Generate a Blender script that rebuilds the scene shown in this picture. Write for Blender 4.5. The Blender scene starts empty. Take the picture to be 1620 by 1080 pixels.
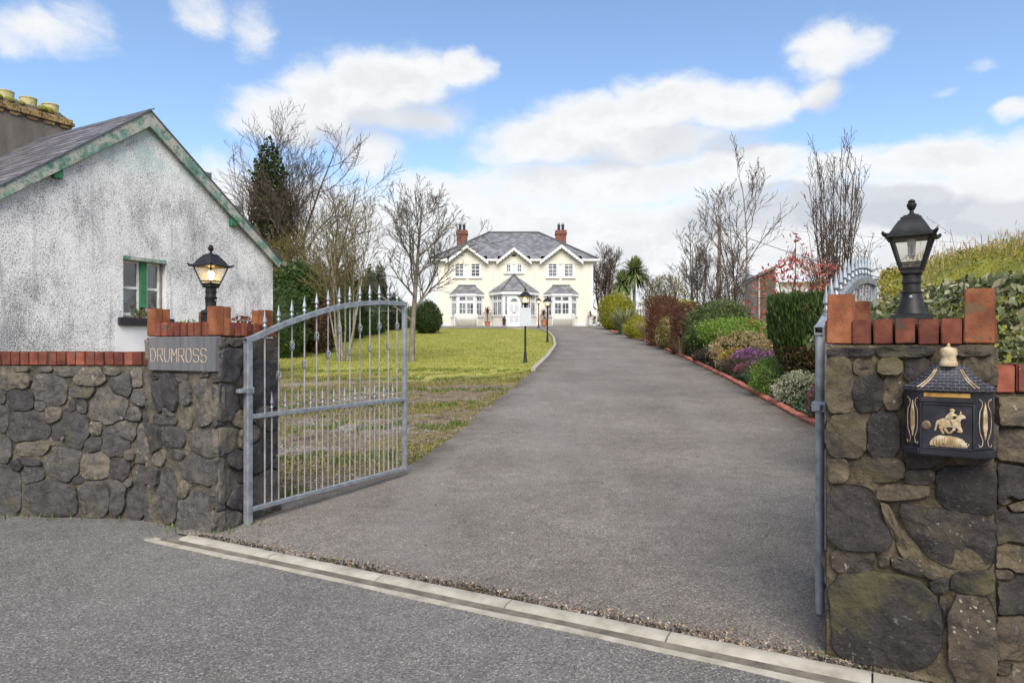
import bpy, bmesh, math, random
import numpy as np
from mathutils import Vector, Matrix, noise as mnoise
rad = math.radians
scene = bpy.context.scene
COL = scene.collection
R = random.Random(11)

# ------------------------------------------------------------------ camera
EYE, F, HOR = 1.36, 1080.0, 550.0          # eye height (m), focal length (photo px), horizon row
cd = bpy.data.cameras.new('camera'); cam = bpy.data.objects.new('camera', cd); COL.objects.link(cam)
cam.location = (0, 0, EYE); cam.rotation_euler = (rad(90), 0, 0)
cd.sensor_width = 36; cd.lens = 24; cd.shift_y = 10/1620; cd.clip_start = .05; cd.clip_end = 6000
scene.camera = cam
scene.view_settings.view_transform = 'Standard'; scene.view_settings.look = 'None'
scene.view_settings.gamma = 1; scene.view_settings.use_curve_mapping = False
scene.view_settings.exposure = 0.95

# ------------------------------------------------------------------ sun
SUN_EL, SUN_AZ = 46, 178                    # azimuth clockwise from +Y : behind the camera, a little to its right
sl = bpy.data.lights.new('sun', 'SUN'); sl.energy = 2.35; sl.angle = rad(40); sl.color = (1, .93, .82)
so = bpy.data.objects.new('sun', sl); COL.objects.link(so)
sd = Vector((math.sin(rad(SUN_AZ))*math.cos(rad(SUN_EL)), math.cos(rad(SUN_AZ))*math.cos(rad(SUN_EL)), math.sin(rad(SUN_EL))))
so.rotation_euler = sd.to_track_quat('Z', 'Y').to_euler()

# ------------------------------------------------------------------ node helpers
def N(nt, t, **kw):
    n = nt.nodes.new(t)
    for k, v in kw.items():
        if k in n.inputs.keys() if hasattr(n, 'inputs') else False: n.inputs[k].default_value = v
        else: setattr(n, k, v)
    return n
def math_(nt, op, a, b=None, c=None, clamp=False):
    n = nt.nodes.new('ShaderNodeMath'); n.operation = op; n.use_clamp = clamp
    for i, v in enumerate((a, b, c)):
        if v is None: continue
        if isinstance(v, (int, float)): n.inputs[i].default_value = v
        else: nt.links.new(v, n.inputs[i])
    return n.outputs[0]
def smooth(nt, v, lo, hi, a=0., b=1.):
    n = nt.nodes.new('ShaderNodeMapRange'); n.interpolation_type = 'SMOOTHSTEP'
    nt.links.new(v, n.inputs[0])
    for i, x in enumerate((lo, hi, a, b)): n.inputs[1+i].default_value = x
    return n.outputs[0]
def mixc(nt, f, a, b, mode='MIX'):
    n = nt.nodes.new('ShaderNodeMix'); n.data_type = 'RGBA'; n.blend_type = mode
    for s, v in ((0, f), (6, a), (7, b)):
        if isinstance(v, (int, float)): n.inputs[s].default_value = v
        elif isinstance(v, (tuple, list)): n.inputs[s].default_value = (*v[:3], 1)
        else: nt.links.new(v, n.inputs[s])
    return n.outputs[2]
def ramp(nt, v, cols, pos=None, interp='LINEAR'):
    n = nt.nodes.new('ShaderNodeValToRGB'); cr = n.color_ramp; cr.interpolation = interp
    k = len(cols); pos = pos or [i/(k-1) for i in range(k)]
    while len(cr.elements) < k: cr.elements.new(.5)
    for e, c, p in zip(cr.elements, cols, pos): e.position = p; e.color = (*c, 1)
    nt.links.new(v, n.inputs[0]); return n.outputs[0]
def noise_(nt, vec, scale, detail=4, rough=.55, dist=0., out=0):
    n = nt.nodes.new('ShaderNodeTexNoise')
    n.inputs['Scale'].default_value = scale; n.inputs['Detail'].default_value = detail
    n.inputs['Roughness'].default_value = rough; n.inputs['Distortion'].default_value = dist
    if vec is not None: nt.links.new(vec, n.inputs['Vector'])
    return n.outputs[out]

# ------------------------------------------------------------------ sky: Nishita air with cumulus
def build_world():
    w = bpy.data.worlds.new('World'); scene.world = w; w.use_nodes = True
    nt = w.node_tree; nt.nodes.clear()
    out = nt.nodes.new('ShaderNodeOutputWorld'); bg = nt.nodes.new('ShaderNodeBackground')
    nt.links.new(bg.outputs[0], out.inputs[0]); bg.inputs[1].default_value = .1
    sky = nt.nodes.new('ShaderNodeTexSky'); sky.sky_type = 'NISHITA'; sky.sun_disc = False
    sky.sun_elevation = rad(SUN_EL); sky.sun_rotation = rad(SUN_AZ); sky.air_density = 1.0; sky.dust_density = .6; sky.ozone_density = 2.2
    tc = nt.nodes.new('ShaderNodeTexCoord'); sep = nt.nodes.new('ShaderNodeSeparateXYZ')
    nt.links.new(tc.outputs['Generated'], sep.inputs[0]); x, y, z = sep.outputs
    az = math_(nt, 'ARCTAN2', x, y)
    el = math_(nt, 'ARCSINE', z)
    cmb = nt.nodes.new('ShaderNodeCombineXYZ'); nt.links.new(az, cmb.inputs[0])
    elc = math_(nt, 'MULTIPLY', el, 1.6); nt.links.new(elc, cmb.inputs[1])
    ae = cmb.outputs[0]
    # domain warp so that cloud edges billow
    nz = nt.nodes.new('ShaderNodeTexNoise'); nz.inputs['Scale'].default_value = 7; nz.inputs['Detail'].default_value = 6
    nz.inputs['Roughness'].default_value = .6
    nt.links.new(ae, nz.inputs['Vector'])
    sub = nt.nodes.new('ShaderNodeVectorMath'); sub.operation = 'SUBTRACT'; nt.links.new(nz.outputs['Color'], sub.inputs[0]); sub.inputs[1].default_value = (.5, .5, .5)
    mad = nt.nodes.new('ShaderNodeVectorMath'); mad.operation = 'MULTIPLY_ADD'
    nt.links.new(sub.outputs[0], mad.inputs[0]); mad.inputs[1].default_value = (.085, .085, 0)
    nt.links.new(ae, mad.inputs[2]); wv = mad.outputs[0]
    def AE(px, py):
        d = Vector(((px-810)/F, 1, (HOR-py)/F)).normalized()
        return math.atan2(d.x, d.y), 1.6*math.asin(d.z)
    cl = [(455,182,85,40,1),(520,160,75,58,1),(590,135,85,58,1),(650,122,75,48,1),(720,112,50,34,.9),(600,180,150,36,.75),(400,190,55,30,.7),
          (60,45,95,36,.66),(130,30,60,30,.5),(20,60,50,30,.6),(318,25,52,32,.66),(396,45,40,46,.62),
          (1050,165,105,46,1),(960,192,100,46,1),(870,222,110,38,.95),(1160,168,90,40,1),(1225,160,55,24,.75),(1010,225,170,40,.85),(800,235,70,28,.65),
          (1310,78,74,48,.85),(1362,74,52,38,.7),(1290,140,45,28,.75),(1260,95,28,20,.7),
          (1500,250,90,36,1),(1430,262,70,34,.95),(1590,262,80,50,.9),(1180,262,120,34,.95),(1330,262,90,34,.85),(1610,172,40,16,.8),(1540,108,40,12,.5),(1500,148,30,10,.4),
          (590,240,60,50,.75),(690,300,80,40,.8),(350,275,60,30,.7),(940,290,260,50,.9)]
    def fieldof(wv, cl, de=0.):
        field = None
        for (px, py, rx, ry, k) in cl:
            a0, e0 = AE(px, py); a1, _ = AE(px+rx, py); _, e1 = AE(px, py-ry)
            s = nt.nodes.new('ShaderNodeVectorMath'); s.operation = 'SUBTRACT'; nt.links.new(wv, s.inputs[0]); s.inputs[1].default_value = (a0, e0-de, 0)
            m = nt.nodes.new('ShaderNodeVectorMath'); m.operation = 'MULTIPLY'; nt.links.new(s.outputs[0], m.inputs[0]); m.inputs[1].default_value = (1/abs(a1-a0)/1.45, 1/abs(e1-e0)/1.45, 0)
            L = nt.nodes.new('ShaderNodeVectorMath'); L.operation = 'LENGTH'; nt.links.new(m.outputs[0], L.inputs[0])
            c = smooth(nt, L.outputs['Value'], 0.1, 1.3, k, 0)
            field = c if field is None else math_(nt, 'MAXIMUM', field, c)
        return field
    field = fieldof(wv, cl); fup = fieldof(wv, cl[:7]+cl[12:22]+cl[24:28], .075); fell = field
    # same weather all round: broken cumulus beyond the frame
    big = noise_(nt, wv, 1.9, 4, .55)
    outm = smooth(nt, math_(nt, 'ABSOLUTE', az), .72, 1.0)
    up = smooth(nt, el, .5, .7)
    outm = math_(nt, 'MAXIMUM', outm, up)
    bigc = math_(nt, 'MULTIPLY', smooth(nt, big, .44, .62), outm)
    field = math_(nt, 'MAXIMUM', field, bigc)
    # haze and stratus low down: bank of cloud to the horizon
    elw = math_(nt, 'ADD', el, math_(nt, 'MULTIPLY', math_(nt, 'SUBTRACT', noise_(nt, ae, 3.2, 5, .55), .5), .16))
    low = smooth(nt, elw, .30, .155)
    field = math_(nt, 'MAXIMUM', field, low)
    fine = noise_(nt, wv, 11, 9, .68)
    f2 = math_(nt, 'ADD', field, math_(nt, 'MULTIPLY', math_(nt, 'SUBTRACT', fine, .5), .95))
    mask = smooth(nt, f2, .20, .80, 0., .97)
    # cloud tone: bright tops, greyer bases (difference of the density upward)
    off = nt.nodes.new('ShaderNodeVectorMath'); off.operation = 'ADD'; nt.links.new(wv, off.inputs[0]); off.inputs[1].default_value = (-.012, .03, 0)
    n1 = noise_(nt, wv, 9, 6, .6); n2 = noise_(nt, off.outputs[0], 9, 6, .6)
    sh = smooth(nt, math_(nt, 'SUBTRACT', n1, n2), -.10, .12)
    thick = smooth(nt, f2, .55, 1.15)
    under = smooth(nt, math_(nt, 'SUBTRACT', fup, fell), -.1, .45)
    dark = math_(nt, 'ADD', math_(nt, 'MULTIPLY', math_(nt, 'SUBTRACT', 1., sh), math_(nt, 'MULTIPLY', thick, .42)), math_(nt, 'MULTIPLY', under, .75), clamp=True)
    tone = math_(nt, 'SUBTRACT', 1., dark)
    ccol = mixc(nt, tone, CLOUD_LO, CLOUD_HI)
    skyc = nt.nodes.new('ShaderNodeMix'); skyc.data_type = 'RGBA'; skyc.blend_type = 'MULTIPLY'; skyc.inputs[0].default_value = 1
    nt.links.new(sky.outputs[0], skyc.inputs[6]); skyc.inputs[7].default_value = (*SKY_MUL, 1)
    col = mixc(nt, mask, skyc.outputs[2], ccol)
    nt.links.new(col, bg.inputs[0])
CLOUD_LO = (3.35, 3.47, 3.75); CLOUD_HI = (5.05, 5.06, 5.06); SKY_MUL = (1.12, 1.14, 1.16)
build_world()

# ------------------------------------------------------------------ materials
MATS = {}
def newmat(name):
    m = bpy.data.materials.new(name); m.use_nodes = True; nt = m.node_tree
    b = nt.nodes['Principled BSDF']; return m, nt, b
def vec(nt, rnd=True, kind='Object'):
    tc = nt.nodes.new('ShaderNodeTexCoord'); v = tc.outputs[kind]
    if rnd:
        oi = nt.nodes.new('ShaderNodeObjectInfo'); mu = math_(nt, 'MULTIPLY', oi.outputs['Random'], 37.)
        a = nt.nodes.new('ShaderNodeVectorMath'); a.operation = 'ADD'; nt.links.new(v, a.inputs[0]); nt.links.new(mu, a.inputs[1]); v = a.outputs[0]
    return v
def stretch(nt, v, s):
    m = nt.nodes.new('ShaderNodeVectorMath'); m.operation = 'MULTIPLY'; nt.links.new(v, m.inputs[0]); m.inputs[1].default_value = s; return m.outputs[0]
def bump(nt, b, h, strength=.4, dist=.01):
    n = nt.nodes.new('ShaderNodeBump'); n.inputs['Strength'].default_value = strength; n.inputs['Distance'].default_value = dist
    nt.links.new(h, n.inputs['Height'])
    if b.inputs['Normal'].is_linked: nt.links.new(b.inputs['Normal'].links[0].from_socket, n.inputs['Normal'])
    nt.links.new(n.outputs[0], b.inputs['Normal'])
def objval(nt, col, amt):
    oi = nt.nodes.new('ShaderNodeObjectInfo'); h = nt.nodes.new('ShaderNodeHueSaturation')
    nt.links.new(smooth(nt, oi.outputs['Random'], 0, 1, 1-amt, 1+amt), h.inputs['Value']); nt.links.new(col, h.inputs['Color']); return h.outputs[0]
def pm(name, cols, scale=6, detail=6, rough=.7, bscale=40, bstr=.3, bdist=.005, metal=0, rnd=0, spots=None, st=(1,1,1), pos=None, spec=.4):
    m, nt, b = newmat(name); v = stretch(nt, vec(nt), st)
    c = ramp(nt, noise_(nt, v, scale, detail, .6), cols, pos or [.3+.4*i/max(1, len(cols)-1) for i in range(len(cols))])
    for (sc, thr, sc_col) in spots or []:
        c = mixc(nt, smooth(nt, noise_(nt, v, sc, 4, .6), thr, thr+.05), c, sc_col)
    if rnd: c = objval(nt, c, rnd)
    nt.links.new(c, b.inputs['Base Color']); b.inputs['Roughness'].default_value = rough; b.inputs['Metallic'].default_value = metal
    b.inputs['Specular IOR Level'].default_value = spec
    if bstr: bump(nt, b, noise_(nt, v, bscale, 6, .65), bstr, bdist)
    MATS[name] = m; return m
def leafmat(name, cols, pos=None, trans=.25, rough=.5):
    m, nt, b = newmat(name); at = nt.nodes.new('ShaderNodeAttribute'); at.attribute_name = 'rnd'
    c = ramp(nt, at.outputs['Fac'], cols, pos); nt.links.new(c, b.inputs['Base Color']); b.inputs['Roughness'].default_value = rough
    b.inputs['Specular IOR Level'].default_value = .3
    t = nt.nodes.new('ShaderNodeBsdfTranslucent'); nt.links.new(c, t.inputs[0])
    mx = nt.nodes.new('ShaderNodeMixShader'); mx.inputs[0].default_value = trans
    nt.links.new(b.outputs[0], mx.inputs[1]); nt.links.new(t.outputs[0], mx.inputs[2])
    nt.links.new(mx.outputs[0], nt.nodes['Material Output'].inputs[0]); MATS[name] = m; return m

def asphalt(name, c1, c2, c3, patch, wr):
    m, nt, b = newmat(name); v = vec(nt, False)
    big = noise_(nt, v, .55, 5, .6); mid = noise_(nt, v, 6, 5, .65)
    c = ramp(nt, math_(nt, 'ADD', math_(nt, 'MULTIPLY', big, .6), math_(nt, 'MULTIPLY', mid, .4)), [c1, c2, c3], [.36, .5, .64])
    vo = nt.nodes.new('ShaderNodeTexVoronoi'); vo.inputs['Scale'].default_value = 135; nt.links.new(v, vo.inputs['Vector'])
    sp = nt.nodes.new('ShaderNodeSeparateColor'); nt.links.new(vo.outputs['Color'], sp.inputs[0])
    c = mixc(nt, 1., c, ramp(nt, sp.outputs[0], [(.44,.43,.42),(.83,.83,.83),(1.07,1.06,1.05),(2.05,2.0,1.95)], [0, .35, .82, 1]), 'MULTIPLY')
    c = mixc(nt, smooth(nt, noise_(nt, v, 1.3, 6, .7), .60, .72, 0, .55), c, patch)
    wear = noise_(nt, stretch(nt, v, (1.1, .10, 1)), 1.0, 4, .55)
    c = mixc(nt, smooth(nt, wear, .50, .62, 0, wr), c, (.27,.25,.23)); c = mixc(nt, smooth(nt, noise_(nt, v, .35, 6, .7), .55, .66, 0, .28), c, patch)
    ea = nt.nodes.new('ShaderNodeAttribute'); ea.attribute_name = 'edge_dirt'; ta = nt.nodes.new('ShaderNodeAttribute'); ta.attribute_name = 'tyre_wear'; nn_ = noise_(nt, v, 1.6, 6, .7)
    c = mixc(nt, math_(nt, 'MULTIPLY', ta.outputs['Fac'], smooth(nt, nn_, .35, .65, .05, .2)), c, (.27,.25,.225)); c = mixc(nt, math_(nt, 'MULTIPLY', ea.outputs['Fac'], smooth(nt, nn_, .38, .6, .15, .85)), c, (.085,.068,.048))
    nt.links.new(c, b.inputs['Base Color']); b.inputs['Roughness'].default_value = .85; b.inputs['Specular IOR Level'].default_value = .25
    bump(nt, b, vo.outputs['Distance'], .5, .006); bump(nt, b, noise_(nt, v, 260, 3, .6), .35, .003)
    MATS[name] = m; return m
asphalt('asphalt_drive', (.140,.123,.108), (.186,.165,.146), (.240,.216,.193), (.135,.116,.10), .15)
asphalt('asphalt_road', (.126,.120,.113), (.160,.153,.144), (.195,.187,.176), (.14,.118,.10), .06)

def stonemat(name, cols, moss, lich):
    m, nt, b = newmat(name); v = vec(nt)
    oi = nt.nodes.new('ShaderNodeObjectInfo')
    t = math_(nt, 'ADD', math_(nt, 'MULTIPLY', noise_(nt, v, 5, 7, .65, .4), .55), math_(nt, 'MULTIPLY', oi.outputs['Random'], .42))
    c = ramp(nt, t, cols, [.25, .42, .56, .72])
    c = mixc(nt, smooth(nt, noise_(nt, v, 11, 9, .75, .6), .46, .62, 0, .62), c, (.024,.022,.025))
    c = mixc(nt, smooth(nt, noise_(nt, v, 60, 6, .75), .52, .66, 0, .45), c, (.13,.115,.098))
    c = mixc(nt, smooth(nt, noise_(nt, v, 3.1, 5, .6), .55, .72, 0, .7), c, moss)
    cl_ = math_(nt, 'MULTIPLY', smooth(nt, noise_(nt, v, 48, 3, .5), .64, .69), smooth(nt, noise_(nt, v, 4, 3, .5), .50, .64, .06, .9)); cl_ = math_(nt, 'MULTIPLY', cl_, smooth(nt, oi.outputs['Random'], .2, .8, .25, 1.))
    c = mixc(nt, cl_, c, lich)
    c = mixc(nt, smooth(nt, noise_(nt, v, 6.3, 7, .75), .645, .70, 0, .6), c, (.26,.155,.045))
    c = mixc(nt, smooth(nt, noise_(nt, v, 9, 6, .7), .66, .72, 0, .5), c, (.30,.29,.27))
    nt.links.new(c, b.inputs['Base Color']); b.inputs['Roughness'].default_value = .8; b.inputs['Specular IOR Level'].default_value = .35
    vf = nt.nodes.new('ShaderNodeTexVoronoi'); vf.inputs['Scale'].default_value = 13; dv = nt.nodes.new('ShaderNodeVectorMath'); dv.operation = 'MULTIPLY_ADD'; nt.links.new(noise_(nt, v, 6, 5, .7, 0, 1), dv.inputs[0]); dv.inputs[1].default_value = (.12, .12, .12); nt.links.new(v, dv.inputs[2]); nt.links.new(dv.outputs[0], vf.inputs['Vector'])
    bump(nt, b, vf.outputs['Distance'], .55, .03)
    bump(nt, b, noise_(nt, v, 11, 9, .72, .6), .9, .03); bump(nt, b, noise_(nt, v, 70, 6, .7), .6, .006)
    MATS[name] = m
stonemat('rubble_stone', [(.048,.046,.049), (.088,.082,.081), (.132,.119,.106), (.21,.178,.125)], (.12,.10,.055), (.42,.42,.38))
stonemat('rubble_stone_mossy', [(.033,.029,.029), (.062,.052,.046), (.105,.083,.058), (.18,.138,.083)], (.12,.105,.045), (.50,.48,.40))
pm('mortar', [(.06,.053,.044), (.12,.105,.080), (.24,.20,.14)], 9, 9, .95, 38, 1., .03, spots=[(30,.66,(.34,.32,.28))])
pm('mortar_mossy', [(.065,.052,.034), (.125,.098,.060), (.22,.175,.11)], 9, 9, .95, 38, 1., .03, spots=[(30,.67,(.38,.35,.28))])
pm('red_brick', [(.08,.024,.017), (.185,.052,.030), (.28,.098,.055)], 9, 8, .85, 70, .6, .004, rnd=.32, spots=[(40,.70,(.40,.33,.27)),(6,.60,(.10,.06,.045))])
pm('orange_brick', [(.13,.042,.020), (.25,.085,.036), (.36,.15,.068)], 9, 8, .85, 80, .6, .004, rnd=.15, spots=[(60,.60,(.11,.06,.04)),(8,.60,(.16,.10,.05))])
pm('edging_brick', [(.30,.085,.058), (.40,.13,.085), (.47,.19,.13)], 9, 8, .85, 70, .6, .004, rnd=.2, spots=[(14,.64,(.28,.24,.2))])
pm('kerb_concrete', [(.25,.225,.18), (.36,.33,.27), (.45,.415,.35)], 8, 9, .9, 90, .6, .004, rnd=.06, spots=[(3.5,.64,(.21,.185,.145))])
pm('gutter_dirt', [(.085,.075,.06), (.15,.13,.10), (.22,.19,.15)], 9, 8, .95, 90, .8, .006)
pm('name_slate', [(.10,.105,.11), (.135,.135,.14), (.17,.17,.17)], 4, 8, .6, 60, .25, .003, st=(6,6,.5), spots=[(3,.66,(.22,.2,.17))])
pm('carved_letter', [(.46,.34,.24), (.60,.50,.40)], 30, 4, .8, 80, .2)
pm('cast_iron_black', [(.006,.006,.006), (.012,.012,.012), (.024,.023,.023)], 20, 6, .5, 160, .25, .002, spec=.4)
pm('galvanised_steel', [(.20,.22,.24), (.30,.33,.36), (.42,.45,.48)], 14, 8, .48, 90, .15, .002, metal=.45)
pm('galvanised_bar', [(.24,.235,.25), (.34,.33,.345), (.42,.41,.42)], 14, 6, .55, 90, .12, .002, metal=.3)
pm('white_paint', [(.70,.70,.70), (.77,.77,.77)], 3, 4, .5, 60, .08)
pm('cream_render', [(.68,.64,.535), (.715,.68,.58), (.74,.705,.615)], 1.2, 8, .85, 70, .25, .004)
pm('slate_grey_cap', [(.075,.075,.085), (.11,.11,.125)], 8, 6, .6, 60, .2)
pm('chimney_brick', [(.12,.045,.03), (.19,.075,.05), (.24,.12,.075)], 6, 6, .9, 50, .4)
pm('ochre_brick', [(.10,.062,.03), (.25,.165,.07), (.38,.27,.13)], 9, 6, .9, 50, .6, rnd=.35, spots=[(7,.58,(.07,.065,.03))])
pm('chimney_cement', [(.11,.095,.08), (.16,.14,.12), (.22,.20,.175)], 3, 8, .95, 40, .6, .01, st=(1,1,.35))
pm('chimney_pot', [(.40,.36,.15), (.52,.47,.25)], 9, 5, .85, 50, .3, spots=[(6,.6,(.25,.26,.05))])
pm('moss', [(.09,.10,.012), (.20,.20,.03), (.33,.29,.05)], 18, 6, .95, 60, 1., .02)
pm('terracotta', [(.42,.15,.07), (.52,.21,.10)], 6, 4, .8, 50, .2)
pm('dark_pot', [(.05,.02,.018), (.08,.03,.025)], 6, 4, .5, 50, .1)
pm('black_sill', [(.018,.018,.022), (.035,.035,.04)], 10, 4, .5, 50, .2)
pm('weathered_wood', [(.13,.11,.09), (.22,.19,.155), (.30,.27,.22)], 5, 7, .9, 30, .5, st=(8,8,1))
pm('shed_boards', [(.065,.05,.036), (.13,.105,.075), (.20,.165,.12)], 4, 7, .9, 30, .5, st=(10,10,.8))
pm('shed_concrete', [(.36,.325,.26), (.47,.43,.36), (.54,.50,.43)], 4, 8, .95, 40, .4)
pm('pale_sheeting', [(.52,.55,.58), (.60,.62,.65)], 2, 4, .6, 30, .1)
pm('mailbox_black', [(.006,.006,.010), (.012,.012,.020), (.032,.030,.036)], 12, 8, .45, 140, .3, .002, spec=.5, spots=[(34,.70,(.12,.10,.085))])
pm('mailbox_gold', [(.24,.15,.07), (.44,.33,.19), (.62,.55,.42)], 26, 6, .5, 120, .3, .003)
pm('mailbox_slot', [(.16,.07,.015), (.42,.22,.05), (.52,.32,.10)], 26, 6, .5, 120, .3, .003)
pm('brass', [(.16,.10,.07), (.30,.21,.14)], 20, 4, .35, 100, .1, metal=.6)
pm('bark_grey', [(.10,.088,.07), (.19,.165,.13), (.30,.27,.22)], 9, 6, .9, 40, .7, .01, st=(1,1,.4))
pm('bark_dark', [(.045,.036,.032), (.075,.06,.052), (.11,.092,.078)], 9, 6, .9, 40, .6, .01)
pm('bark_pale', [(.16,.14,.105), (.27,.24,.185), (.40,.37,.31)], 9, 6, .9, 40, .6, .01, spots=[(14,.60,(.10,.10,.05))])
pm('twig_brown', [(.055,.040,.030), (.11,.075,.052)], 9, 4, .9, 40, .2)
pm('twig_olive', [(.12,.095,.04), (.21,.17,.07)], 9, 4, .9, 40, .2)
pm('twig_grey', [(.085,.072,.062), (.15,.13,.112)], 9, 4, .9, 40, .2)
pm('wire_black', [(.05,.05,.05), (.08,.08,.08)], 9, 2, .6, 40, 0)
pm('bench_white', [(.62,.61,.58), (.72,.71,.68)], 6, 4, .6, 40, .1)
pm('soil', [(.035,.026,.018), (.065,.048,.033), (.10,.08,.055)], 5, 8, .95, 40, .9, .02)
pm('pot_soil', [(.03,.022,.016), (.06,.045,.03)], 15, 4, .95, 60, .8, .01)
pm('lace_curtain', [(.36,.38,.38), (.60,.62,.60)], 60, 4, .9, 60, .2, st=(1,1,1))
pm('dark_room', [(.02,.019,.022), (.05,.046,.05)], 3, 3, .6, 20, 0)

def roughcast():
    m, nt, b = newmat('roughcast'); v = vec(nt, False)
    g = noise_(nt, v, 58, 4, .7); big = noise_(nt, stretch(nt, v, (1, 1, .8)), .7, 7, .68); mid = noise_(nt, stretch(nt, v, (1, 1, .5)), 3.2, 6, .65)
    stain = math_(nt, 'ADD', math_(nt, 'MULTIPLY', big, .65), math_(nt, 'MULTIPLY', mid, .35))
    c = ramp(nt, stain, [(.86,.855,.84), (.79,.785,.775), (.66,.655,.65), (.50,.497,.50)], [.38, .49, .58, .70])
    sep = nt.nodes.new('ShaderNodeSeparateXYZ'); nt.links.new(v, sep.inputs[0])
    # grit showing through the limewash
    thr = math_(nt, 'SUBTRACT', g, math_(nt, 'MULTIPLY', math_(nt, 'SUBTRACT', stain, .5), -.5))
    c = mixc(nt, smooth(nt, thr, .505, .575, 0, .82), c, (.11,.11,.115))
    strk = noise_(nt, stretch(nt, v, (5, 5, .35)), 1.0, 6, .65)
    c = mixc(nt, math_(nt, 'MULTIPLY', smooth(nt, strk, .54, .68), smooth(nt, sep.outputs[2], 5.2, 3.0, .15, .55)), c, (.30,.30,.32))
    c = mixc(nt, math_(nt, 'MULTIPLY', smooth(nt, sep.outputs[2], 1.6, .6), .5), c, (.22,.23,.19))
    # traces of an old sea-green wash high under the ridge
    hi = math_(nt, 'MULTIPLY', smooth(nt, sep.outputs[2], 4.4, 5.2), smooth(nt, noise_(nt, v, 2.6, 5, .6), .42, .52))
    c = mixc(nt, math_(nt, 'MULTIPLY', hi, .6), c, (.45,.62,.58))
    c = mixc(nt, smooth(nt, noise_(nt, v, 4.5, 6, .7), .66, .74, 0, .35), c, (.36,.25,.20))
    nt.links.new(c, b.inputs['Base Color']); b.inputs['Roughness'].default_value = .95; b.inputs['Specular IOR Level'].default_value = .2
    bump(nt, b, noise_(nt, v, 32, 5, .7), .7, .03); MATS['roughcast'] = m
roughcast()
def peeling():
    m, nt, b = newmat('peeling_green'); v = vec(nt, False)
    c = ramp(nt, noise_(nt, v, 5, 6, .65), [(.045,.13,.095), (.11,.235,.18), (.26,.37,.31)], [.35, .5, .65])
    c = mixc(nt, smooth(nt, noise_(nt, v, 3.2, 8, .75), .44, .56), c, (.40,.38,.34))
    c = mixc(nt, smooth(nt, noise_(nt, v, 17, 6, .7), .56, .64, 0, .8), c, (.12,.10,.085))
    nt.links.new(c, b.inputs['Base Color']); b.inputs['Roughness'].default_value = .8
    bump(nt, b, noise_(nt, v, 30, 6, .7), .5, .008); MATS['peeling_green'] = m
peeling()
pm('green_mullion', [(.022,.12,.055), (.045,.21,.095)], 8, 6, .6, 40, .3, spots=[(10,.64,(.16,.14,.09))])
pm('old_white_wood', [(.40,.38,.35), (.66,.65,.62), (.74,.73,.70)], 7, 7, .7, 50, .3)
pm('roof_slate', [(.075,.07,.08), (.12,.11,.122), (.17,.158,.165)], 5, 6, .55, 40, .3, .006, rnd=.3, spots=[(9,.66,(.24,.23,.19))])
def houseslate():
    m, nt, b = newmat('house_slate'); v = vec(nt, False)
    sp = nt.nodes.new('ShaderNodeSeparateXYZ'); nt.links.new(v, sp.inputs[0]); cb = nt.nodes.new('ShaderNodeCombineXYZ')
    nt.links.new(math_(nt, 'ADD', sp.outputs[0], math_(nt, 'MULTIPLY', sp.outputs[1], .31)), cb.inputs[0]); nt.links.new(math_(nt, 'MULTIPLY', sp.outputs[2], 1.9), cb.inputs[1])
    br = nt.nodes.new('ShaderNodeTexBrick'); nt.links.new(cb.outputs[0], br.inputs['Vector'])
    for k, x in (('Scale', 1), ('Mortar Size', .012), ('Brick Width', .3), ('Row Height', .22), ('Bias', -.1)): br.inputs[k].default_value = x
    br.inputs['Color1'].default_value = (.13,.13,.14,1); br.inputs['Color2'].default_value = (.29,.288,.295,1); br.inputs['Mortar'].default_value = (.05,.05,.058,1)
    c = mixc(nt, smooth(nt, noise_(nt, v, 1.6, 6, .6), .45, .7, 0, .5), br.outputs[0], (.10,.10,.11))
    nt.links.new(c, b.inputs['Base Color']); b.inputs['Roughness'].default_value = .55
    bump(nt, b, br.outputs['Fac'], .5, -.02); MATS['house_slate'] = m
houseslate()
def mailtile():
    m, nt, b = newmat('mailbox_tiles'); v = vec(nt, False)
    br = nt.nodes.new('ShaderNodeTexBrick'); sp = nt.nodes.new('ShaderNodeSeparateXYZ'); nt.links.new(v, sp.inputs[0]); cb = nt.nodes.new('ShaderNodeCombineXYZ')
    nt.links.new(sp.outputs[0], cb.inputs[0]); nt.links.new(sp.outputs[2], cb.inputs[1]); nt.links.new(cb.outputs[0], br.inputs['Vector'])
    for k, x in (('Scale', 1), ('Mortar Size', .0011), ('Brick Width', .03), ('Row Height', .0125), ('Mortar Smooth', .3)): br.inputs[k].default_value = x
    br.inputs['Color1'].default_value = (.008,.008,.013,1); br.inputs['Color2'].default_value = (.018,.018,.026,1); br.inputs['Mortar'].default_value = (.16,.16,.19,1)
    c = mixc(nt, smooth(nt, noise_(nt, v, 60, 5, .7), .45, .62), br.outputs[0], (.024,.023,.03))
    nt.links.new(c, b.inputs['Base Color']); b.inputs['Roughness'].default_value = .5; bump(nt, b, br.outputs['Fac'], .4, -.003)
    MATS['mailbox_tiles'] = m
mailtile()
def glassy(name, col, rough, trans):
    m, nt, b = newmat(name); b.inputs['Base Color'].default_value = (*col, 1); b.inputs['Roughness'].default_value = rough
    b.inputs['Transmission Weight'].default_value = trans; b.inputs['IOR'].default_value = 1.3; MATS[name] = m; return m
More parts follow.
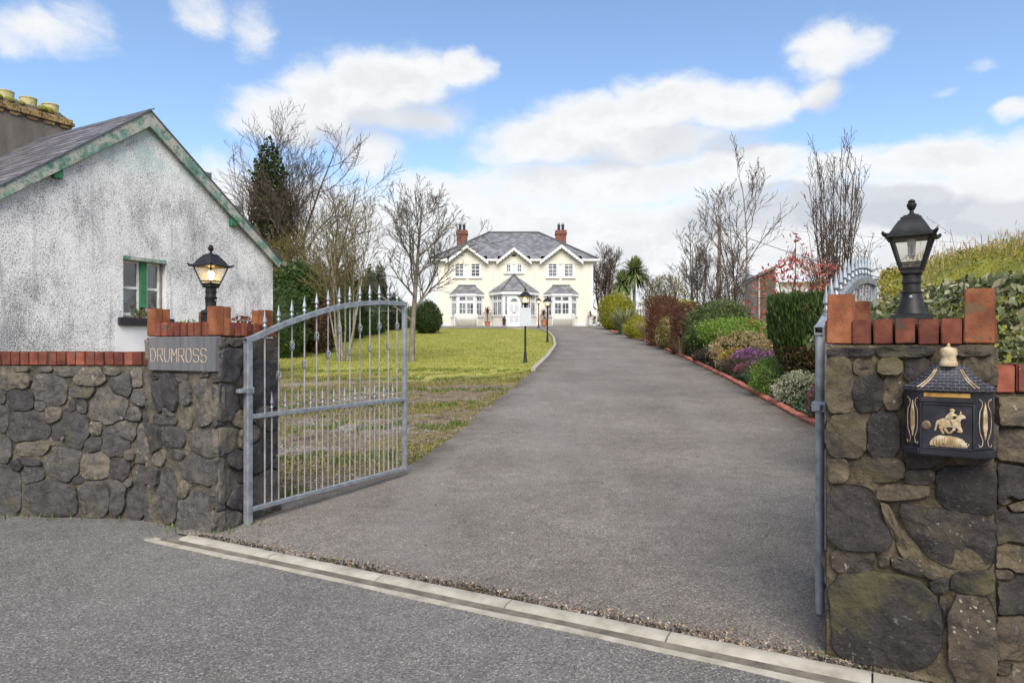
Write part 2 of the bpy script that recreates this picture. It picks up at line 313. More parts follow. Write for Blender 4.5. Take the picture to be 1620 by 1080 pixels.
def thinglass(name, col, glossy=.12, alpha=.75):
    m, nt, b = newmat(name); t = nt.nodes.new('ShaderNodeBsdfTransparent'); t.inputs[0].default_value = (*col, 1)
    g = nt.nodes.new('ShaderNodeBsdfGlossy'); g.inputs['Roughness'].default_value = .03
    fr = nt.nodes.new('ShaderNodeFresnel'); fr.inputs[0].default_value = 1.5
    mx = nt.nodes.new('ShaderNodeMixShader'); nt.links.new(math_(nt, 'ADD', fr.outputs[0], glossy, clamp=True), mx.inputs[0]); nt.links.new(t.outputs[0], mx.inputs[1]); nt.links.new(g.outputs[0], mx.inputs[2])
    nt.links.new(mx.outputs[0], nt.nodes['Material Output'].inputs[0]); MATS[name] = m
thinglass('old_glass', (.9,.92,.92), .04)
m, nt, b = newmat('window_glass'); b.inputs['Base Color'].default_value = (.06,.068,.085,1); b.inputs['Roughness'].default_value = .08; b.inputs['Specular IOR Level'].default_value = .9
nt.links.new(ramp(nt, noise_(nt, vec(nt, False), 1.7, 4), [(.035,.04,.05), (.26,.275,.29)], [.38, .66]), b.inputs['Base Color']); MATS['window_glass'] = m
def milk(name, emit, strength):
    m, nt, b = newmat(name); b.inputs['Base Color'].default_value = (.62,.60,.55,1); b.inputs['Roughness'].default_value = .25
    t = nt.nodes.new('ShaderNodeBsdfTranslucent'); t.inputs[0].default_value = (.85,.82,.74,1)
    tr = nt.nodes.new('ShaderNodeBsdfTransparent'); tr.inputs[0].default_value = (.95,.93,.88,1)
    m1 = nt.nodes.new('ShaderNodeMixShader'); m1.inputs[0].default_value = .6; nt.links.new(b.outputs[0], m1.inputs[1]); nt.links.new(t.outputs[0], m1.inputs[2])
    m2 = nt.nodes.new('ShaderNodeMixShader'); m2.inputs[0].default_value = .82; nt.links.new(m1.outputs[0], m2.inputs[1]); nt.links.new(tr.outputs[0], m2.inputs[2])
    nt.links.new(m2.outputs[0], nt.nodes['Material Output'].inputs[0]); MATS[name] = m
milk('lantern_glass', None, 0)
m, nt, b = newmat('lit_bulb'); b.inputs['Emission Color'].default_value = (1,.66,.22,1); b.inputs['Emission Strength'].default_value = 14; b.inputs['Base Color'].default_value = (1,.8,.5,1); MATS['lit_bulb'] = m
pm('unlit_bulb', [(.62,.63,.62), (.7,.7,.7)], 5, 2, .4, 20, 0)
pm('board_white', [(.50,.525,.55), (.56,.58,.60)], 4, 4, .5, 20, 0)

# foliage colours
leafmat('leaf_cypress', [(.018,.035,.010), (.035,.062,.016), (.062,.085,.022)])
leafmat('leaf_cypress_tips', [(.025,.055,.012), (.05,.095,.02), (.095,.13,.03)])
leafmat('leaf_brown_cypress', [(.075,.042,.022), (.13,.072,.038), (.10,.085,.035)])
leafmat('leaf_copper_hedge', [(.085,.028,.022), (.135,.05,.034), (.17,.085,.045)])
leafmat('leaf_russet_hedge', [(.10,.035,.022), (.16,.06,.032), (.13,.10,.045)])
leafmat('leaf_green', [(.05,.075,.022), (.09,.125,.036), (.16,.19,.065)])
leafmat('leaf_bright_green', [(.09,.17,.02), (.16,.27,.035), (.27,.36,.07)])
leafmat('leaf_lime', [(.25,.31,.02), (.36,.40,.03), (.44,.45,.06)])
leafmat('leaf_golden', [(.15,.16,.012), (.27,.26,.02), (.40,.35,.035)])
leafmat('leaf_olive', [(.10,.09,.02), (.17,.145,.035), (.23,.19,.06)])
leafmat('leaf_bank', [(.13,.15,.02), (.25,.25,.03), (.36,.33,.05), (.26,.15,.06)], [0, .4, .8, 1])
leafmat('leaf_cypress_gate', [(.03,.055,.014), (.055,.095,.022), (.09,.13,.032)])
leafmat('leaf_bank_gold', [(.14,.12,.015), (.24,.20,.025), (.33,.27,.05), (.22,.11,.03)], [0, .4, .8, 1])
leafmat('leaf_silver', [(.07,.095,.03), (.15,.17,.07), (.30,.30,.18), (.44,.37,.24)], [0, .5, .85, 1], .15, .38)
leafmat('leaf_ivy', [(.022,.05,.02), (.045,.085,.034), (.085,.125,.055), (.25,.27,.18)], [0, .5, .88, 1], .1, .35)
leafmat('leaf_variegated', [(.10,.14,.05), (.30,.32,.15), (.45,.44,.26)])
leafmat('leaf_whitish', [(.13,.15,.07), (.34,.34,.22), (.55,.53,.42)])
leafmat('leaf_photinia', [(.20,.18,.06), (.42,.16,.07), (.40,.05,.05), (.55,.16,.14)], [0, .3, .6, 1], .35)
leafmat('leaf_straw', [(.25,.17,.075), (.38,.28,.14), (.50,.40,.23)])
leafmat('flower_purple', [(.20,.05,.16), (.38,.13,.36), (.50,.25,.48)])
leafmat('flower_pink', [(.30,.05,.12), (.42,.11,.22), (.32,.16,.17)])
leafmat('flower_yellow', [(.38,.22,.02), (.50,.33,.03), (.25,.2,.05)])
leafmat('leaf_heather', [(.06,.05,.03), (.10,.075,.05), (.15,.08,.075)])
leafmat('leaf_cordyline', [(.09,.14,.04), (.18,.24,.075), (.32,.35,.16)])
leafmat('leaf_red_dracaena', [(.10,.022,.02), (.17,.05,.03), (.23,.11,.06)])
leafmat('grass_blade', [(.15,.18,.028), (.29,.295,.055), (.41,.385,.11), (.51,.44,.21)], [0, .4, .8, 1], .3)
leafmat('weed_blade', [(.06,.12,.015), (.11,.18,.025), (.19,.22,.045)], None, .3)
leafmat('litter', [(.045,.033,.025), (.15,.105,.07), (.27,.20,.13), (.42,.36,.29), (.33,.17,.06), (.60,.57,.52)], [0, .25, .5, .72, .86, 1], .05, .8)
leafmat('moss_green', [(.11,.115,.018), (.20,.19,.03), (.28,.24,.055)], None, .1)
leafmat('dark_crumbs', [(.025,.02,.016), (.055,.045,.034), (.10,.085,.06), (.06,.075,.02)], [0, .4, .8, 1], 0, .9)
leafmat('twig_bits', [(.08,.06,.045), (.15,.115,.085), (.24,.20,.15)], None, 0, .9)
# ------------------------------------------------------------------ object helpers
W = {}
def link(o, parent=None, M=None):
    M = M or Matrix.Identity(4); COL.objects.link(o)
    if parent is not None:
        o.parent = parent; o.matrix_parent_inverse = W[parent].inverted()
    o.matrix_basis = M; W[o] = M.copy(); return o
def tag(o, label=None, cat=None, group=None, kind=None):
    if label: o['label'] = label
    if cat: o['category'] = cat
    if group: o['group'] = group
    if kind: o['kind'] = kind
    return o
def thing(name, loc, label, cat, group=None):
    e = bpy.data.objects.new(name, None); e.empty_display_size = .2
    link(e, None, Matrix.Translation(loc)); return tag(e, label, cat, group)
def inst(name, mesh, parent, M): return link(bpy.data.objects.new(name, mesh), parent, M)
def copy_tree(o, M=None, parent=None, D=None):
    c = o.copy(); COL.objects.link(c)
    if parent is None:
        D = M @ W[o].inverted(); c.matrix_basis = M; W[c] = M.copy()
    else: c.parent = parent; W[c] = D @ W[o]
    for ch in KIDS(o): copy_tree(ch, None, c, D)
    return c
def KIDS(o): return [x for x in W.keys() if x.parent == o]

def np_mesh(name, V, Q, mat, rnd=None, smooth=False):
    V = np.asarray(V, np.float32); Q = np.asarray(Q, np.int32); k = Q.shape[1]
    me = bpy.data.meshes.new(name); me.vertices.add(len(V)); me.vertices.foreach_set('co', V.ravel())
    me.loops.add(Q.size); me.loops.foreach_set('vertex_index', Q.ravel()); me.polygons.add(len(Q))
    me.polygons.foreach_set('loop_start', np.arange(0, Q.size, k, dtype=np.int32)); me.polygons.foreach_set('loop_total', np.full(len(Q), k, np.int32))
    if rnd is not None:
        a = me.attributes.new('rnd', 'FLOAT', 'POINT'); a.data.foreach_set('value', np.asarray(rnd, np.float32))
    me.materials.append(MATS[mat]); me.update(calc_edges=True)
    if smooth: me.polygons.foreach_set('use_smooth', np.ones(len(Q), bool))
    return me
ZV = Vector((0, 0, 1))
class MB:
    def __init__(s): s.v = []; s.f = []
    def add(s, vs, fs):
        b = len(s.v); s.v += [tuple(x) for x in vs]; s.f += [tuple(b+i for i in f) for f in fs]
    def boxf(s, O, u, n, s0, s1, z0, z1, d0, d1, up=ZV):
        O, u, n = Vector(O), Vector(u), Vector(n)
        P = [O+u*a+up*z+n*d for a, z, d in ((s0,z0,d0),(s1,z0,d0),(s1,z1,d0),(s0,z1,d0),(s0,z0,d1),(s1,z0,d1),(s1,z1,d1),(s0,z1,d1))]
        s.add(P, [(0,1,2,3),(4,7,6,5),(0,4,5,1),(1,5,6,2),(2,6,7,3),(3,7,4,0)])
    def box(s, x0, x1, y0, y1, z0, z1): s.boxf((0,0,0), (1,0,0), (0,1,0), x0, x1, z0, z1, y0, y1)
    def beam(s, a, b, w, h, up=ZV):
        a, b = Vector(a), Vector(b); d = (b-a).normalized(); side = d.cross(up).normalized(); u2 = side.cross(d)
        P = [p+side*i*w/2+u2*j*h/2 for p in (a, b) for i, j in ((-1,-1),(1,-1),(1,1),(-1,1))]
        s.add(P, [(0,1,2,3),(7,6,5,4),(0,4,5,1),(1,5,6,2),(2,6,7,3),(3,7,4,0)])
    def path(s, pts, rr, n=6, cap=True):
        pts = [Vector(p) for p in pts]
        if isinstance(rr, (int, float)): rr = [rr]*len(pts)
        b = len(s.v); ref = None
        for i, p in enumerate(pts):
            d = (pts[min(i+1, len(pts)-1)]-pts[max(i-1, 0)])
            d = d.normalized() if d.length > 1e-9 else ZV
            if ref is None: ref = d.orthogonal().normalized()
            ref = (ref-d*ref.dot(d)); ref = ref.normalized() if ref.length > 1e-6 else d.orthogonal().normalized()
            o = d.cross(ref)
            for k in range(n):
                t = 2*math.pi*k/n; s.v.append(tuple(p+(ref*math.cos(t)+o*math.sin(t))*rr[i]))
        for i in range(len(pts)-1):
            for k in range(n):
                k2 = (k+1) % n; s.f.append((b+i*n+k, b+i*n+k2, b+(i+1)*n+k2, b+(i+1)*n+k))
        if cap: s.f.append(tuple(b+k for k in reversed(range(n)))); s.f.append(tuple(b+(len(pts)-1)*n+k for k in range(n)))
    def lathe(s, prof, c=(0,0,0), n=12, rot=0, sq=False):
        b = len(s.v); c = Vector(c)
        for (r, z) in prof:
            for k in range(n):
                t = rot+2*math.pi*k/n; s.v.append((c.x+r*math.cos(t), c.y+r*math.sin(t), c.z+z))
        for i in range(len(prof)-1):
            for k in range(n):
                k2 = (k+1) % n; s.f.append((b+i*n+k, b+i*n+k2, b+(i+1)*n+k2, b+(i+1)*n+k))
        s.f.append(tuple(b+k for k in reversed(range(n)))); s.f.append(tuple(b+(len(prof)-1)*n+k for k in range(n)))
    def prism(s, poly, O, u, n, d0, d1, up=ZV):
        O, u, n = Vector(O), Vector(u), Vector(n); k = len(poly)
        P = [O+u*a+up*z+n*d0 for a, z in poly]+[O+u*a+up*z+n*d1 for a, z in poly]
        s.add(P, [tuple(reversed(range(k))), tuple(range(k, 2*k))]+[(i, (i+1) % k, k+(i+1) % k, k+i) for i in range(k)])
    def mesh(s, name, mat, smooth=False, bevel=0, seg=1):
        me = bpy.data.meshes.new(name); me.from_pydata(s.v, [], s.f)
        bm = bmesh.new(); bm.from_mesh(me); bmesh.ops.recalc_face_normals(bm, faces=bm.faces)
        if bevel:
            bmesh.ops.bevel(bm, geom=[e for e in bm.edges if len(e.link_faces) == 2 and e.calc_face_angle(0) > .5], offset=bevel, segments=seg, affect='EDGES', clamp_overlap=True)
        bm.to_mesh(me); bm.free()
        me.materials.append(MATS[mat])
        if smooth:
            me.polygons.foreach_set('use_smooth', np.ones(len(me.polygons), bool))
            if smooth != True: me.set_sharp_from_angle(angle=rad(smooth))
        me.update(); return me
    def build(s, name, mat, parent=None, smooth=False, bevel=0, seg=1, M=None):
        return link(bpy.data.objects.new(name, s.mesh(name, mat, smooth, bevel, seg)), parent, M)

def PX(px, py, Y): return Vector(((px-810)/F*Y, Y, EYE+(HOR-py)/F*Y))
def sstep(a, b, x):
    t = np.clip((np.asarray(x, float)-a)/(b-a), 0, 1); return t*t*(3-2*t)
KY = [2.8, 4.2, 5.4, 7.2, 8.5, 9.74, 11.43, 16, 22.4, 31.2, 37.1, 41, 43.6]
KX = [1.9, 2.4, 3.1, 3.75, 4.08, 4.33, 4.55, 5.04, 5.6, 6.07, 6.15, 6.05, 6.0]
def kerbx(y): return np.interp(y, KY, KX)
LY = [4.9, 5.76, 6.44, 7.45, 9.29, 12.92, 17.5, 22.4, 27.8, 33.9, 40.9, 43.5, 45.2, 46.2]
LX = [-2.35, -2.0, -1.7, -1.16, -.77, -.24, .49, 1.16, 1.75, 2.07, 2.15, 1.9, 1.1, -.6]
def leftx(y): return np.interp(y, LY, LX)
def zt(x, y):
    x = np.asarray(x, float); y = np.asarray(y, float); t = y-7
    z = np.minimum(.068*(t+np.sqrt(t*t+1.2))/2, 3.0)
    z = z+.55*sstep(.25, 2.8, x-kerbx(y))*sstep(7.5, 10, y)*sstep(47, 42, y)
    z = z+1.1*sstep(3.5, 8, x)*sstep(3.2, 6, y)*sstep(11, 8, y)
    return z
def zg(x, y): return float(zt(x, y))
def ground(px, py):
    Y = 6.
    for _ in range(60):
        x = (px-810)/F*Y; zr = EYE+(HOR-py)/F*Y; g = zg(x, Y); Y += (zr-g)*6
        Y = max(1.5, min(80, Y))
    return Vector(((px-810)/F*Y, Y, g))

# ================================================================== SETTING
KD = Vector((3.76, -2.05, 0)).normalized()         # direction of the kerb / gate line
KP = Vector((-2.285, 4.88, 0))                     # a point on the kerb's upper edge
def kline(x): return KP.y+(x-KP.x)*KD.y/KD.x
def roady(x):
    if x < -2.55: return 5.55
    if x > 1.75: return 2.78
    return kline(x)
def axis(lo, a, b, hi, step, g=1.5):
    c = list(np.arange(a, b+1e-6, step)); s = step
    while c[-1] < hi: s *= g; c.append(c[-1]+s)
    s = step
    while c[0] > lo: s *= g; c.insert(0, c[0]-s)
    return np.array(c)
def ground_sheet():
    xs = axis(-2500, -16, 16, 2500, .5); ys = axis(-900, 0, 56, 3000, .5)
    X, Y = np.meshgrid(xs, ys); Z = zt(X, Y)-.02
    ry = np.vectorize(roady)(X); Z = np.where(Y < ry+.05, -.06, Z)
    Z = np.where(Y > 70, Z-.002*(Y-70), Z); Z = np.maximum(Z, -8)
    nx, ny = len(xs), len(ys); I = np.arange(nx*ny).reshape(ny, nx)
    Q = np.stack([I[:-1,:-1], I[:-1,1:], I[1:,1:], I[1:,:-1]], -1).reshape(-1, 4)
    m, nt, b = newmat('ground_cover'); v = vec(nt, False); MATS['ground_cover'] = m
    ag = nt.nodes.new('ShaderNodeAttribute'); ag.attribute_name = 'grass'; asl = nt.nodes.new('ShaderNodeAttribute'); asl.attribute_name = 'bed'
    n1 = noise_(nt, v, 1.1, 7, .65); n2 = noise_(nt, v, 7, 7, .7); n3 = noise_(nt, v, 45, 5, .7)
    lit = ramp(nt, n2, [(.085,.065,.042), (.16,.125,.082), (.25,.20,.14), (.19,.175,.05)], [.3, .45, .58, .7])
    lit = mixc(nt, smooth(nt, n3, .60, .66, 0, .8), lit, (.30,.28,.25))
    lit = mixc(nt, smooth(nt, math_(nt, 'ADD', n1, math_(nt, 'MULTIPLY', math_(nt, 'SUBTRACT', n2, .5), .6)), .50, .64, 0, .8), lit, (.19,.165,.035))
    gvl = noise_(nt, stretch(nt, v, (.7, 1.2, 1)), .8, 5, .6, .4); vg = nt.nodes.new('ShaderNodeTexVoronoi'); vg.inputs['Scale'].default_value = 38; nt.links.new(v, vg.inputs['Vector'])
    sg = nt.nodes.new('ShaderNodeSeparateColor'); nt.links.new(vg.outputs['Color'], sg.inputs[0])
    lit = mixc(nt, smooth(nt, gvl, .54, .64, 0, .75), lit, ramp(nt, sg.outputs[0], [(.12,.10,.085), (.30,.28,.26), (.52,.50,.47)]))
    lit = mixc(nt, smooth(nt, noise_(nt, v, 1.7, 6, .65, .5), .57, .66, 0, .75), lit, (.045,.034,.026))
    gr = ramp(nt, math_(nt, 'ADD', math_(nt, 'MULTIPLY', n1, .6), math_(nt, 'MULTIPLY', n2, .4)), [(.17,.20,.03), (.30,.31,.055), (.42,.395,.11), (.49,.43,.2)], [.36, .48, .58, .7])
    g = smooth(nt, math_(nt, 'ADD', ag.outputs['Fac'], math_(nt, 'MULTIPLY', math_(nt, 'SUBTRACT', n1, .5), 1.3)), .25, .9)
    c = mixc(nt, g, lit, gr)
    c = mixc(nt, asl.outputs['Fac'], c, (.05,.037,.026))
    nt.links.new(c, b.inputs['Base Color']); b.inputs['Roughness'].default_value = .95; b.inputs['Specular IOR Level'].default_value = .1
    bump(nt, b, n2, .8, .05); bump(nt, b, n3, .6, .015)
    me = np_mesh('ground', np.stack([X, Y, Z], -1).reshape(-1, 3), Q, 'ground_cover', smooth=True)
    gv = sstep(12.5, 19.5, Y)
    bv = sstep(.0, .4, X-kerbx(Y))*sstep(47, 45, Y)*sstep(14, 10, X)*sstep(7, 9, Y)
    for nm, a in (('grass', gv), ('bed', bv)):
        at = me.attributes.new(nm, 'FLOAT', 'POINT'); at.data.foreach_set('value', a.ravel().astype(np.float32))
    tag(link(bpy.data.objects.new('ground', me)), 'grassy garden ground rising gently towards the cream house', kind='structure')
ground_sheet()
def strip(name, rows, ncol, mat, dz, label):
    V = []; nr = len(rows)
    for (l, r) in rows:
        for k in range(ncol+1):
            t = k/ncol; x = l[0]+(r[0]-l[0])*t; y = l[1]+(r[1]-l[1])*t; V.append((x, y, zg(x, y)*(1 if y > 0 else 0)+dz if name == 'driveway' else dz))
    I = np.arange(nr*(ncol+1)).reshape(nr, ncol+1)
    Q = np.stack([I[:-1,:-1], I[:-1,1:], I[1:,1:], I[1:,:-1]], -1).reshape(-1, 4)
    me = np_mesh(name, V, Q, mat, smooth=True); T = np.tile(np.arange(ncol+1)/ncol, nr); Yv = np.array([v[1] for v in V]); on = sstep(5.2, 7, Yv)*sstep(47, 42, Yv)
    for nm, a in (('edge_dirt', sstep(.40, .5, np.abs(T-.5))*on), ('tyre_wear', np.clip(1-np.abs(np.abs(T-.5)-.19)/.09, 0, 1)*(.3+.7*on))): at = me.attributes.new(nm, 'FLOAT', 'POINT'); at.data.foreach_set('value', a.astype(np.float32))
    return tag(link(bpy.data.objects.new(name, me)), label, kind='structure')
def drive():
    rr = random.Random(3); rows = []
    key = [((-2.45, 4.97), (1.95, 2.575)), ((-2.3, 5.2), (2.05, 3.2)), ((-2.02, 5.76), (2.4, 4.2)), ((-1.7, 6.44), (3.1, 5.4)), ((-1.16, 7.45), (3.75, 7.2)), ((-.93, 8.5), (4.08, 8.5))]
    for i in range(len(key)-1):
        for t in np.linspace(0, 1, 5)[:-1]:
            a, b = key[i], key[i+1]; rows.append(tuple((p[0]+(q[0]-p[0])*t, p[1]+(q[1]-p[1])*t) for p, q in zip(a, b)))
    for y in np.arange(8.5, 43.6, .5):
        rows.append(((float(leftx(y))+rr.uniform(-.05, .05)*(y < 17), y), (float(kerbx(y)), y)))
    for y, x0, x1 in ((44, 1.8, 6.1), (44.6, 1.5, 6.4), (45.2, 1.1, 7), (45.8, 0, 7.6), (46.2, -1.5, 8), (46.4, -9, 9), (48, -9, 9), (50, -9, 9), (51.2, -9, 9), (62, -9, 9)): rows.append(((x0, y), (x1, y)))
    o = strip('driveway', rows, 32, 'asphalt_drive', .006, 'grey asphalt driveway running up to the cream house'); return o
drive()
def road():
    xs = [-300, -60, -15, -6, -2.8, -2.5, -2.2, -1.5, 0, 1, 1.5, 1.8, 2.2, 5, 15, 60, 300]
    rows = [[(x, -60 if k == 0 else (roady(x)+(.3 if x < -2.4 or x > 1.78 else .02))*(1-.25*(3-k))+(-8)*.25*(3-k) if k else -60) for x in xs] for k in range(4)]
    V = [(x, y, 0) for r in rows for (x, y) in r]; n = len(xs)
    Q = [(j*n+i, j*n+i+1, (j+1)*n+i+1, (j+1)*n+i) for j in range(3) for i in range(n-1)]
    tag(link(bpy.data.objects.new('road', np_mesh('road', V, Q, 'asphalt_road', smooth=True))), 'grey asphalt public road in front of the gateway', kind='structure')
road()
def kerb():
    nrm = Vector((-KD.y, KD.x, 0))*-1                      # towards the road
    ch = MB(); O = KP+KD*-.25
    L = 4.75
    # channel strip with a lip, and dirt in the gutter
    prof = [(.112, .003), (.142, .003), (.147, .007), (.197, .007), (.201, -.02), (.112, -.02)]
    k = len(prof); P = []
    for s in np.linspace(0, L, 40):
        for (d, z) in prof: P.append(O+KD*(s+.0)+nrm*(d+.006*math.sin(s*3.1)+.004*math.sin(s*9))+ZV*z)
    fs = [(i*k+j, i*k+(j+1) % k, (i+1)*k+(j+1) % k, (i+1)*k+j) for i in range(39) for j in range(k)]
    ch.add(P, fs); ch.f += [tuple(range(k)), tuple(39*k+j for j in reversed(range(k)))]
    root = ch.build('kerb', 'kerb_concrete'); tag(root, 'pale concrete dropped kerb across the mouth of the driveway', kind='structure')
    g = MB(); P = []
    for s in np.linspace(.1, L, 60):
        w = .5+.5*mnoise.noise((s*1.7, 3, 0)); P += [O+KD*s+nrm*(.104)+ZV*.012, O+KD*s+nrm*(.130+.014*w)+ZV*.0095, O+KD*s+nrm*(.142+.03*w)+ZV*.0085]
    g.add(P, [(i*3+j, i*3+j+1, (i+1)*3+j+1, (i+1)*3+j) for i in range(59) for j in range(2)])
    tag(g.build('gutter_dirt', 'gutter_dirt', root), kind='stuff')
    cuts = [-.02, .87, 1.755, 2.61, 3.46, 4.3, 4.8]        # joints read off the photograph
    for a, b in zip(cuts[:-1], cuts[1:]):
        mb = MB(); pr = [(0, -.03), (0, .020), (.012, .026), (.070, .023), (.106, .010), (.111, -.03)]; kk = len(pr); P = []
        n = 6
        for i in range(n+1):
            s = a+.004+(b-a-.008)*i/n
            for (d, z) in pr: P.append(KP+KD*s+nrm*d+ZV*(z+.0025*mnoise.noise((s*6, d*30, 1))*(z > 0)))
        mb.add(P, [(i*kk+j, i*kk+(j+1) % kk, (i+1)*kk+(j+1) % kk, (i+1)*kk+j) for i in range(n) for j in range(kk)])
        mb.f += [tuple(range(kk)), tuple(n*kk+j for j in reversed(range(kk)))]
        mb.build('kerb_stone', 'kerb_concrete', root, smooth=40)
kerb()

# ================================================================== STONE WORK
def clip_half(poly, a, b, c):                               # keep a*x+b*y<=c
    out = []
    for i in range(len(poly)):
        p, q = poly[i], poly[(i+1) % len(poly)]; dp = a*p[0]+b*p[1]-c; dq = a*q[0]+b*q[1]-c
        if dp <= 0: out.append(p)
        if dp*dq < 0: t = dp/(dp-dq); out.append((p[0]+(q[0]-p[0])*t, p[1]+(q[1]-p[1])*t))
    return out
def wob(seed, x, y, z, f):
    rs = np.random.default_rng(seed); o = 0
    for k in range(5):
        a = rs.normal(size=3)*f*(1+k*.5); o = o+np.sin(a[0]*x+a[1]*y+a[2]*z+rs.uniform(0, 6.3))/(1+k*.4)
    return o/3.4
def power_cells(seeds, bounds, p=2.7, cut=1.22):
    """rubble partition: each stone grows as a tilted rounded box until it meets its neighbours."""
    S = np.array([(x, z, *(q if isinstance(q, tuple) else (q*2.1, q*1.75))) for x, z, q in seeds]); rs = np.random.default_rng(len(seeds)); ph = rs.normal(0, .16, len(S))
    bx0, bx1 = min(b[0] for b in bounds), max(b[0] for b in bounds); bz0, bz1 = min(b[1] for b in bounds), max(b[1] for b in bounds); out = []
    for i in range(len(S)):
        T = np.linspace(0, 2*np.pi, 40, endpoint=False); Rr = np.linspace(.004, .75*max(S[i, 2], S[i, 3])*1.6, 60)
        X = S[i, 0]+np.cos(T)[:, None]*Rr[None]; Z = S[i, 1]+np.sin(T)[:, None]*Rr[None]
        Xw = X+.016*wob(5, X*13, Z*13, 0*X, 1.)+.006*wob(8, X*45, Z*45, 0*X, 1.); Zw = Z+.016*wob(6, X*13, Z*13, 0*X, 1.)+.006*wob(9, X*45, Z*45, 0*X, 1.)
        dx = Xw[..., None]-S[:, 0]; dz = Zw[..., None]-S[:, 1]; c, s = np.cos(ph), np.sin(ph); a = np.abs(c*dx+s*dz)/(S[:, 2]*.5); b = np.abs(-s*dx+c*dz)/(S[:, 3]*.5); m = (a**p+b**p)**(1/p)
        own = (m.argmin(-1) == i) & (m[..., i] < cut) & (X > bx0) & (X < bx1) & (Z > bz0) & (Z < bz1)
        k = np.where(own.all(1), len(Rr)-1, np.argmin(own, 1)-1)
        if (k < 2).sum() > 8: continue
        k = np.maximum(k, 0); out.append([(float(S[i, 0]+np.cos(t)*Rr[j]), float(S[i, 1]+np.sin(t)*Rr[j])) for t, j in zip(T, k)])
    return out
def resample(poly, n):
    k = len(poly); L = [math.hypot(poly[(i+1) % k][0]-poly[i][0], poly[(i+1) % k][1]-poly[i][1]) for i in range(k)]; T = sum(L); out = []
    i = 0; acc = 0
    for j in range(n):
        t = T*j/n
        while acc+L[i] < t: acc += L[i]; i += 1
        f = (t-acc)/max(L[i], 1e-9); p, q = poly[i], poly[(i+1) % k]; out.append((p[0]+(q[0]-p[0])*f, p[1]+(q[1]-p[1])*f))
    return out
def chaikin(poly, f=.25):
    o = []
    for i in range(len(poly)):
        p, q = poly[i], poly[(i+1) % len(poly)]; o += [(p[0]*(1-f)+q[0]*f, p[1]*(1-f)+q[1]*f), (p[0]*f+q[0]*(1-f), p[1]*f+q[1]*(1-f))]
    return o
SEED = [0]
def stone(poly, fr, parent, proud=.03, gap=.004, mat='rubble_stone', n=32, rnd=.09, rough=1.):
    proud *= R.choice((.4, .55, .75, .95))
    c0 = (sum(p[0] for p in poly)/len(poly), sum(p[1] for p in poly)/len(poly)); P = [(p[0]-(p[0]-c0[0])/max(.01, math.dist(p, c0))*gap, p[1]-(p[1]-c0[1])/max(.01, math.dist(p, c0))*gap) for p in poly]
    per = sum(math.dist(P[i], P[(i+1) % len(P)]) for i in range(len(P)))
    if per < .09: return
    P = resample(chaikin(P, .2), n); SEED[0] += 1; sd = SEED[0]*7.31
    cx = sum(p[0] for p in P)/n; cz = sum(p[1] for p in P)/n; size = per/4
    tx, tz = R.uniform(-.16, .16), R.uniform(-.16, .16)
    V = []; O, u, nn = fr
    rings = [(1.0, -.05), (1.0, .5*proud), (.985, .92*proud), (.93, 1.0*proud), (.55, 1.0*proud)]
    for (k, d) in rings:
        for i, (x, z) in enumerate(P):
            a = 1+.03*rough*mnoise.noise((x*11+sd, z*11, sd))+.035*rough*mnoise.noise((x*45, z*45+sd, 0))
            xx, zz = cx+(x-cx)*k*a, cz+(z-cz)*k*a; dd = d
            if d > 0: dd += rough*.014*mnoise.noise((xx*8+sd, zz*8, 1.))+rough*.008*mnoise.noise((xx*32, zz*32, sd))+((xx-cx)*tx+(zz-cz)*tz)*(k < .99)*.7
            V.append(O+u*xx+ZV*zz+nn*dd)
    V.append(O+u*cx+ZV*cz+nn*(proud*1.06))
    fs = [(r*n+i, r*n+(i+1) % n, (r+1)*n+(i+1) % n, (r+1)*n+i) for r in range(4) for i in range(n)]+[(4*n+i, 4*n+(i+1) % n, 5*n) for i in range(n)]
    mb = MB(); mb.add(V, fs); mb.build('stone', mat, parent, smooth=38)
def brickmesh(name, mat, w, d, h, bev=.004, seed=0):
    mb = MB(); nx, ny, nz = 2, 2, 3
    mb.box(-w/2, w/2, -d/2, d/2, 0, h); me = mb.mesh(name, mat, bevel=bev, seg=2)
    for v in me.vertices:
        q = v.co*17+Vector((seed*9, 0, 0)); v.co += Vector((mnoise.noise(q), mnoise.noise(q+Vector((5,5,5))), mnoise.noise(q+Vector((9,1,3)))))*.0025
    return me
def framemat(P, u, n):                                     # local x=u, y=-n(outward is -y), z up
    u = Vector(u); n = Vector(n); M = Matrix.Identity(4)
    M.col[0][:3] = u; M.col[1][:3] = -n; M.col[2][:3] = ZV; M.col[3][:3] = P; return M
def mkframe(a, b):                                         # face from a (left) to b (right) seen from outside
    a, b = Vector((a[0], a[1], 0)), Vector((b[0], b[1], 0)); u = (b-a).normalized(); return (a, u, Vector((u.y, -u.x, 0))), (b-a).length
def hit(px, py, fr):
    O, u, n = fr; d = Vector(((px-810)/F, 1, (HOR-py)/F)); c = Vector((0, 0, EYE)); t = (O-c).dot(n)/d.dot(n); p = c+d*t
    return ((p-O).dot(u), p.z)
def rect(s0, s1, z0, z1): return [(s0,z0),(s1,z0),(s1,z1),(s0,z1)]
def core(name, corners, z0, z1, mat, parent, inset_=.003):
    c = sum((Vector((p[0], p[1], 0)) for p in corners), Vector())/len(corners); mb = MB(); k = len(corners)
    V = []
    for z in (z0, z1):
        for p in corners:
            q = Vector((p[0], p[1], 0)); q += (c-q).normalized()*inset_; V.append((q.x, q.y, z))
    mb.add(V, [tuple(reversed(range(k))), tuple(range(k, 2*k))]+[(i, (i+1) % k, k+(i+1) % k, k+i) for i in range(k)])
    return mb.build(name, mat, parent)
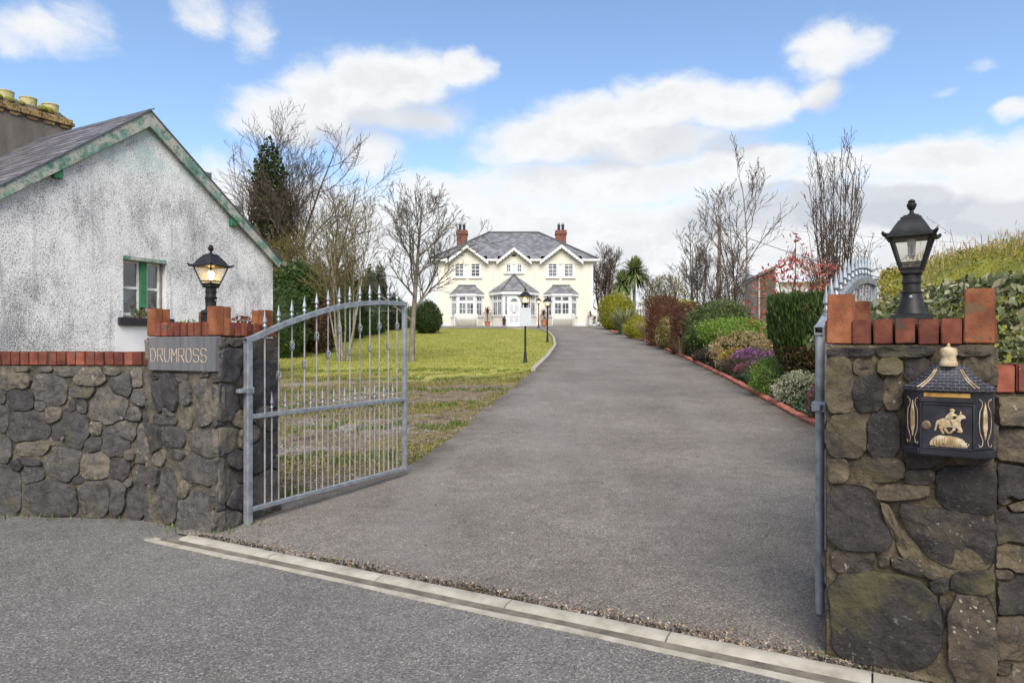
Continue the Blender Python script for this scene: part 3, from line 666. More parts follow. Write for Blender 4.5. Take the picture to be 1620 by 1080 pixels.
def auto_seeds(L, z0, z1, rr, r=.09):
    out = []
    tries = 0
    while tries < 4000 and len(out) < 300:
        tries += 1; x, z, q = rr.uniform(0, L), rr.uniform(z0, z1), r*rr.choice((.5, .75, 1, 1, 1.3)); asp_ = rr.uniform(.75, 1.5)
        if all(math.hypot(x-a, (z-b)*1.2) > .85*(q+c) for a, b, c in out): out.append((x, z, q))
    return [(x, z, (2.05*q*rr.uniform(.95, 1.35), 1.8*q*rr.uniform(.75, 1.05))) for x, z, q in out]
BR = {k: [brickmesh('brick', 'red_brick', .066, .105, .104, seed=i) for i in range(3)] for k in ('r',)}['r']
BO = [brickmesh('brick', 'orange_brick', .102, .066, .215, seed=i+5) for i in range(3)]
BS = [brickmesh('brick', 'edging_brick', .1, .215, .075, .006, seed=i+15) for i in range(3)]
def soldier_run(fr, s0, s1, z, parent, pitch=.076, back=.045, skip=()):
    O, u, n = fr; k = max(1, round((s1-s0)/pitch)); p = (s1-s0)/k
    for i in range(k):
        s = s0+(i+.5)*p
        M = framemat(O+u*s+ZV*(z+R.uniform(-.003, .003))-n*(back+R.uniform(-.004, .004)), u, n) @ Matrix.Rotation(R.uniform(-.03, .03), 4, 'Z') @ Matrix.Diagonal((p/.076, 1, 1, 1))
        inst('brick', R.choice(BR), parent, M)
def knob(P, u, n, z, parent, second=True):
    inst('brick', R.choice(BO), parent, framemat(P+ZV*z-n*.034+u*.051, u, n) @ Matrix.Rotation(R.uniform(-.02, .02), 4, 'Y'))
    if second: inst('brick', R.choice(BO), parent, framemat(P+ZV*(z-.003)-n*.101+u*.051, u, n) @ Matrix.Rotation(R.uniform(-.02, .02), 4, 'Y'))

# ---- left gate pillar
LFL, LFR, LBR, LBL = (-2.87, 5.36), (-2.14, 4.97), (-1.95, 5.66), (-2.70, 6.05)
lp = thing('gate_pillar', (-2.42, 5.5, 0), 'stone gate pillar with slate name plate and lit lantern on top, left of the driveway', 'gate pillar', 'stone gate pillars')
core('mortar_core', [LFL, LFR, LBR, LBL], -.05, 1.44, 'mortar', lp)
frF, LF = mkframe(LFL, LFR); frS, LS = mkframe(LFR, LBR); frK, LK = mkframe(LBR, LBL); frW, LW_ = mkframe(LBL, LFL)
def crop2(c): return (c[0]/2.25, 380+c[1]/2.25)
pf = [(590,545,120,130),(670,545,42,80),(770,575,160,200),(600,605,70,30),(590,640,120,36),(675,630,40,70),(555,710,60,110),(620,700,110,65),(755,715,160,110),(570,770,70,50),(640,760,60,26),(740,815,250,92),(600,905,90,170),(655,890,60,60),(700,965,160,150),(795,905,50,50),(810,975,36,80),(850,950,50,110),(650,487,60,28),(565,485,60,26),(730,478,60,20),(855,560,30,60),(850,650,36,70),(560,840,40,60),(790,500,40,20)]
def seeds_from(lst, fr, L, pxm):
    out = []
    for (cx, cy, w, h) in lst:
        px, py = crop2((cx, cy)); s, z = hit(px, py, fr); out.append((s, z, (w/2.25/pxm, h/2.25/pxm)))
    return out
sd_ = seeds_from(pf, frF, LF, 205)
sd_ = [(min(max(s, .02), LF-.02), z, r) for s, z, r in sd_]
for c in power_cells(sd_, rect(-.02, LF+.015, -.03, 1.172)): stone(c, frF, lp, .032)
for c in power_cells([(.70, 1.36, .06), (.76, 1.26, .05), (.80, 1.38, .05), (.72, 1.22, .05)], rect(.675, LF+.015, 1.17, 1.435)): stone(c, frF, lp, .024)
rr = random.Random(5)
for f_, L_ in ((frS, LS), (frK, LK), (frW, LW_)):
    for c in power_cells(auto_seeds(L_, 0, 1.43, rr, .17), rect(-.01, L_+.01, -.03, 1.435)): stone(c, f_, lp, .03)
# brick crown: soldier course, taller bricks standing at the corners and mid front
for f_, L_ in ((frF, LF), (frS, LS), (frK, LK), (frW, LW_)): soldier_run(f_, .11 if f_ is not frF else .1, L_-.02 if f_ is not frF else L_-.1, 1.447, lp)
zk = 1.452
knob(frF[0]+frF[1]*.0, frF[1], frF[2], zk, lp); knob(frF[0]+frF[1]*(LF-.125), frF[1], frF[2], zk, lp)
knob(frS[0]+frS[1]*(LS-.15), frS[1], frS[2], zk, lp)
knob(frW[0]+frW[1]*.02, frW[1], frW[2], zk, lp, False)
core('planting_soil', [LFL, LFR, LBR, LBL], 1.441, 1.50, 'pot_soil', lp, .12)
# ---- right gate pillar
GU = Vector((.82, -.57, 0)).normalized(); GN = Vector((GU.y, -GU.x, 0)); GI = -GN          # GN faces the road
A = Vector((1.38, 3.0, 0)); RW = .605
rc = [A, A+GU*RW, A+GU*RW+GI*RW, A+GI*RW]
rp = thing('gate_pillar', tuple(A+GU*.3+GI*.3), 'stone gate pillar carrying the black mailbox and unlit lantern, right of the driveway', 'gate pillar', 'stone gate pillars')
core('mortar_core', [(p.x, p.y) for p in rc], -.05, 1.372, 'mortar_mossy', rp)
frR, LR = mkframe((rc[0].x, rc[0].y), (rc[1].x, rc[1].y)); frR2, _ = mkframe((rc[1].x, rc[1].y), (rc[2].x, rc[2].y)); frR3, _ = mkframe((rc[2].x, rc[2].y), (rc[3].x, rc[3].y)); frR4, _ = mkframe((rc[3].x, rc[3].y), (rc[0].x, rc[0].y))
RS = [[(1384,548),(1477,548),(1474,563),(1388,565)], [(1309,552),(1380,550),(1384,562),(1310,564)], [(1308,568),(1345,565),(1350,612),(1348,650),(1310,652)], [(1352,596),(1395,592),(1398,648),(1351,650)], [(1352,568),(1386,566),(1390,590),(1352,592)],
      [(1390,568),(1427,567),(1428,592),(1391,591)], [(1398,596),(1427,595),(1428,645),(1400,646)], [(1432,567),(1470,566),(1470,600),(1432,602)], [(1432,606),(1470,604),(1475,660),(1432,660)], [(1476,566),(1520,566),(1520,640),(1478,640)], [(1511,547),(1568,546),(1568,561),(1512,563)], [(1524,565),(1569,563),(1571,600),(1525,600)], [(1524,604),(1571,603),(1572,665),(1524,660)],
      [(1310,657),(1368,655),(1370,721),(1311,722)], [(1375,653),(1422,650),(1424,719),(1374,721)], [(1430,664),(1500,664),(1500,735),(1430,738)], [(1506,668),(1572,668),(1573,732),(1505,732)],
      [(1312,727),(1341,726),(1343,761),(1312,762)], [(1346,725),(1428,724),(1430,760),(1348,761)], [(1433,744),(1478,742),(1477,764),(1434,764)], [(1482,740),(1574,736),(1574,808),(1560,812),(1486,800)],
      [(1390,768),(1468,765),(1470,785),(1392,790)], [(1312,766),(1374,770),(1388,796),(1418,868),(1312,864)], [(1392,797),(1410,800),(1440,876),(1426,882)], [(1418,796),(1478,806),(1574,816),(1572,897),(1510,899),(1455,868)],
      [(1318,868),(1380,866),(1384,884),(1378,903),(1318,902)], [(1390,877),(1408,878),(1408,894),(1392,894)], [(1412,878),(1440,886),(1484,908),(1478,914),(1414,896)], [(1505,906),(1571,902),(1572,938),(1506,934)], [(1470,918),(1500,912),(1500,934),(1476,936)],
      [(1317,910),(1400,906),(1462,920),(1484,960),(1489,1010),(1470,1050),(1440,1054),(1340,1040),(1320,1010)], [(1502,944),(1574,944),(1577,1080),(1503,1072)], [(1486,942),(1498,946),(1498,990),(1491,986)], [(1328,1048),(1440,1060),(1500,1080),(1480,1100),(1328,1060)]]
for p in RS:
    q = [hit(x, y, frR) for x, y in p]; mx_, mz_ = sum(a for a, _ in q)/len(q), sum(b for _, b in q)/len(q); q = [(mx_+(a-mx_)*1.05+.004*((a > mx_)-.5), mz_+(b-mz_)*1.05+.006*((b > mz_)-.5)) for a, b in q]; q = [(min(max(s, -.012), LR+.012), min(max(z, -.02), 1.37)) for s, z in q]
    stone(q, frR, rp, .026, -.004 if False else .0005, 'rubble_stone_mossy', 36, .07, 1.25)
for f_ in (frR2, frR3, frR4):
    for c in power_cells(auto_seeds(RW, 0, 1.36, rr, .15), rect(.012, RW-.012, -.03, 1.365)): stone(c, f_, rp, .005, .004, 'rubble_stone_mossy')
for i, f_ in enumerate((frR, frR2, frR3, frR4)): soldier_run(f_, .1, RW-.1 if i in (0, 2) else RW-.02, 1.376, rp)
zk = 1.378
knob(frR[0], GU, GN, zk, rp, False); knob(frR[0]+GU*(RW-.102), GU, GN, zk, rp, False)
knob(rc[3]+GU*.0-GI*.066, GU, GN, zk, rp, False); knob(rc[2]-GU*.102-GI*.066, GU, GN, zk, rp, False)
core('cap_slab', [(p.x, p.y) for p in rc], 1.373, 1.478, 'mortar_mossy', rp, .14)

# ---- roadside walls
def coping_wall(name, label, pts, seeds, zc, mat, mmat, pitch, ch, th=.32):
    root = thing(name, (pts[0][0], pts[0][1], 0), label, 'wall', 'stone roadside walls')
    for i in range(len(pts)-1):
        fr, L = mkframe(pts[i], pts[i+1]); O, u, n = fr
        mb = MB(); mb.boxf(O, u, n, -.02*(i > 0), L+.02, -.05, zc, -th, -.002); mb.build('mortar_core', mmat, root)
        sds = seeds(i, fr, L)
        for c in power_cells(sds, rect(0, L, -.03, zc-.004)): stone(c, fr, root, .032, .004, mat)
        k = round(L/pitch)
        for j in range(k):
            M = framemat(O+u*((j+.5)*L/k)+ZV*(zc+.006+R.uniform(-.002, .002))-n*(.10+R.uniform(-.003, .003)), u, n) @ Matrix.Diagonal((L/k/pitch*(pitch-.005)/.066, 2.1, ch/.104, 1)) @ Matrix.Rotation(R.uniform(-.02, .02), 4, 'Z')
            inst('brick', R.choice(BR), root, M)
        mb = MB(); mb.boxf(O, u, n, 0, L, zc+.002, zc+ch*.9, -.2, -.012); mb.build('coping_mortar', mmat, root)
    return root
wl = [(60,500,110,60),(180,530,130,100),(330,482,110,66),(80,458,60,24),(165,462,50,24),(250,465,90,34),(400,465,60,30),(440,515,85,80),(490,490,40,70),(75,570,110,70),(300,540,85,40),(390,590,130,120),(505,555,60,60),(295,590,40,55),(200,620,60,55),(110,660,150,110),(255,670,130,140),(345,665,45,50),(455,675,90,70),(480,620,60,50),(340,725,60,50),(415,720,100,100),(20,740,60,90),(120,740,130,50),(230,790,120,130),(345,800,110,90),(430,810,70,80),(110,790,90,30),(120,830,90,60),(30,890,100,170),(190,915,190,120),(340,920,110,120),(425,910,50,120),(495,890,80,180),(20,630,50,90),(10,555,40,50),(515,720,50,130),(460,760,40,40),(260,590,30,40),(150,590,40,40),(470,860,40,40),(230,700,30,30),(60,800,50,40),(280,850,40,30)]
def lseeds(i, fr, L):
    if i == 1: return [(s, z, r) for s, z, r in seeds_from(wl, fr, L, 205) if -.1 < s < L+.1]
    return auto_seeds(L, 0, 1.2, random.Random(9+i), .11)
lw = coping_wall('stone_wall', 'grey rubble stone wall with red brick coping in front of the old white cottage', [(-9, 5.9), (-4.3, 5.56), (-2.84, 5.40)], lseeds, 1.215, 'rubble_stone', 'mortar', .083, .108)
def rseeds(i, fr, L):
    if i == 0:
        o = []
        for (px, py, r) in ((1596,650,.1),(1600,700,.11),(1590,768,.1),(1600,835,.12),(1592,790,.03),(1610,800,.05),(1598,880,.08),(1600,940,.11),(1600,1010,.12),(1605,1080,.12),(1586,905,.04),(1588,1060,.05)): s, z = hit(px, py, fr); o.append((s, z, r))
        return o+[(s, z, r) for s, z, r in auto_seeds(L, 0, 1.16, random.Random(2), .11) if s > .35]
    return auto_seeds(L, 0, 1.16, random.Random(31), .11)
rw = coping_wall('stone_wall', 'dark mossy stone wall with red brick coping beside the mailbox pillar', [(1.90, 2.70), (3.2, 2.52), (7.5, 2.3)], rseeds, 1.178, 'rubble_stone_mossy', 'mortar_mossy', .082, .108)
# ---- name plate
np_ = thing('name_plate', tuple(frF[0]+frF[1]*.3+ZV*1.18), 'grey slate name plate reading DRUMROSS on the left gate pillar', 'name plate')
frP = (frF[0]+frF[2]*.034, frF[1], frF[2]); s0, zt1 = hit(234.5, 533, frP); s1, zb1 = hit(340, 588, frP)
mb = MB(); mb.boxf(frF[0], frF[1], frF[2], s0+.002, s1, zb1, min(zt1, 1.444), -.02, .034); mb.build('slab', 'name_slate', np_, bevel=.004)
GL = {'D': [[(0,0),(0,1),(.62,1),(1,.7),(1,.3),(.62,0),(0,0)]], 'R': [[(0,0),(0,1),(.9,1),(1,.85),(1,.6),(.85,.47),(0,.47)],[(.45,.47),(1,0)]], 'U': [[(0,1),(0,.2),(.2,0),(.8,0),(1,.2),(1,1)]],
      'M': [[(0,0),(0,1),(.5,.45),(1,1),(1,0)]], 'O': [[(.25,0),(0,.25),(0,.75),(.25,1),(.75,1),(1,.75),(1,.25),(.75,0),(.25,0)]], 'S': [[(1,.85),(.8,1),(.2,1),(0,.85),(0,.62),(.2,.5),(.8,.5),(1,.36),(1,.15),(.8,0),(.2,0),(0,.15)]]}
sa, za = hit(238, 571.5, frP); sb, zb = hit(329, 551.5, frP); cw = (sb-sa)/8
for i, chx in enumerate('DRUMROSS'):
    mb = MB()
    for pl in GL[chx]:
        pts = [frF[0]+frF[1]*(sa+cw*(i+.08)+x*cw*.72)+ZV*(za+z*(zb-za))+frF[2]*.0345 for x, z in pl]
        for a, b in zip(pts[:-1], pts[1:]):
            d = (b-a).normalized()*.002; mb.beam(a-d, b+d, .005, .003*1.8, up=frF[2])
    mb.build('letter', 'carved_letter', np_)
# ================================================================== GATES
def make_gate(label):
    g = thing('iron_gate', (0, 0, 0), label, 'gate', 'galvanised driveway gates')
    X, Y = Vector((1,0,0)), Vector((0,1,0)); L = 2.03
    topz = lambda s: np.interp(s, [-.02, .05, .36, .62, .86, 1.10, 1.34, 1.60, 1.80, 2.03], [1.415, 1.435, 1.55, 1.625, 1.69, 1.74, 1.775, 1.80, 1.808, 1.81])
    mb = MB(); mb.box(-.025, .025, -.025, .025, .0, 1.40); mb.build('hinge_post', 'galvanised_steel', g, bevel=.004)
    mb = MB(); mb.box(L-.022, L+.022, -.022, .022, .105, 1.79); mb.build('end_post', 'galvanised_steel', g, bevel=.004)
    mb = MB(); S = np.linspace(-.03, L+.024, 26); P = []
    for s in S:
        z = float(topz(s)); dz = float(topz(s+.02)-topz(s-.02))/.04; t = Vector((1, 0, dz)).normalized(); nn = Vector((-t.z, 0, t.x))
        for a, b in ((-.02,-.022),(.02,-.022),(.02,.022),(-.02,.022)): P.append(Vector((s, b, z))+nn*a)
    mb.add(P, [(i*4+j, i*4+(j+1) % 4, i*4+4+(j+1) % 4, i*4+4+j) for i in range(25) for j in range(4)]+[(103, 102, 101, 100)])
    # hollow mouth of the square tube at the hinge end
    t = .004; q = P[:4]; c = sum(q, Vector())/4; q2 = [p+(c-p)*.18 for p in q]; q3 = [p+Vector((.06, 0, .02)) for p in q2]
    mb.add(q+q2+q3, [(i, (i+1) % 4, 4+(i+1) % 4, 4+i) for i in range(4)]+[(4+i, 4+(i+1) % 4, 8+(i+1) % 4, 8+i) for i in range(4)]+[(8,9,10,11)])
    mb.build('top_rail', 'galvanised_steel', g)
    for z in (.835, .125):
        mb = MB(); mb.box(.026, L-.023, -.02, .02, z-.017, z+.017); mb.build('cross_rail', 'galvanised_steel', g, bevel=.003)
    mb = MB(); mb.box(-.034, .032, -.034, .034, 1.01, 1.06); mb.box(-.10, -.03, -.02, .02, 1.02, 1.05); mb.build('hinge_bracket', 'galvanised_steel', g, bevel=.003)
    def spearmesh(k):
        mb = MB(); mb.lathe([(.006*k,-.005),(.015*k,.004),(.015*k,.010),(.007*k,.014),(.010*k,.02),(.019*k,.032),(.010*k,.047),(.008*k,.056),(.021*k,.068),(.019*k,.08),(.010*k,.115),(.0035*k,.150),(.001,.158)], n=6)
        for sx in (-1, 1): mb.path([(0, 0, .02), (sx*.018*k, 0, .032), (sx*.026*k, 0, .045), (sx*.023*k, 0, .03)], [.005*k, .005*k, .004*k, .002*k], 4)
        return mb.mesh('spear_head', 'galvanised_steel', smooth=35)
    SP, SP2 = spearmesh(.82), spearmesh(.62)
    mb = MB()
    for k in range(4):
        P = []
        for i in range(9):
            t = i/8; a = k*math.pi/2+t*math.pi; r = .005+.017*math.sin(math.pi*t); P.append((r*math.cos(a), r*math.sin(a), -.042+.084*t))
        mb.path(P, .0034, 4)
    BK = mb.mesh('basket', 'galvanised_steel', smooth=True)
    bars = [.02+(i+1)*(L-.02)/13.9 for i in range(13)]
    for i, s in enumerate(bars):
        z = float(topz(s)); mb = MB(); mb.path([(s, 0, .125), (s, 0, z)], .0068, 6); b = mb.build('bar', 'galvanised_bar', g, smooth=60)
        inst('spear_head', SP, b, Matrix.Translation((s, 0, z+.018)))
        if i: inst('basket', BK, b, Matrix.Translation((s, 0, z-(.20 if i % 2 == 0 else .205)-(.0 if i % 2 == 0 else .19)-.03*(i > 6))))
    for i in range(13):
        s = bars[i]-(L-.02)/27.8 if i == 0 else (bars[i-1]+bars[i])/2
        if i == 0: continue
        mb = MB(); mb.path([(s, 0, .125), (s, 0, .86)], .0062, 6); b = mb.build('short_bar', 'galvanised_bar', g, smooth=60)
        inst('spear_head', SP2, b, Matrix.Translation((s, 0, .855)))
    s = (bars[0]+.0)/2
    return g
def orient(P, u): u = Vector(u).normalized(); return framemat(P, u, (u.y, -u.x, 0))
gl = make_gate('open galvanised gate leaf with spear tops, swung inwards beside the left pillar')
g2 = copy_tree(gl, orient(Vector((1.547, 3.43, .03)), (.568, .823, 0)))
hp = [x for x in KIDS(g2) if x.name.startswith('hinge_post')][0]; mb = MB(); mb.lathe([(.0215, 0), (.0215, 1.40)], n=14); hp.data = mb.mesh('hinge_post', 'galvanised_steel', smooth=40)
g2['label'] = 'open galvanised gate leaf seen edge on beside the mailbox pillar'
gl.matrix_basis = orient(Vector((-2.01, 5.2, .0)), (.446, .895, 0)); W[gl] = gl.matrix_basis.copy()

# ================================================================== LANTERNS
def lantern(loc, rotz, label, group, lit, pole=0., name='pillar_lantern', k=1., cat='lantern', bw=1., wx=1.):
    """four sided coach lantern: base at z=0 (or on a pole)."""
    root = thing(name, (0, 0, 0), label, cat, group)
    Q = math.pi/4; z0 = pole
    def sq(prof, z=0): mb.lathe([(r*math.sqrt(2)*k, z0+(h+z)*k) for r, h in prof], n=4, rot=Q)
    if pole:
        mb = MB(); mb.lathe([(.075, 0), (.075, .02), (.06, .05), (.048, .16), (.042, .30), (.034, .33), (.030, .9), (.026, pole-.05), (.034, pole-.04), (.026, pole)], n=10)
        mb.build('pole', 'cast_iron_black', root, smooth=40); hb = 0.0
        mb = MB(); mb.lathe([(.028*k, z0), (.03*k, z0+.02*k), (.045*k, z0+.035*k), (.03*k, z0+.05*k), (.032*k, z0+.07*k)], n=10); mb.build('neck', 'cast_iron_black', root, smooth=40); h0 = .07
    else:
        mb = MB(); sq([(r_*bw, h_) for r_, h_ in [(.105, 0), (.105, .012), (.095, .018), (.095, .028), (.072, .034)]]+([(.05*bw, -.16)] if 0 else [])); mb.box(-.06*k, .06*k, -.06*k, .06*k, -.17 if bw < 1 else -.003, -.001); mb.build('base_plate', 'cast_iron_black', root, bevel=.003)
        mb = MB(); K_ = lambda L_: [(a_*k, b_*k) for a_, b_ in L_]; mb.lathe(K_([(.080*bw, .034), (.074*bw, .05), (.058*(bw+1)/2, .10), (.050, .135), (.054, .14), (.054, .148), (.046, .152), (.044, .185), (.05, .19), (.05, .20), (.046, .205), (.046, .232)]), n=14); mb.build('pedestal', 'cast_iron_black', root, smooth=35)
        mb = MB(); mb.lathe([(.008, 0), (.008, .006), (.003, .008)], n=8); mb.build('screw', 'galvanised_steel', root, M=Matrix.Translation((0, -.052*k, .118*k)) @ Matrix.Rotation(math.pi/2, 4, 'X')); h0 = .232
    b0, b1 = .050, .100; ht = .150; gz0, gz1 = h0+.035, h0+.035+ht
    P = lambda sx, sy, h: Vector((sx*k, sy*k, z0+h*k))
    mb = MB(); sq([(.048, h0), (.052, h0+.008), (.052, h0+.026), (.046, h0+.03)])
    mb.build('collar', 'cast_iron_black', root, bevel=.002)
    mb = MB(); C4 = [(-1,-1),(1,-1),(1,1),(-1,1)]
    for a, b in C4:
        mb.beam(P(a*b0, b*b0, gz0-.012), P(a*b1, b*b1, gz1), .012*k, .012*k, up=Vector((a, -b, 0)))
    for i in range(4):
        (a, b), (c, d) = C4[i], C4[(i+1) % 4]
        mb.beam(P(a*b0*1.02, b*b0*1.02, gz0), P(c*b0*1.02, d*b0*1.02, gz0), .012*k, .012*k)
        f = .16; q = b0+(b1-b0)*f; mb.beam(P(a*q, b*q, gz0+ht*f), P(c*q, d*q, gz0+ht*f), .007*k, .008*k)
    mb.build('frame', 'cast_iron_black', root)
    for i in range(4):
        (a, b), (c, d) = C4[i], C4[(i+1) % 4]; q0, q1 = b0-.003, b1-.003
        mb = MB(); V = [P(a*q0, b*q0, gz0), P(c*q0, d*q0, gz0), P(c*q1, d*q1, gz1), P(a*q1, b*q1, gz1)]; mb.add(V, [(0,1,2,3)]); mb.build('pane', 'lantern_glass', root)
    mb = MB()
    if lit: mb.lathe([(.004*k, z0+(gz0+.03)*k), (.02*k, z0+(gz0+.05)*k), (.03*k, z0+(gz0+.08)*k), (.022*k, z0+(gz0+.107)*k), (.004*k, z0+(gz0+.12)*k)], n=10)
    else:
        for a in (-.012, .012): mb.path([P(a, 0, gz1-.02), P(a, 0, gz1-.085), P(a*.3, .01, gz1-.098), P(a*.3, .02, gz1-.03)], .008*k, 6)
        mb.lathe([(.022*k, z0+(gz1-.035)*k), (.022*k, z0+gz1*k)], n=10)
    mb.build('bulb', 'lit_bulb' if lit else 'unlit_bulb', root, smooth=40)
    mb = MB(); e = gz1
    sq([(.100, e-.004), (.124, e+.002), (.124, e+.014), (.112, e+.02), (.100, e+.028), (.084, e+.055), (.060, e+.090), (.052, e+.094), (.052, e+.104), (.040, e+.112), (.034, e+.118)])
    mb.build('roof', 'cast_iron_black', root, smooth=30)
    for a, b in C4:
        mb = MB(); mb.path([P(a*.108, b*.108, e+.012), P(a*.124, b*.124, e+.014), P(a*.133, b*.133, e+.024), P(a*.130, b*.130, e+.03)], [.010*k, .012*k, .009*k, .006*k], 5); mb.build('corner_scroll', 'cast_iron_black', root, smooth=40)
    mb = MB(); mb.lathe([(r*k, z0+(e+z)*k) for r, z in [(.03,.116),(.022,.124),(.012,.13),(.010,.142),(.018,.150),(.026,.168),(.024,.178),(.016,.182),(.02,.188),(.014,.196),(.004,.2)]], n=10); mb.build('finial', 'cast_iron_black', root, smooth=40)
    M = Matrix.Translation(loc) @ Matrix.Rotation(rotz, 4, 'Z') @ Matrix.Diagonal((wx, wx, 1, 1)); root.matrix_basis = M; W[root] = M.copy()
    return root
rotp = math.atan2(GU.y, GU.x)
lantern((1.80, 3.075, 1.482), rotp, 'unlit black lantern with tall pedestal on the mailbox pillar', 'black lanterns', False, k=.885, wx=.89)
lantern((-2.435, 5.52, 1.635), math.radians(69), 'lit black lantern standing on the pillar with the slate name plate', 'black lanterns', True, k=.9, bw=.62)
def post(px, pbase, ptop, label, rot, k=1.25):
    p = ground(px, pbase); H = (pbase-ptop)/F*p.y
    return lantern(tuple(p), rot, label, 'lamp posts along the lawn', True, pole=H-.455*k+.0, name='lamp_post', k=k, cat='lamp post'), p, H
_, p1, H1 = post(831, 573, 456, 'black lamp post with a white board fixed to its pole, nearest on the lawn edge', rad(47), 1.3)
post(866, 541, 468, 'lit black lamp post beside the curved lawn kerb, without a board', rad(40), 1.3)
post(852, 519, 470, 'small far black lamp post on the lawn near the house door', rad(45), 1.2)
sg = thing('notice_board', (p1.x, p1.y-.05, 1.9), 'plain white board fixed to the pole of the nearest lamp post', 'notice board')
a, b = PX(822, 516, p1.y), PX(840.5, 487, p1.y); mb = MB(); mb.box(a.x, b.x, p1.y-.075, p1.y-.055, a.z, b.z); mb.build('board', 'board_white', sg, bevel=.006)
mb = MB()
for z in (a.z+.1, b.z-.1): mb.box(p1.x-.045, p1.x+.045, p1.y-.054, p1.y+.04, z-.012, z+.012)
mb.build('fixing_strap', 'galvanised_steel', sg)

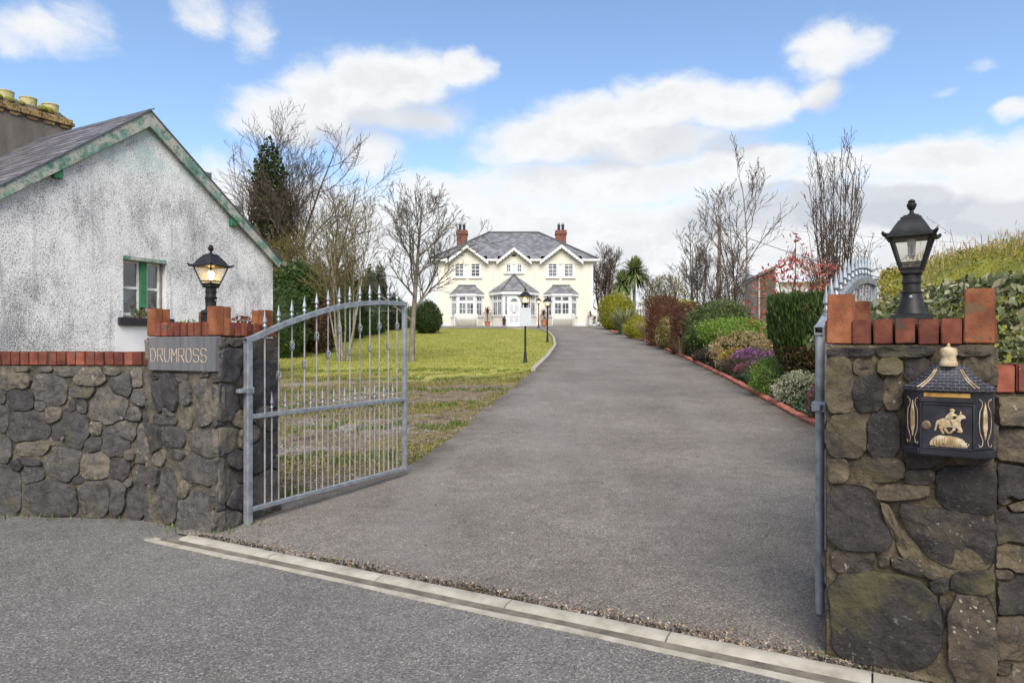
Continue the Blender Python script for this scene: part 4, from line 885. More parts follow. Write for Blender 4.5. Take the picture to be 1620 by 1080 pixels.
# ================================================================== MAILBOX
def mailbox():
    S0, _ = hit(1500, 640, (frR[0]+GN*.09, GU, GN)); zb = .94
    base = frR[0]+GU*S0+GN*.03+ZV*zb
    root = thing('mailbox', (0, 0, 0), 'black and gold mailbox with a horse and rider relief on the right gate pillar', 'mailbox')
    # local: x right, y into wall (front is -y), z up ; 1836 crop px per metre around crop x=458
    M_ = 1836.; fx = lambda cx: (cx-458)/M_; fz = lambda cy: (925-cy)/M_
    def plan(hw, fw, d0, d1, z0, z1, mb, back=.0):
        pl = [(-hw, back), (-hw, -d0), (-fw, -d1), (fw, -d1), (hw, -d0), (hw, back)]; k = len(pl)
        mb.add([(x, y, z0) for x, y in pl]+[(x, y, z1) for x, y in pl], [tuple(range(k)), tuple(range(k, 2*k))]+[(i, (i+1) % k, k+(i+1) % k, k+i) for i in range(k)])
    mb = MB(); plan(.170, .108, .06, .115, .034, fz(425), mb); mb.build('body', 'mailbox_black', root, bevel=.003)
    mb = MB(); plan(.178, .113, .066, .125, 0.0, .033, mb); mb.build('base', 'mailbox_black', root, bevel=.005, seg=2)
    # sweeping tiled roof
    mb = MB(); prof = [(1.0, fz(430)), (1.0, fz(408)), (.86, fz(385)), (.70, fz(355)), (.56, fz(318)), (.45, fz(275)), (.38, fz(238))]
    k = 8; P = []
    for s_, z in prof:
        for x, y in [(-.184, 0), (-.184, -.07), (-.118, -.132), (-.04, -.134), (.04, -.134), (.118, -.132), (.184, -.07), (.184, 0)]:
            P.append((x*s_, y*(s_ if s_ > .5 else s_), z))
    mb.add(P, [(i*k+j, i*k+j+1, (i+1)*k+j+1, (i+1)*k+j) for i in range(len(prof)-1) for j in range(k-1)]+[tuple(range(k)), tuple((len(prof)-1)*k+j for j in range(k))])
    mb.build('roof', 'mailbox_tiles', root)
    for sx in (-1, 1):
        mb = MB()
        for off in (0, .016): mb.path([(sx*(.118-off)*s_*1.005, -(.1325)*s_*1.01, z+.002) for s_, z in prof[1:6]], [.0028]*5, 5)
        mb.build('roof_ribs', 'mailbox_gold', root)
    mb = MB(); zf = fz(238)
    mb.lathe([(.036, zf-.004), (.038, zf+.006), (.034, zf+.016), (.030, zf+.03), (.031, zf+.036), (.036, zf+.045), (.036, zf+.062), (.029, zf+.072), (.012, zf+.076), (.007, zf+.08), (.007, zf+.086), (.002, zf+.092)], (0, -.045, 0), 14); mb.build('finial', 'mailbox_gold', root, smooth=40)
    mb = MB(); mb.box(fx(285), fx(615), -.122, -.114, fz(480), fz(446)); mb.build('letter_slot', 'mailbox_slot', root, bevel=.002)
    mb = MB(); mb.box(fx(258), fx(645), -.124, -.113, fz(520), fz(486)); mb.build('slot_sill', 'mailbox_black', root, bevel=.003)
    door = MB()
    for q in ((258, 272, 870, 525), (632, 648, 870, 525), (272, 632, 536, 525), (272, 632, 870, 858)): door.box(fx(q[0]), fx(q[1]), -.124, -.114, fz(q[2]), fz(q[3]))
    door.box(fx(272), fx(632), -.117, -.113, fz(858), fz(536))
    dr = door.build('door', 'mailbox_black', root, bevel=.0015)
    mb = MB(); mb.lathe([(.019, 0), (.019, .004), (.014, .006), (.010, .0065), (.009, .004), (.002, .004)], n=14); mb.build('lock', 'brass', dr, smooth=40, M=Matrix.Translation((fx(305), -.117, fz(695))) @ Matrix.Rotation(math.pi/2, 4, 'X'))
    def relief(polys, name, h, mat='mailbox_gold'):
        mb = MB()
        for poly, hh in polys:
            pts = chaikin([(fx(x), fz(y)) for x, y in poly], .2); k = len(pts); cx = sum(p[0] for p in pts)/k; cz = sum(p[1] for p in pts)/k
            V = [(x, -.117, z) for x, z in pts]+[(x, -.117-hh*.7, z) for x, z in pts]+[(cx+(x-cx)*.72, -.117-hh, cz+(z-cz)*.72) for x, z in pts]+[(cx, -.117-hh*1.15, cz)]
            mb.add(V, [(r*k+i, r*k+(i+1) % k, (r+1)*k+(i+1) % k, (r+1)*k+i) for r in range(2) for i in range(k)]+[(2*k+i, 2*k+(i+1) % k, 3*k) for i in range(k)])
        return mb.build(name, mat, dr, smooth=50)
    h = .009
    relief([([(395,648),(430,636),(475,642),(510,640),(545,660),(552,688),(520,706),(470,700),(440,712),(405,700),(388,675)], h),        # trunk
            ([(505,648),(520,622),(545,600),(572,606),(585,624),(578,634),(556,632),(548,655),(540,680),(515,672)], h),                       # neck, head
            ([(540,612),(544,580),(552,578),(556,602)], h*.8),
            ([(530,680),(552,695),(564,730),(552,740),(522,738),(520,728),(542,724),(534,708),(512,700)], h*.8),                              # leading foreleg
            ([(500,695),(520,715),(492,735),(484,752),(470,752),(472,738),(490,718)], h*.7),
            ([(400,690),(430,700),(420,725),(436,745),(432,756),(414,754),(404,728),(392,708)], h*.8),                                        # hind legs
            ([(420,700),(445,705),(456,730),(478,748),(468,754),(440,742)], h*.6),
            ([(396,650),(376,660),(368,700),(360,734),(374,732),(384,700),(390,672)], h*.8)], 'horse_relief', h)                              # tail
    relief([([(432,640),(450,612),(466,598),(478,575),(496,566),(506,580),(500,598),(524,606),(528,618),(500,620),(490,640),(462,648)], .013),
            ([(468,580),(474,564),(490,560),(506,568),(512,580),(486,586)], .014),
            ([(470,640),(490,640),(500,672),(496,690),(482,688),(484,668)], .013)], 'rider_relief', h)
    rr = random.Random(4); g = []
    g.append(([(326,838),(336,810),(360,785),(400,765),(440,770),(480,768),(530,775),(575,800),(598,845),(590,852),(335,850)], .005))
    for i in range(26):
        x = 340+i*9.8+rr.uniform(-5, 5); y = 850-rr.uniform(0, 14); top = 850-78*math.sin(math.pi*(x-325)/275)**.6*rr.uniform(.75, 1.05); lean = (x-380)*rr.uniform(.05, .22)
        g.append(([(x-5, y), (x+lean-3, top), (x+lean+3, top), (x+7, y)], .009))
    relief(g, 'grass_relief', h)
    # angled side panels with lozenge scrolls
    for sx in (-1, 1):
        a, b = Vector((sx*.170, -.06, 0)), Vector((sx*.108, -.115, 0))
        if sx > 0: a, b = b, a
        u = (b-a).normalized(); n = Vector((u.y, -u.x, 0)); Lp = (b-a).length; O = a
        mb = MB(); zm = (fz(480)+fz(840))/2; hh = (fz(480)-fz(840))/2
        lz = [(Lp*.5, zm+hh*.86), (Lp*.62, zm+hh*.35), (Lp*.63, zm-hh*.25), (Lp*.5, zm-hh*.72), (Lp*.37, zm-hh*.25), (Lp*.38, zm+hh*.35)]
        mb.prism(lz, O, u, n, -.002, .005); mb.build('side_lozenge', 'mailbox_gold', root, bevel=.0015)
        mb = MB()
        for q in (-1, 1):
            cv = [(.5+q*.36, .96), (.5+q*.20, .88), (.5+q*.16, .70), (.5+q*.32, .45), (.5+q*.36, 0), (.5+q*.32, -.4), (.5+q*.14, -.75), (.5+q*.18, -.95), (.5+q*.34, -1.0), (.5+q*.38, -.9)]
            mb.path([O+u*(Lp*x)+ZV*(zm+hh*z)+n*.002 for x, z in cv], .0017, 5)
        mb.build('side_scroll', 'mailbox_gold', root, smooth=40)
    M = framemat(base-GN*.004, GU, GN) @ Matrix.Diagonal((.85, .85, .94, 1)); root.matrix_basis = M; W[root] = M.copy()
mailbox()

# ================================================================== WHITE COTTAGE
def cottage():
    AP = Vector((-6.90, 13.0, 0)); u = Vector((.477, .879, 0)).normalized(); n = Vector((u.y, -u.x, 0)); back = -n
    hw, za, ze = 3.14, 5.87, 3.43; pit = (za-ze)/hw; D = 9.0
    root = thing('cottage', tuple(AP+ZV*.3), 'old white roughcast cottage with peeling green bargeboards and slate roof', 'cottage')
    O = AP+n*-.10                                           # wall plane sits behind the bargeboards
    zw = lambda s: za-.10-abs(s)*pit
    w0, w1, wz0, wz1 = -.455, .41, 1.93, 3.05
    # gable wall with a real window opening
    mb = MB(); E = hw-.06
    def pl(poly): mb.prism(poly, O, u, n, -.28, 0)
    pl([(-E, -.3), (w0, -.3), (w0, zw(w0)), (-E, zw(E))]); pl([(w1, -.3), (E, -.3), (E, zw(E)), (w1, zw(w1))])
    pl([(w0, -.3), (w1, -.3), (w1, wz0), (w0, wz0)]); pl([(w0, wz1), (w1, wz1), (w1, zw(w1)), (0, zw(0)), (w0, zw(w0))])
    gw = mb.build('gable_wall', 'roughcast', root)
    mb = MB()
    for s in (-1, 1):
        a, b = sorted((s*E, s*(E-.28))); mb.boxf(O, u, n, a, b, -.3, ze-.1, -D, -.281)
    mb.build('side_wall', 'roughcast', root)
    # patch of fresh white under the sill
    mb = MB(); mb.boxf(O, u, n, -.6, .62, .6, 1.76, -.01, .003); mb.build('limewash_patch', 'white_paint', gw)
    # window
    win = MB(); t = .05
    win.boxf(O, u, n, w0, w0+t, wz0, wz1, -.22, -.12); win.boxf(O, u, n, w1-t, w1, wz0, wz1, -.22, -.12); win.boxf(O, u, n, w0+t, w1-t, wz1-t, wz1, -.22, -.12); win.boxf(O, u, n, w0+t, w1-t, wz0, wz0+.04, -.22, -.12)
    wn = win.build('window', 'weathered_wood', root)
    ss = MB()
    for a, b in ((w0+t, -.06), (.07, w1-t)):
        for x0, x1, z0, z1 in ((a, a+.04, wz0+.04, wz1-t), (b-.04, b, wz0+.04, wz1-t), (a+.04, b-.04, wz0+.04, wz0+.09), (a+.04, b-.04, wz1-t-.045, wz1-t), (a+.04, b-.04, 2.47, 2.515)): ss.boxf(O, u, n, x0, x1, z0, z1, -.19, -.135)
    ss.build('sash', 'old_white_wood', wn)
    mb = MB(); mb.boxf(O, u, n, -.058, .068, wz0+.2, wz1-.01, -.2, -.085); mb.build('mullion', 'green_mullion', wn, bevel=.004)
    mb = MB(); mb.boxf(O, u, n, w0+.002, w1-.002, wz1-.045, wz1+.02, -.118, .012); mb.build('lintel_board', 'peeling_green', wn)
    for a, b in ((w0+t+.04, -.1), (.11, w1-t-.04)):
        for z0, z1 in ((wz0+.09, 2.47), (2.515, wz1-t-.045)):
            mb = MB(); mb.boxf(O, u, n, a, b, z0, z1, -.168, -.160); mb.build('pane', 'old_glass', wn)
    mb = MB()
    def curtain(a, b, z0, z1):
        P = []; k = 40
        for i in range(k+1):
            s = a+(b-a)*i/k; d = -.26+.018*math.sin(i*1.3)
            P += [O+u*s+n*d+ZV*z0, O+u*s+n*d+ZV*z1]
        mb.add(P, [(2*i, 2*i+2, 2*i+3, 2*i+1) for i in range(k)])
    curtain(.08, w1, wz0, wz1); curtain(w0, -.06, wz0, 2.5); mb.build('curtain', 'lace_curtain', wn)
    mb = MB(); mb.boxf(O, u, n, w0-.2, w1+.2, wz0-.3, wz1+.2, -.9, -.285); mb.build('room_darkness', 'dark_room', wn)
    mb = MB(); mb.boxf(O, u, n, w0-.1, w1+.14, wz0-.15, wz0-.002, -.12, .07); mb.build('sill', 'black_sill', wn, bevel=.008)
    # roof slopes
    sl = math.hypot(hw, za-ze); rf = MB(); th = .05
    for s in (-1, 1):
        dn = Vector((u.x*s*hw, u.y*s*hw, -(za-ze)))/sl; nr = Vector((u.x*s*(za-ze), u.y*s*(za-ze), hw))/sl
        P = [AP+ZV*(za-.03)+back*b_+dn*a_+nr*c_ for c_ in (-th, 0) for a_, b_ in ((0, .02), (sl+.12, .02), (sl+.12, D), (0, D))]
        rf.add(P, [(0,1,2,3),(7,6,5,4),(0,4,5,1),(1,5,6,2),(2,6,7,3),(3,7,4,0)])
    roof = rf.build('roof', 'weathered_wood', root)
    # slates, near (left) slope one by one
    s = -1; dn = Vector((u.x*s*hw, u.y*s*hw, -(za-ze)))/sl; nr = Vector((u.x*s*(za-ze), u.y*s*(za-ze), hw))/sl
    sw, gauge = .40, .21; rows = int((sl+.12)/gauge)+1; cols = int(6.4/sw)
    mb = MB(); mb.box(-sw/2+.004, sw/2-.004, -gauge*1.75, 0, 0, .020); sm = mb.mesh('slate', 'roof_slate', bevel=.002)
    cnt = 0
    for r_ in range(rows):
        for c_ in range(cols+1):
            if cnt >= 299: break
            a_ = min((r_+1)*gauge, sl+.16); b_ = .01+sw/2+c_*sw+(sw/2 if r_ % 2 else 0)
            if r_ % 2 and c_ == cols: continue
            M = Matrix.Identity(4); M.col[0][:3] = back; M.col[1][:3] = dn; M.col[2][:3] = nr
            M.col[3][:3] = AP+ZV*(za-.03)+back*b_+dn*a_+nr*(.020+R.uniform(0, .006))
            if M.to_3x3().determinant() < 0: M.col[0][:3] = -back
            M = M @ Matrix.Rotation(.042+R.uniform(-.006, .006), 4, 'X') @ Matrix.Rotation(R.uniform(-.012, .012), 4, 'Z')
            inst('slate', sm, roof, M); cnt += 1
    mb = MB()                                              # the rest of the slope and the far slope, out of sight: coursed slabs
    for s2, b0 in ((-1, 6.6), (1, .02)):
        dn2 = Vector((u.x*s2*hw, u.y*s2*hw, -(za-ze)))/sl; nr2 = Vector((u.x*s2*(za-ze), u.y*s2*(za-ze), hw))/sl
        for r_ in range(rows):
            a0, a1 = max(0, r_*gauge-.02), min((r_+1)*gauge, sl+.16)
            P = [AP+ZV*(za-.03)+back*b_+dn2*a_+nr2*c_ for a_, b_, c_ in ((a0,b0,.004),(a1,b0,.018),(a1,D,.018),(a0,D,.004),(a1,b0,.03),(a1,D,.03),(a0,b0,.012),(a0,D,.012))]
            mb.add(P, [(6,4,5,7),(1,4,5,2),(0,1,4,6),(3,7,5,2)])
    o = mb.build('slate', 'roof_slate', roof); o['kind'] = 'stuff'
    for i in range(int(D/.45)):                            # ridge tiles
        mb = MB(); mb.prism([(-.16, -.10), (0, .035), (.16, -.10), (.14, -.115), (0, .012), (-.14, -.115)], AP+ZV*(za+.005+R.uniform(-.006, .006))+back*(i*.45-.02), u, back, 0, .44); mb.build('ridge_tile', 'slate_grey_cap', roof)
    # bargeboards
    for s in (-1, 1):
        f = lambda a, d: (s*(a*hw/sl)+(-s)*d*(za-ze)/sl*(-1)*-1, za-a*(za-ze)/sl-d*hw/sl)
        q = [(0, za), (s*(hw+.10), za-(hw+.10)*pit), (s*(hw+.10)-s*.08, za-(hw+.10)*pit-.14), (0, za-.30)]
        mb = MB(); mb.prism(q, AP, u, n, -.03, .02); mb.build('bargeboard', 'peeling_green', root, bevel=.004)
        q = [(0, za+.022), (s*(hw+.12), za-(hw+.12)*pit+.022), (s*(hw+.12), za-(hw+.12)*pit-.006), (0, za-.006)]
        mb = MB(); mb.prism(q, AP, u, n, -.10, .04); mb.build('verge_board', 'slate_grey_cap', root)
        for a in (1.0, 1.62 if s < 0 else 1.95):
            if a == 1.0: continue
            mb = MB(); z = za-a*pit-.33; mb.boxf(AP, u, n, s*a-.08, s*a+.07, z-.05, z+.11, -.14, -.01); mb.build('purlin_end', 'green_mullion', root, bevel=.01)
    mb = MB(); P0 = AP+u*(hw+.16)+ZV*(ze-.12)
    for s in (1,): mb.path([P0+n*.05, P0+back*D], .06, 8)
    mb.build('gutter', 'weathered_wood', root)
    for a, w_ in ((1.30, .10), (2.02, .16)):
        mb = MB(); mb.boxf(AP, u, n, a-w_, a+w_, za-a*pit+.01, za-a*pit+.14, -.3, -.04); mb.build('loose_slate', 'roof_slate', roof)
    # chimney stack across the ridge
    tC = 3.95; cO = AP+back*tC
    ch = MB(); ch.boxf(cO, u, n, -1.6, .72, 4.0, 6.30, -.75, 0); cs = ch.build('chimney', 'chimney_cement', root)
    bm_ = MB(); bm_.box(-.11, .11, -.05, .05, 0, .07); bme = bm_.mesh('brick', 'ochre_brick', bevel=.006)
    for r_, d in ((0, .03), (1, .065), (2, .035)):
        k = 7 if r_ == 0 else 10
        for i in range(k):
            s = -1.6+(i+.5)*2.36/k+(r_ % 2)*.03; inst('brick', bme, cs, framemat(cO+u*s+n*(d-.045)+ZV*(6.30+r_*.08), u, n) @ Matrix.Rotation(R.uniform(-.05, .05), 4, 'Z'))
        for i in range(3): inst('brick', bme, cs, framemat(cO+u*(.72+d-.05)-n*(.12+.24*i)+ZV*(6.30+r_*.08), -n, u))
    mb = MB(); mb.prism([(-1.6, 6.301), (.70, 6.301), (.69, 6.54), (.5, 6.62), (-1.6, 6.62)], cO, u, n, -.72, -.02); mb.build('chimney_cap', 'chimney_cement', cs)
    for r_ in range(7):
        for i in range(2):
            inst('brick', bme, cs, framemat(cO+u*(-1.0-.24*i+(r_ % 2)*.12)+n*-.035+ZV*(4.75+r_*.08-.0), u, n))
    for s in (.42, -.03, -.48, -.93, -1.38):
        mb = MB(); mb.lathe([(.165, 6.55), (.16, 6.80), (.17, 6.805), (.17, 6.83), (.13, 6.83), (.12, 6.75)], tuple(cO+u*s+n*-.26), 16); p = mb.build('chimney_pot', 'chimney_pot', cs, smooth=40)
    V, Q, rn = [], [], []
    rr = np.random.default_rng(3); 
    mb = MB()
    for i in range(46):
        s = rr.uniform(-1.5, .62); d = -rr.uniform(.03, .6); c = cO+u*s+n*d+ZV*6.60; r = rr.uniform(.05, .14)
        mb.lathe([(r, -.03), (r*.95, r*.35), (r*.6, r*.7), (.01, r*.8)], tuple(c), 7)
    o = mb.build('moss_growth', 'moss', cs, smooth=True); o['kind'] = 'stuff'
cottage()

# ================================================================== CREAM HOUSE
def house():
    Yh, z0 = 51.0, 3.0; cx = .15; O = Vector((cx, Yh, z0)); X = Vector((1,0,0)); FN = Vector((0,-1,0))
    root = thing('house', tuple(O), 'cream two storey house with three white gables, bay windows and grey slate roof', 'house')
    hw, ze, dep = 5.9, 4.96, 8.2
    mb = MB(); mb.boxf(O, X, FN, -hw, hw, -.6, ze, -dep, 0); mb.build('wall', 'cream_render', root)
    mb = MB(); mb.boxf(O, X, FN, -hw-.01, hw+.01, -.6, .20, -.02, .02); mb.build('plinth', 'white_paint', root)
    for s in (-1, 1):
        mb = MB(); a, b = sorted((s*hw+s*.012, s*(hw-.16))); mb.boxf(O, X, FN, a, b, .201, ze-.05, -.05, .015); mb.build('corner_band', 'white_paint', root)
    # hipped roof
    ov = .32; zr = 7.63; rx = 2.0
    mb = MB(); E = [Vector((-hw-ov, Yh-ov, z0+ze)), Vector((hw+ov, Yh-ov, z0+ze)), Vector((hw+ov, Yh+dep+ov, z0+ze)), Vector((-hw-ov, Yh+dep+ov, z0+ze))]
    for e in E: e.x += cx
    Rg = [Vector((cx-rx, Yh+dep/2, z0+zr)), Vector((cx+rx, Yh+dep/2, z0+zr))]
    GS = ((-3.49, 1.52), (0, 1.24), (3.53, 1.55)); m_ = (zr-ze)/(dep/2+ov); yI = Yh+.10; zI = z0+ze+m_*(yI-(Yh-ov)); fr_ = [E[0]]
    for gx, gh in GS: fr_ += [Vector((cx+gx-gh+.03, Yh-ov, z0+ze)), Vector((cx+gx-gh+.03, yI, zI)), Vector((cx+gx+gh-.03, yI, zI)), Vector((cx+gx+gh-.03, Yh-ov, z0+ze))]
    fr_ += [E[1]]; mb.add(fr_+Rg, [tuple(range(14))+(15, 14)]); mb.add(E+Rg, [(1,2,5),(2,3,4,5),(3,0,4)]); roof = mb.build('roof', 'house_slate', root)
    mb = MB()
    for a, b in ((E[0], Rg[0]), (E[1], Rg[1]), (E[3], Rg[0]), (E[2], Rg[1]), (Rg[0], Rg[1])): mb.path([a+ZV*.03, b+ZV*.03], .085, 6)
    mb.build('ridge_tiles', 'slate_grey_cap', roof)
    mb = MB(); xs_ = [-hw-ov]+[v for gx, gh in GS for v in (gx-gh, gx+gh)]+[hw+ov]
    for a, b in zip(xs_[::2], xs_[1::2]): mb.boxf(O, X, FN, a-.14, b+.14, ze-.16, ze-.004, -.1, ov+.02)
    mb.build('eaves_board', 'white_paint', root)
    mb = MB(); mb.boxf(O, X, FN, hw+.02, hw+ov, ze-.16, ze-.006, -dep, -.101); mb.boxf(O, X, FN, -hw-ov, -hw-.02, ze-.16, ze-.006, -dep, -.101); mb.build('side_eaves', 'white_paint', root)
    # front gables breaking the eaves
    for gx, gh, az_ in ((-3.49, 1.52, 5.98), (0, 1.24, 5.80), (3.53, 1.55, 6.0)):
        zb = 4.80; g = MB(); g.prism([(gx-gh+.14, zb-.2), (gx+gh-.14, zb-.2), (gx+gh-.14, zb+.05), (gx, az_-.16), (gx-gh+.14, zb+.05)], O, X, FN, -1.6, .05)
        gp = g.build('gable', 'cream_render', root)
        g = MB(); V = []
        for d in (.36, -4.2): V += [O+X*(gx-gh-.1)+ZV*(zb-.0)+FN*d, O+X*gx+ZV*(az_+.06)+FN*d, O+X*(gx+gh+.1)+ZV*(zb-.0)+FN*d]
        V += [v-ZV*.07 for v in V]; g.add(V, [(0,1,4,3),(1,2,5,4),(6,7,1,0),(7,8,2,1),(6,9,10,7),(7,10,11,8)]); g.build('gable_roof', 'house_slate', gp)
        g = MB(); L = math.hypot(gh, az_-zb); k = max(5, int(L/.24))
        for s in (-1, 1):
            top = [(gx, az_), (gx+s*(gh+.06), zb-.02)]; low = []
            for i in range(k):
                for q, dd in ((.0, .19), (.25, .235), (.5, .25), (.75, .235)):
                    t = (i+q)/k; low.append((gx+s*(gh+.06)*t, az_-(az_-zb+.02)*t-dd))
            low.append((gx+s*(gh+.06), zb-.26)); g.prism(top+low[::-1], O, X, FN, .37, .41)
        g.build('bargeboard', 'white_paint', gp)
        if gx == 0:
            g = MB(); g.prism([(-.17, 5.16), (.17, 5.16), (.15, 5.27), (.07, 5.34), (-.07, 5.34), (-.15, 5.27)], O, X, FN, .04, .075); g.build('vent', 'black_sill', gp)
    def window(F0, u, n, c, w, zb, zt_, cols, rows, parent, sur=.11, dsur=.035, sill=True, bars=.035, meet=True):
        x0, x1 = c-w/2, c+w/2; mb = MB(); B = lambda a, b, z, y, d0, d1: mb.boxf(F0, u, n, a, b, z, y, d0, d1)
        if sur: B(x0-sur, x0, zb, zt_+sur, -.02, dsur); B(x1, x1+sur, zb, zt_+sur, -.02, dsur); B(x0, x1, zt_, zt_+sur, -.02, dsur)
        f = .05; B(x0, x0+f, zb, zt_, -.02, .028); B(x1-f, x1, zb, zt_, -.02, .028); B(x0+f, x1-f, zb, zb+f, -.02, .028); B(x0+f, x1-f, zt_-f, zt_, -.02, .028)
        for i in range(1, cols): xx = x0+f+(w-2*f)*i/cols; B(xx-bars/2, xx+bars/2, zb+f, zt_-f, -.015, .022)
        for j in range(1, rows):
            zz = zb+f+(zt_-zb-2*f)*j/rows; b2 = bars*(1.5 if meet and rows % 2 == 0 and j == rows//2 else 1); B(x0+f, x1-f, zz-b2/2, zz+b2/2, -.014, .024)
        wn = mb.build('window', 'white_paint', parent)
        mb = MB(); mb.boxf(F0, u, n, x0+f, x1-f, zb+f, zt_-f, -.02, .006); mb.build('pane', 'window_glass', wn)
        if sill: mb = MB(); mb.boxf(F0, u, n, x0-sur-.06, x1+sur+.06, zb-.13, zb-.002, -.02, .11); mb.build('sill', 'white_paint', wn)
        return wn
    for c in (-4.08, -2.88, 2.88, 4.08): window(O, X, FN, c, .68, 3.66, 4.76, 2, 4, root, .12)
    for c in (-.41, .40): window(O, X, FN, c, .36, 4.0, 4.84, 2, 3, root, .12)
    for s in (-1, 1):
        mb = MB(); mb.path([O+X*(s*1.56)+FN*.06+ZV*4.82, O+X*(s*1.56)+FN*.06+ZV*(2.3 if s > 0 else 2.4)], .04, 6); mb.build('downpipe', 'white_paint', root)
    # bay windows
    for s in (-1, 1):
        c = s*3.52; bw, fw, d = 1.18, .66, .62; mb = MB(); pl = [(c-bw, -.05), (c-bw, .02), (c-fw, d), (c+fw, d), (c+bw, .02), (c+bw, -.05)]
        def ring(z0_, z1_, k_=1., mat='cream_render', name='bay'):
            q = [(c+(x-c)*k_, y*k_ if y > 0 else y) for x, y in pl]; P = [O+X*x+FN*y+ZV*z for z in (z0_, z1_) for x, y in q]; m_ = MB()
            m_.add(P, [tuple(range(6)), tuple(range(6, 12))]+[(i, (i+1) % 6, 6+(i+1) % 6, 6+i) for i in range(6)]); return m_.build(name, mat, bay if name != 'bay' else root)
        bay = ring(-.3, .62); ring(.621, .72, 1.06, 'white_paint', 'bay_sill'); ring(.721, 2.20, .97, 'dark_room', 'bay_core'); ring(2.18, 2.36, 1.12, 'white_paint', 'bay_fascia')
        P = [O+X*(c+(x-c)*1.14)+FN*(y*1.16 if y > 0 else y)+ZV*2.361 for x, y in pl]; Tp = [O+X*(c-.62)+FN*.02+ZV*3.0, O+X*(c+.62)+FN*.02+ZV*3.0]
        m_ = MB(); m_.add(P+Tp, [(0,1,6),(1,2,6),(2,3,7,6),(3,4,7),(4,5,7),tuple(range(6))]); m_.build('bay_roof', 'house_slate', bay)
        m_ = MB(); m_.boxf(O, X, FN, c-.66, c+.66, 2.98, 3.06, -.02, .07); m_.build('lead_flashing', 'slate_grey_cap', bay)
        Q = [O+X*x+FN*y for x, y in ((c-bw, .02), (c-fw, d), (c+fw, d), (c+bw, .02))]
        for a, b in zip(Q[:-1], Q[1:]):
            uu = (b-a).normalized(); nn = Vector((uu.y, -uu.x, 0)); L = (b-a).length
            m_ = MB(); m_.boxf(a, uu, nn, 0, .10, .721, 2.18, -.05, .012); m_.boxf(a, uu, nn, L-.10, L, .721, 2.18, -.05, .013); m_.boxf(a, uu, nn, .1, L-.1, 1.70, 1.80, -.05, .01); m_.build('mullion', 'white_paint', bay)
            k = 2 if L > 1 else 1
            for i in range(k):
                w = (L-.2)/k; cc = .1+w*(i+.5)
                window(a, uu, nn, cc, w-.02, .74, 1.70, 2, 2, bay, 0, 0, False, .03, False); window(a, uu, nn, cc, w-.02, 1.80, 2.16, 2 if k == 1 else 1, 1, bay, 0, 0, False, .03)
    # porch: half octagon with pyramidal slate roof
    pw, pf, d = 1.62, .80, 1.15; pl = [(-pw, -.05), (-pw, .15), (-pf, d), (pf, d), (pw, .15), (pw, -.05)]
    def ring(z0_, z1_, k_, mat, name, parent):
        q = [(x*k_, y*k_ if y > 0 else y) for x, y in pl]; P = [O+X*x+FN*y+ZV*z for z in (z0_, z1_) for x, y in q]; m_ = MB()
        m_.add(P, [tuple(range(6)), tuple(range(6, 12))]+[(i, (i+1) % 6, 6+(i+1) % 6, 6+i) for i in range(6)]); return m_.build(name, mat, parent)
    pc = ring(.2, .66, 1., 'cream_render', 'porch', root); ring(-.3, .199, 1.01, 'white_paint', 'porch_plinth', pc); ring(.661, .74, 1.03, 'white_paint', 'porch_sill', pc); ring(.741, 2.30, .965, 'dark_room', 'porch_core', pc); ring(2.26, 2.50, 1.13, 'white_paint', 'porch_fascia', pc)
    P = [O+X*(x*1.16)+FN*(y*1.18 if y > 0 else y)+ZV*2.501 for x, y in pl]; m_ = MB(); m_.add(P+[O+FN*.0+ZV*3.84], [(0,1,6),(1,2,6),(2,3,6),(3,4,6),(4,5,6),tuple(range(6))]); m_.build('porch_roof', 'house_slate', pc)
    m_ = MB()
    for i in (2, 3): m_.path([P[i]+ZV*.02, O+FN*.02+ZV*3.86], .05, 5)
    m_.build('hip_tiles', 'slate_grey_cap', pc)
    Q = [O+X*x+FN*y for x, y in ((-pw, .15), (-pf, d), (pf, d), (pw, .15))]
    for j, (a, b) in enumerate(zip(Q[:-1], Q[1:])):
        uu = (b-a).normalized(); nn = Vector((uu.y, -uu.x, 0)); L = (b-a).length
        if j == 1:
            m_ = MB()
            for x0, x1 in ((0, .10), (.34, .40), (L-.40, L-.34), (L-.10, L)): m_.boxf(a, uu, nn, x0, x1, .2, 2.26, -.05, .014)
            m_.boxf(a, uu, nn, .1, L-.1, 2.16, 2.259, -.05, .012); m_.build('door_frame', 'white_paint', pc)
            m_ = MB(); m_.boxf(a, uu, nn, .402, L-.402, .02, 2.155, -.05, .006); dr = m_.build('door', 'white_paint', pc)
            m_ = MB()
            for x0, x1 in ((.47, .76), (.84, 1.13)):
                for z0_, z1_ in ((.2, .85), (1.0, 1.55)): m_.boxf(a, uu, nn, x0, x1, z0_, z1_, .005, .02)
            m_.build('door_panels', 'board_white', dr, bevel=.01)
            m_ = MB(); m_.prism([(L/2+.26*math.cos(t), 1.72+.24*math.sin(t)) for t in np.linspace(0, math.pi, 10)], a, uu, nn, .004, .013); m_.build('fanlight', 'window_glass', dr)
            m_ = MB(); m_.boxf(a, uu, nn, L/2-.12, L/2+.12, .90, .96, .005, .025); m_.build('letter_plate', 'brass', dr)
            for cc in (.22, L-.22): window(a, uu, nn, cc, .22, .75, 2.15, 1, 3, pc, 0, 0, False, .03, False)
        else:
            m_ = MB(); m_.boxf(a, uu, nn, 0, .1, .741, 2.26, -.05, .012); m_.boxf(a, uu, nn, L-.10, L, .741, 2.26, -.05, .013); m_.boxf(a, uu, nn, .1, L-.1, 1.76, 1.85, -.05, .01); m_.build('mullion', 'white_paint', pc)
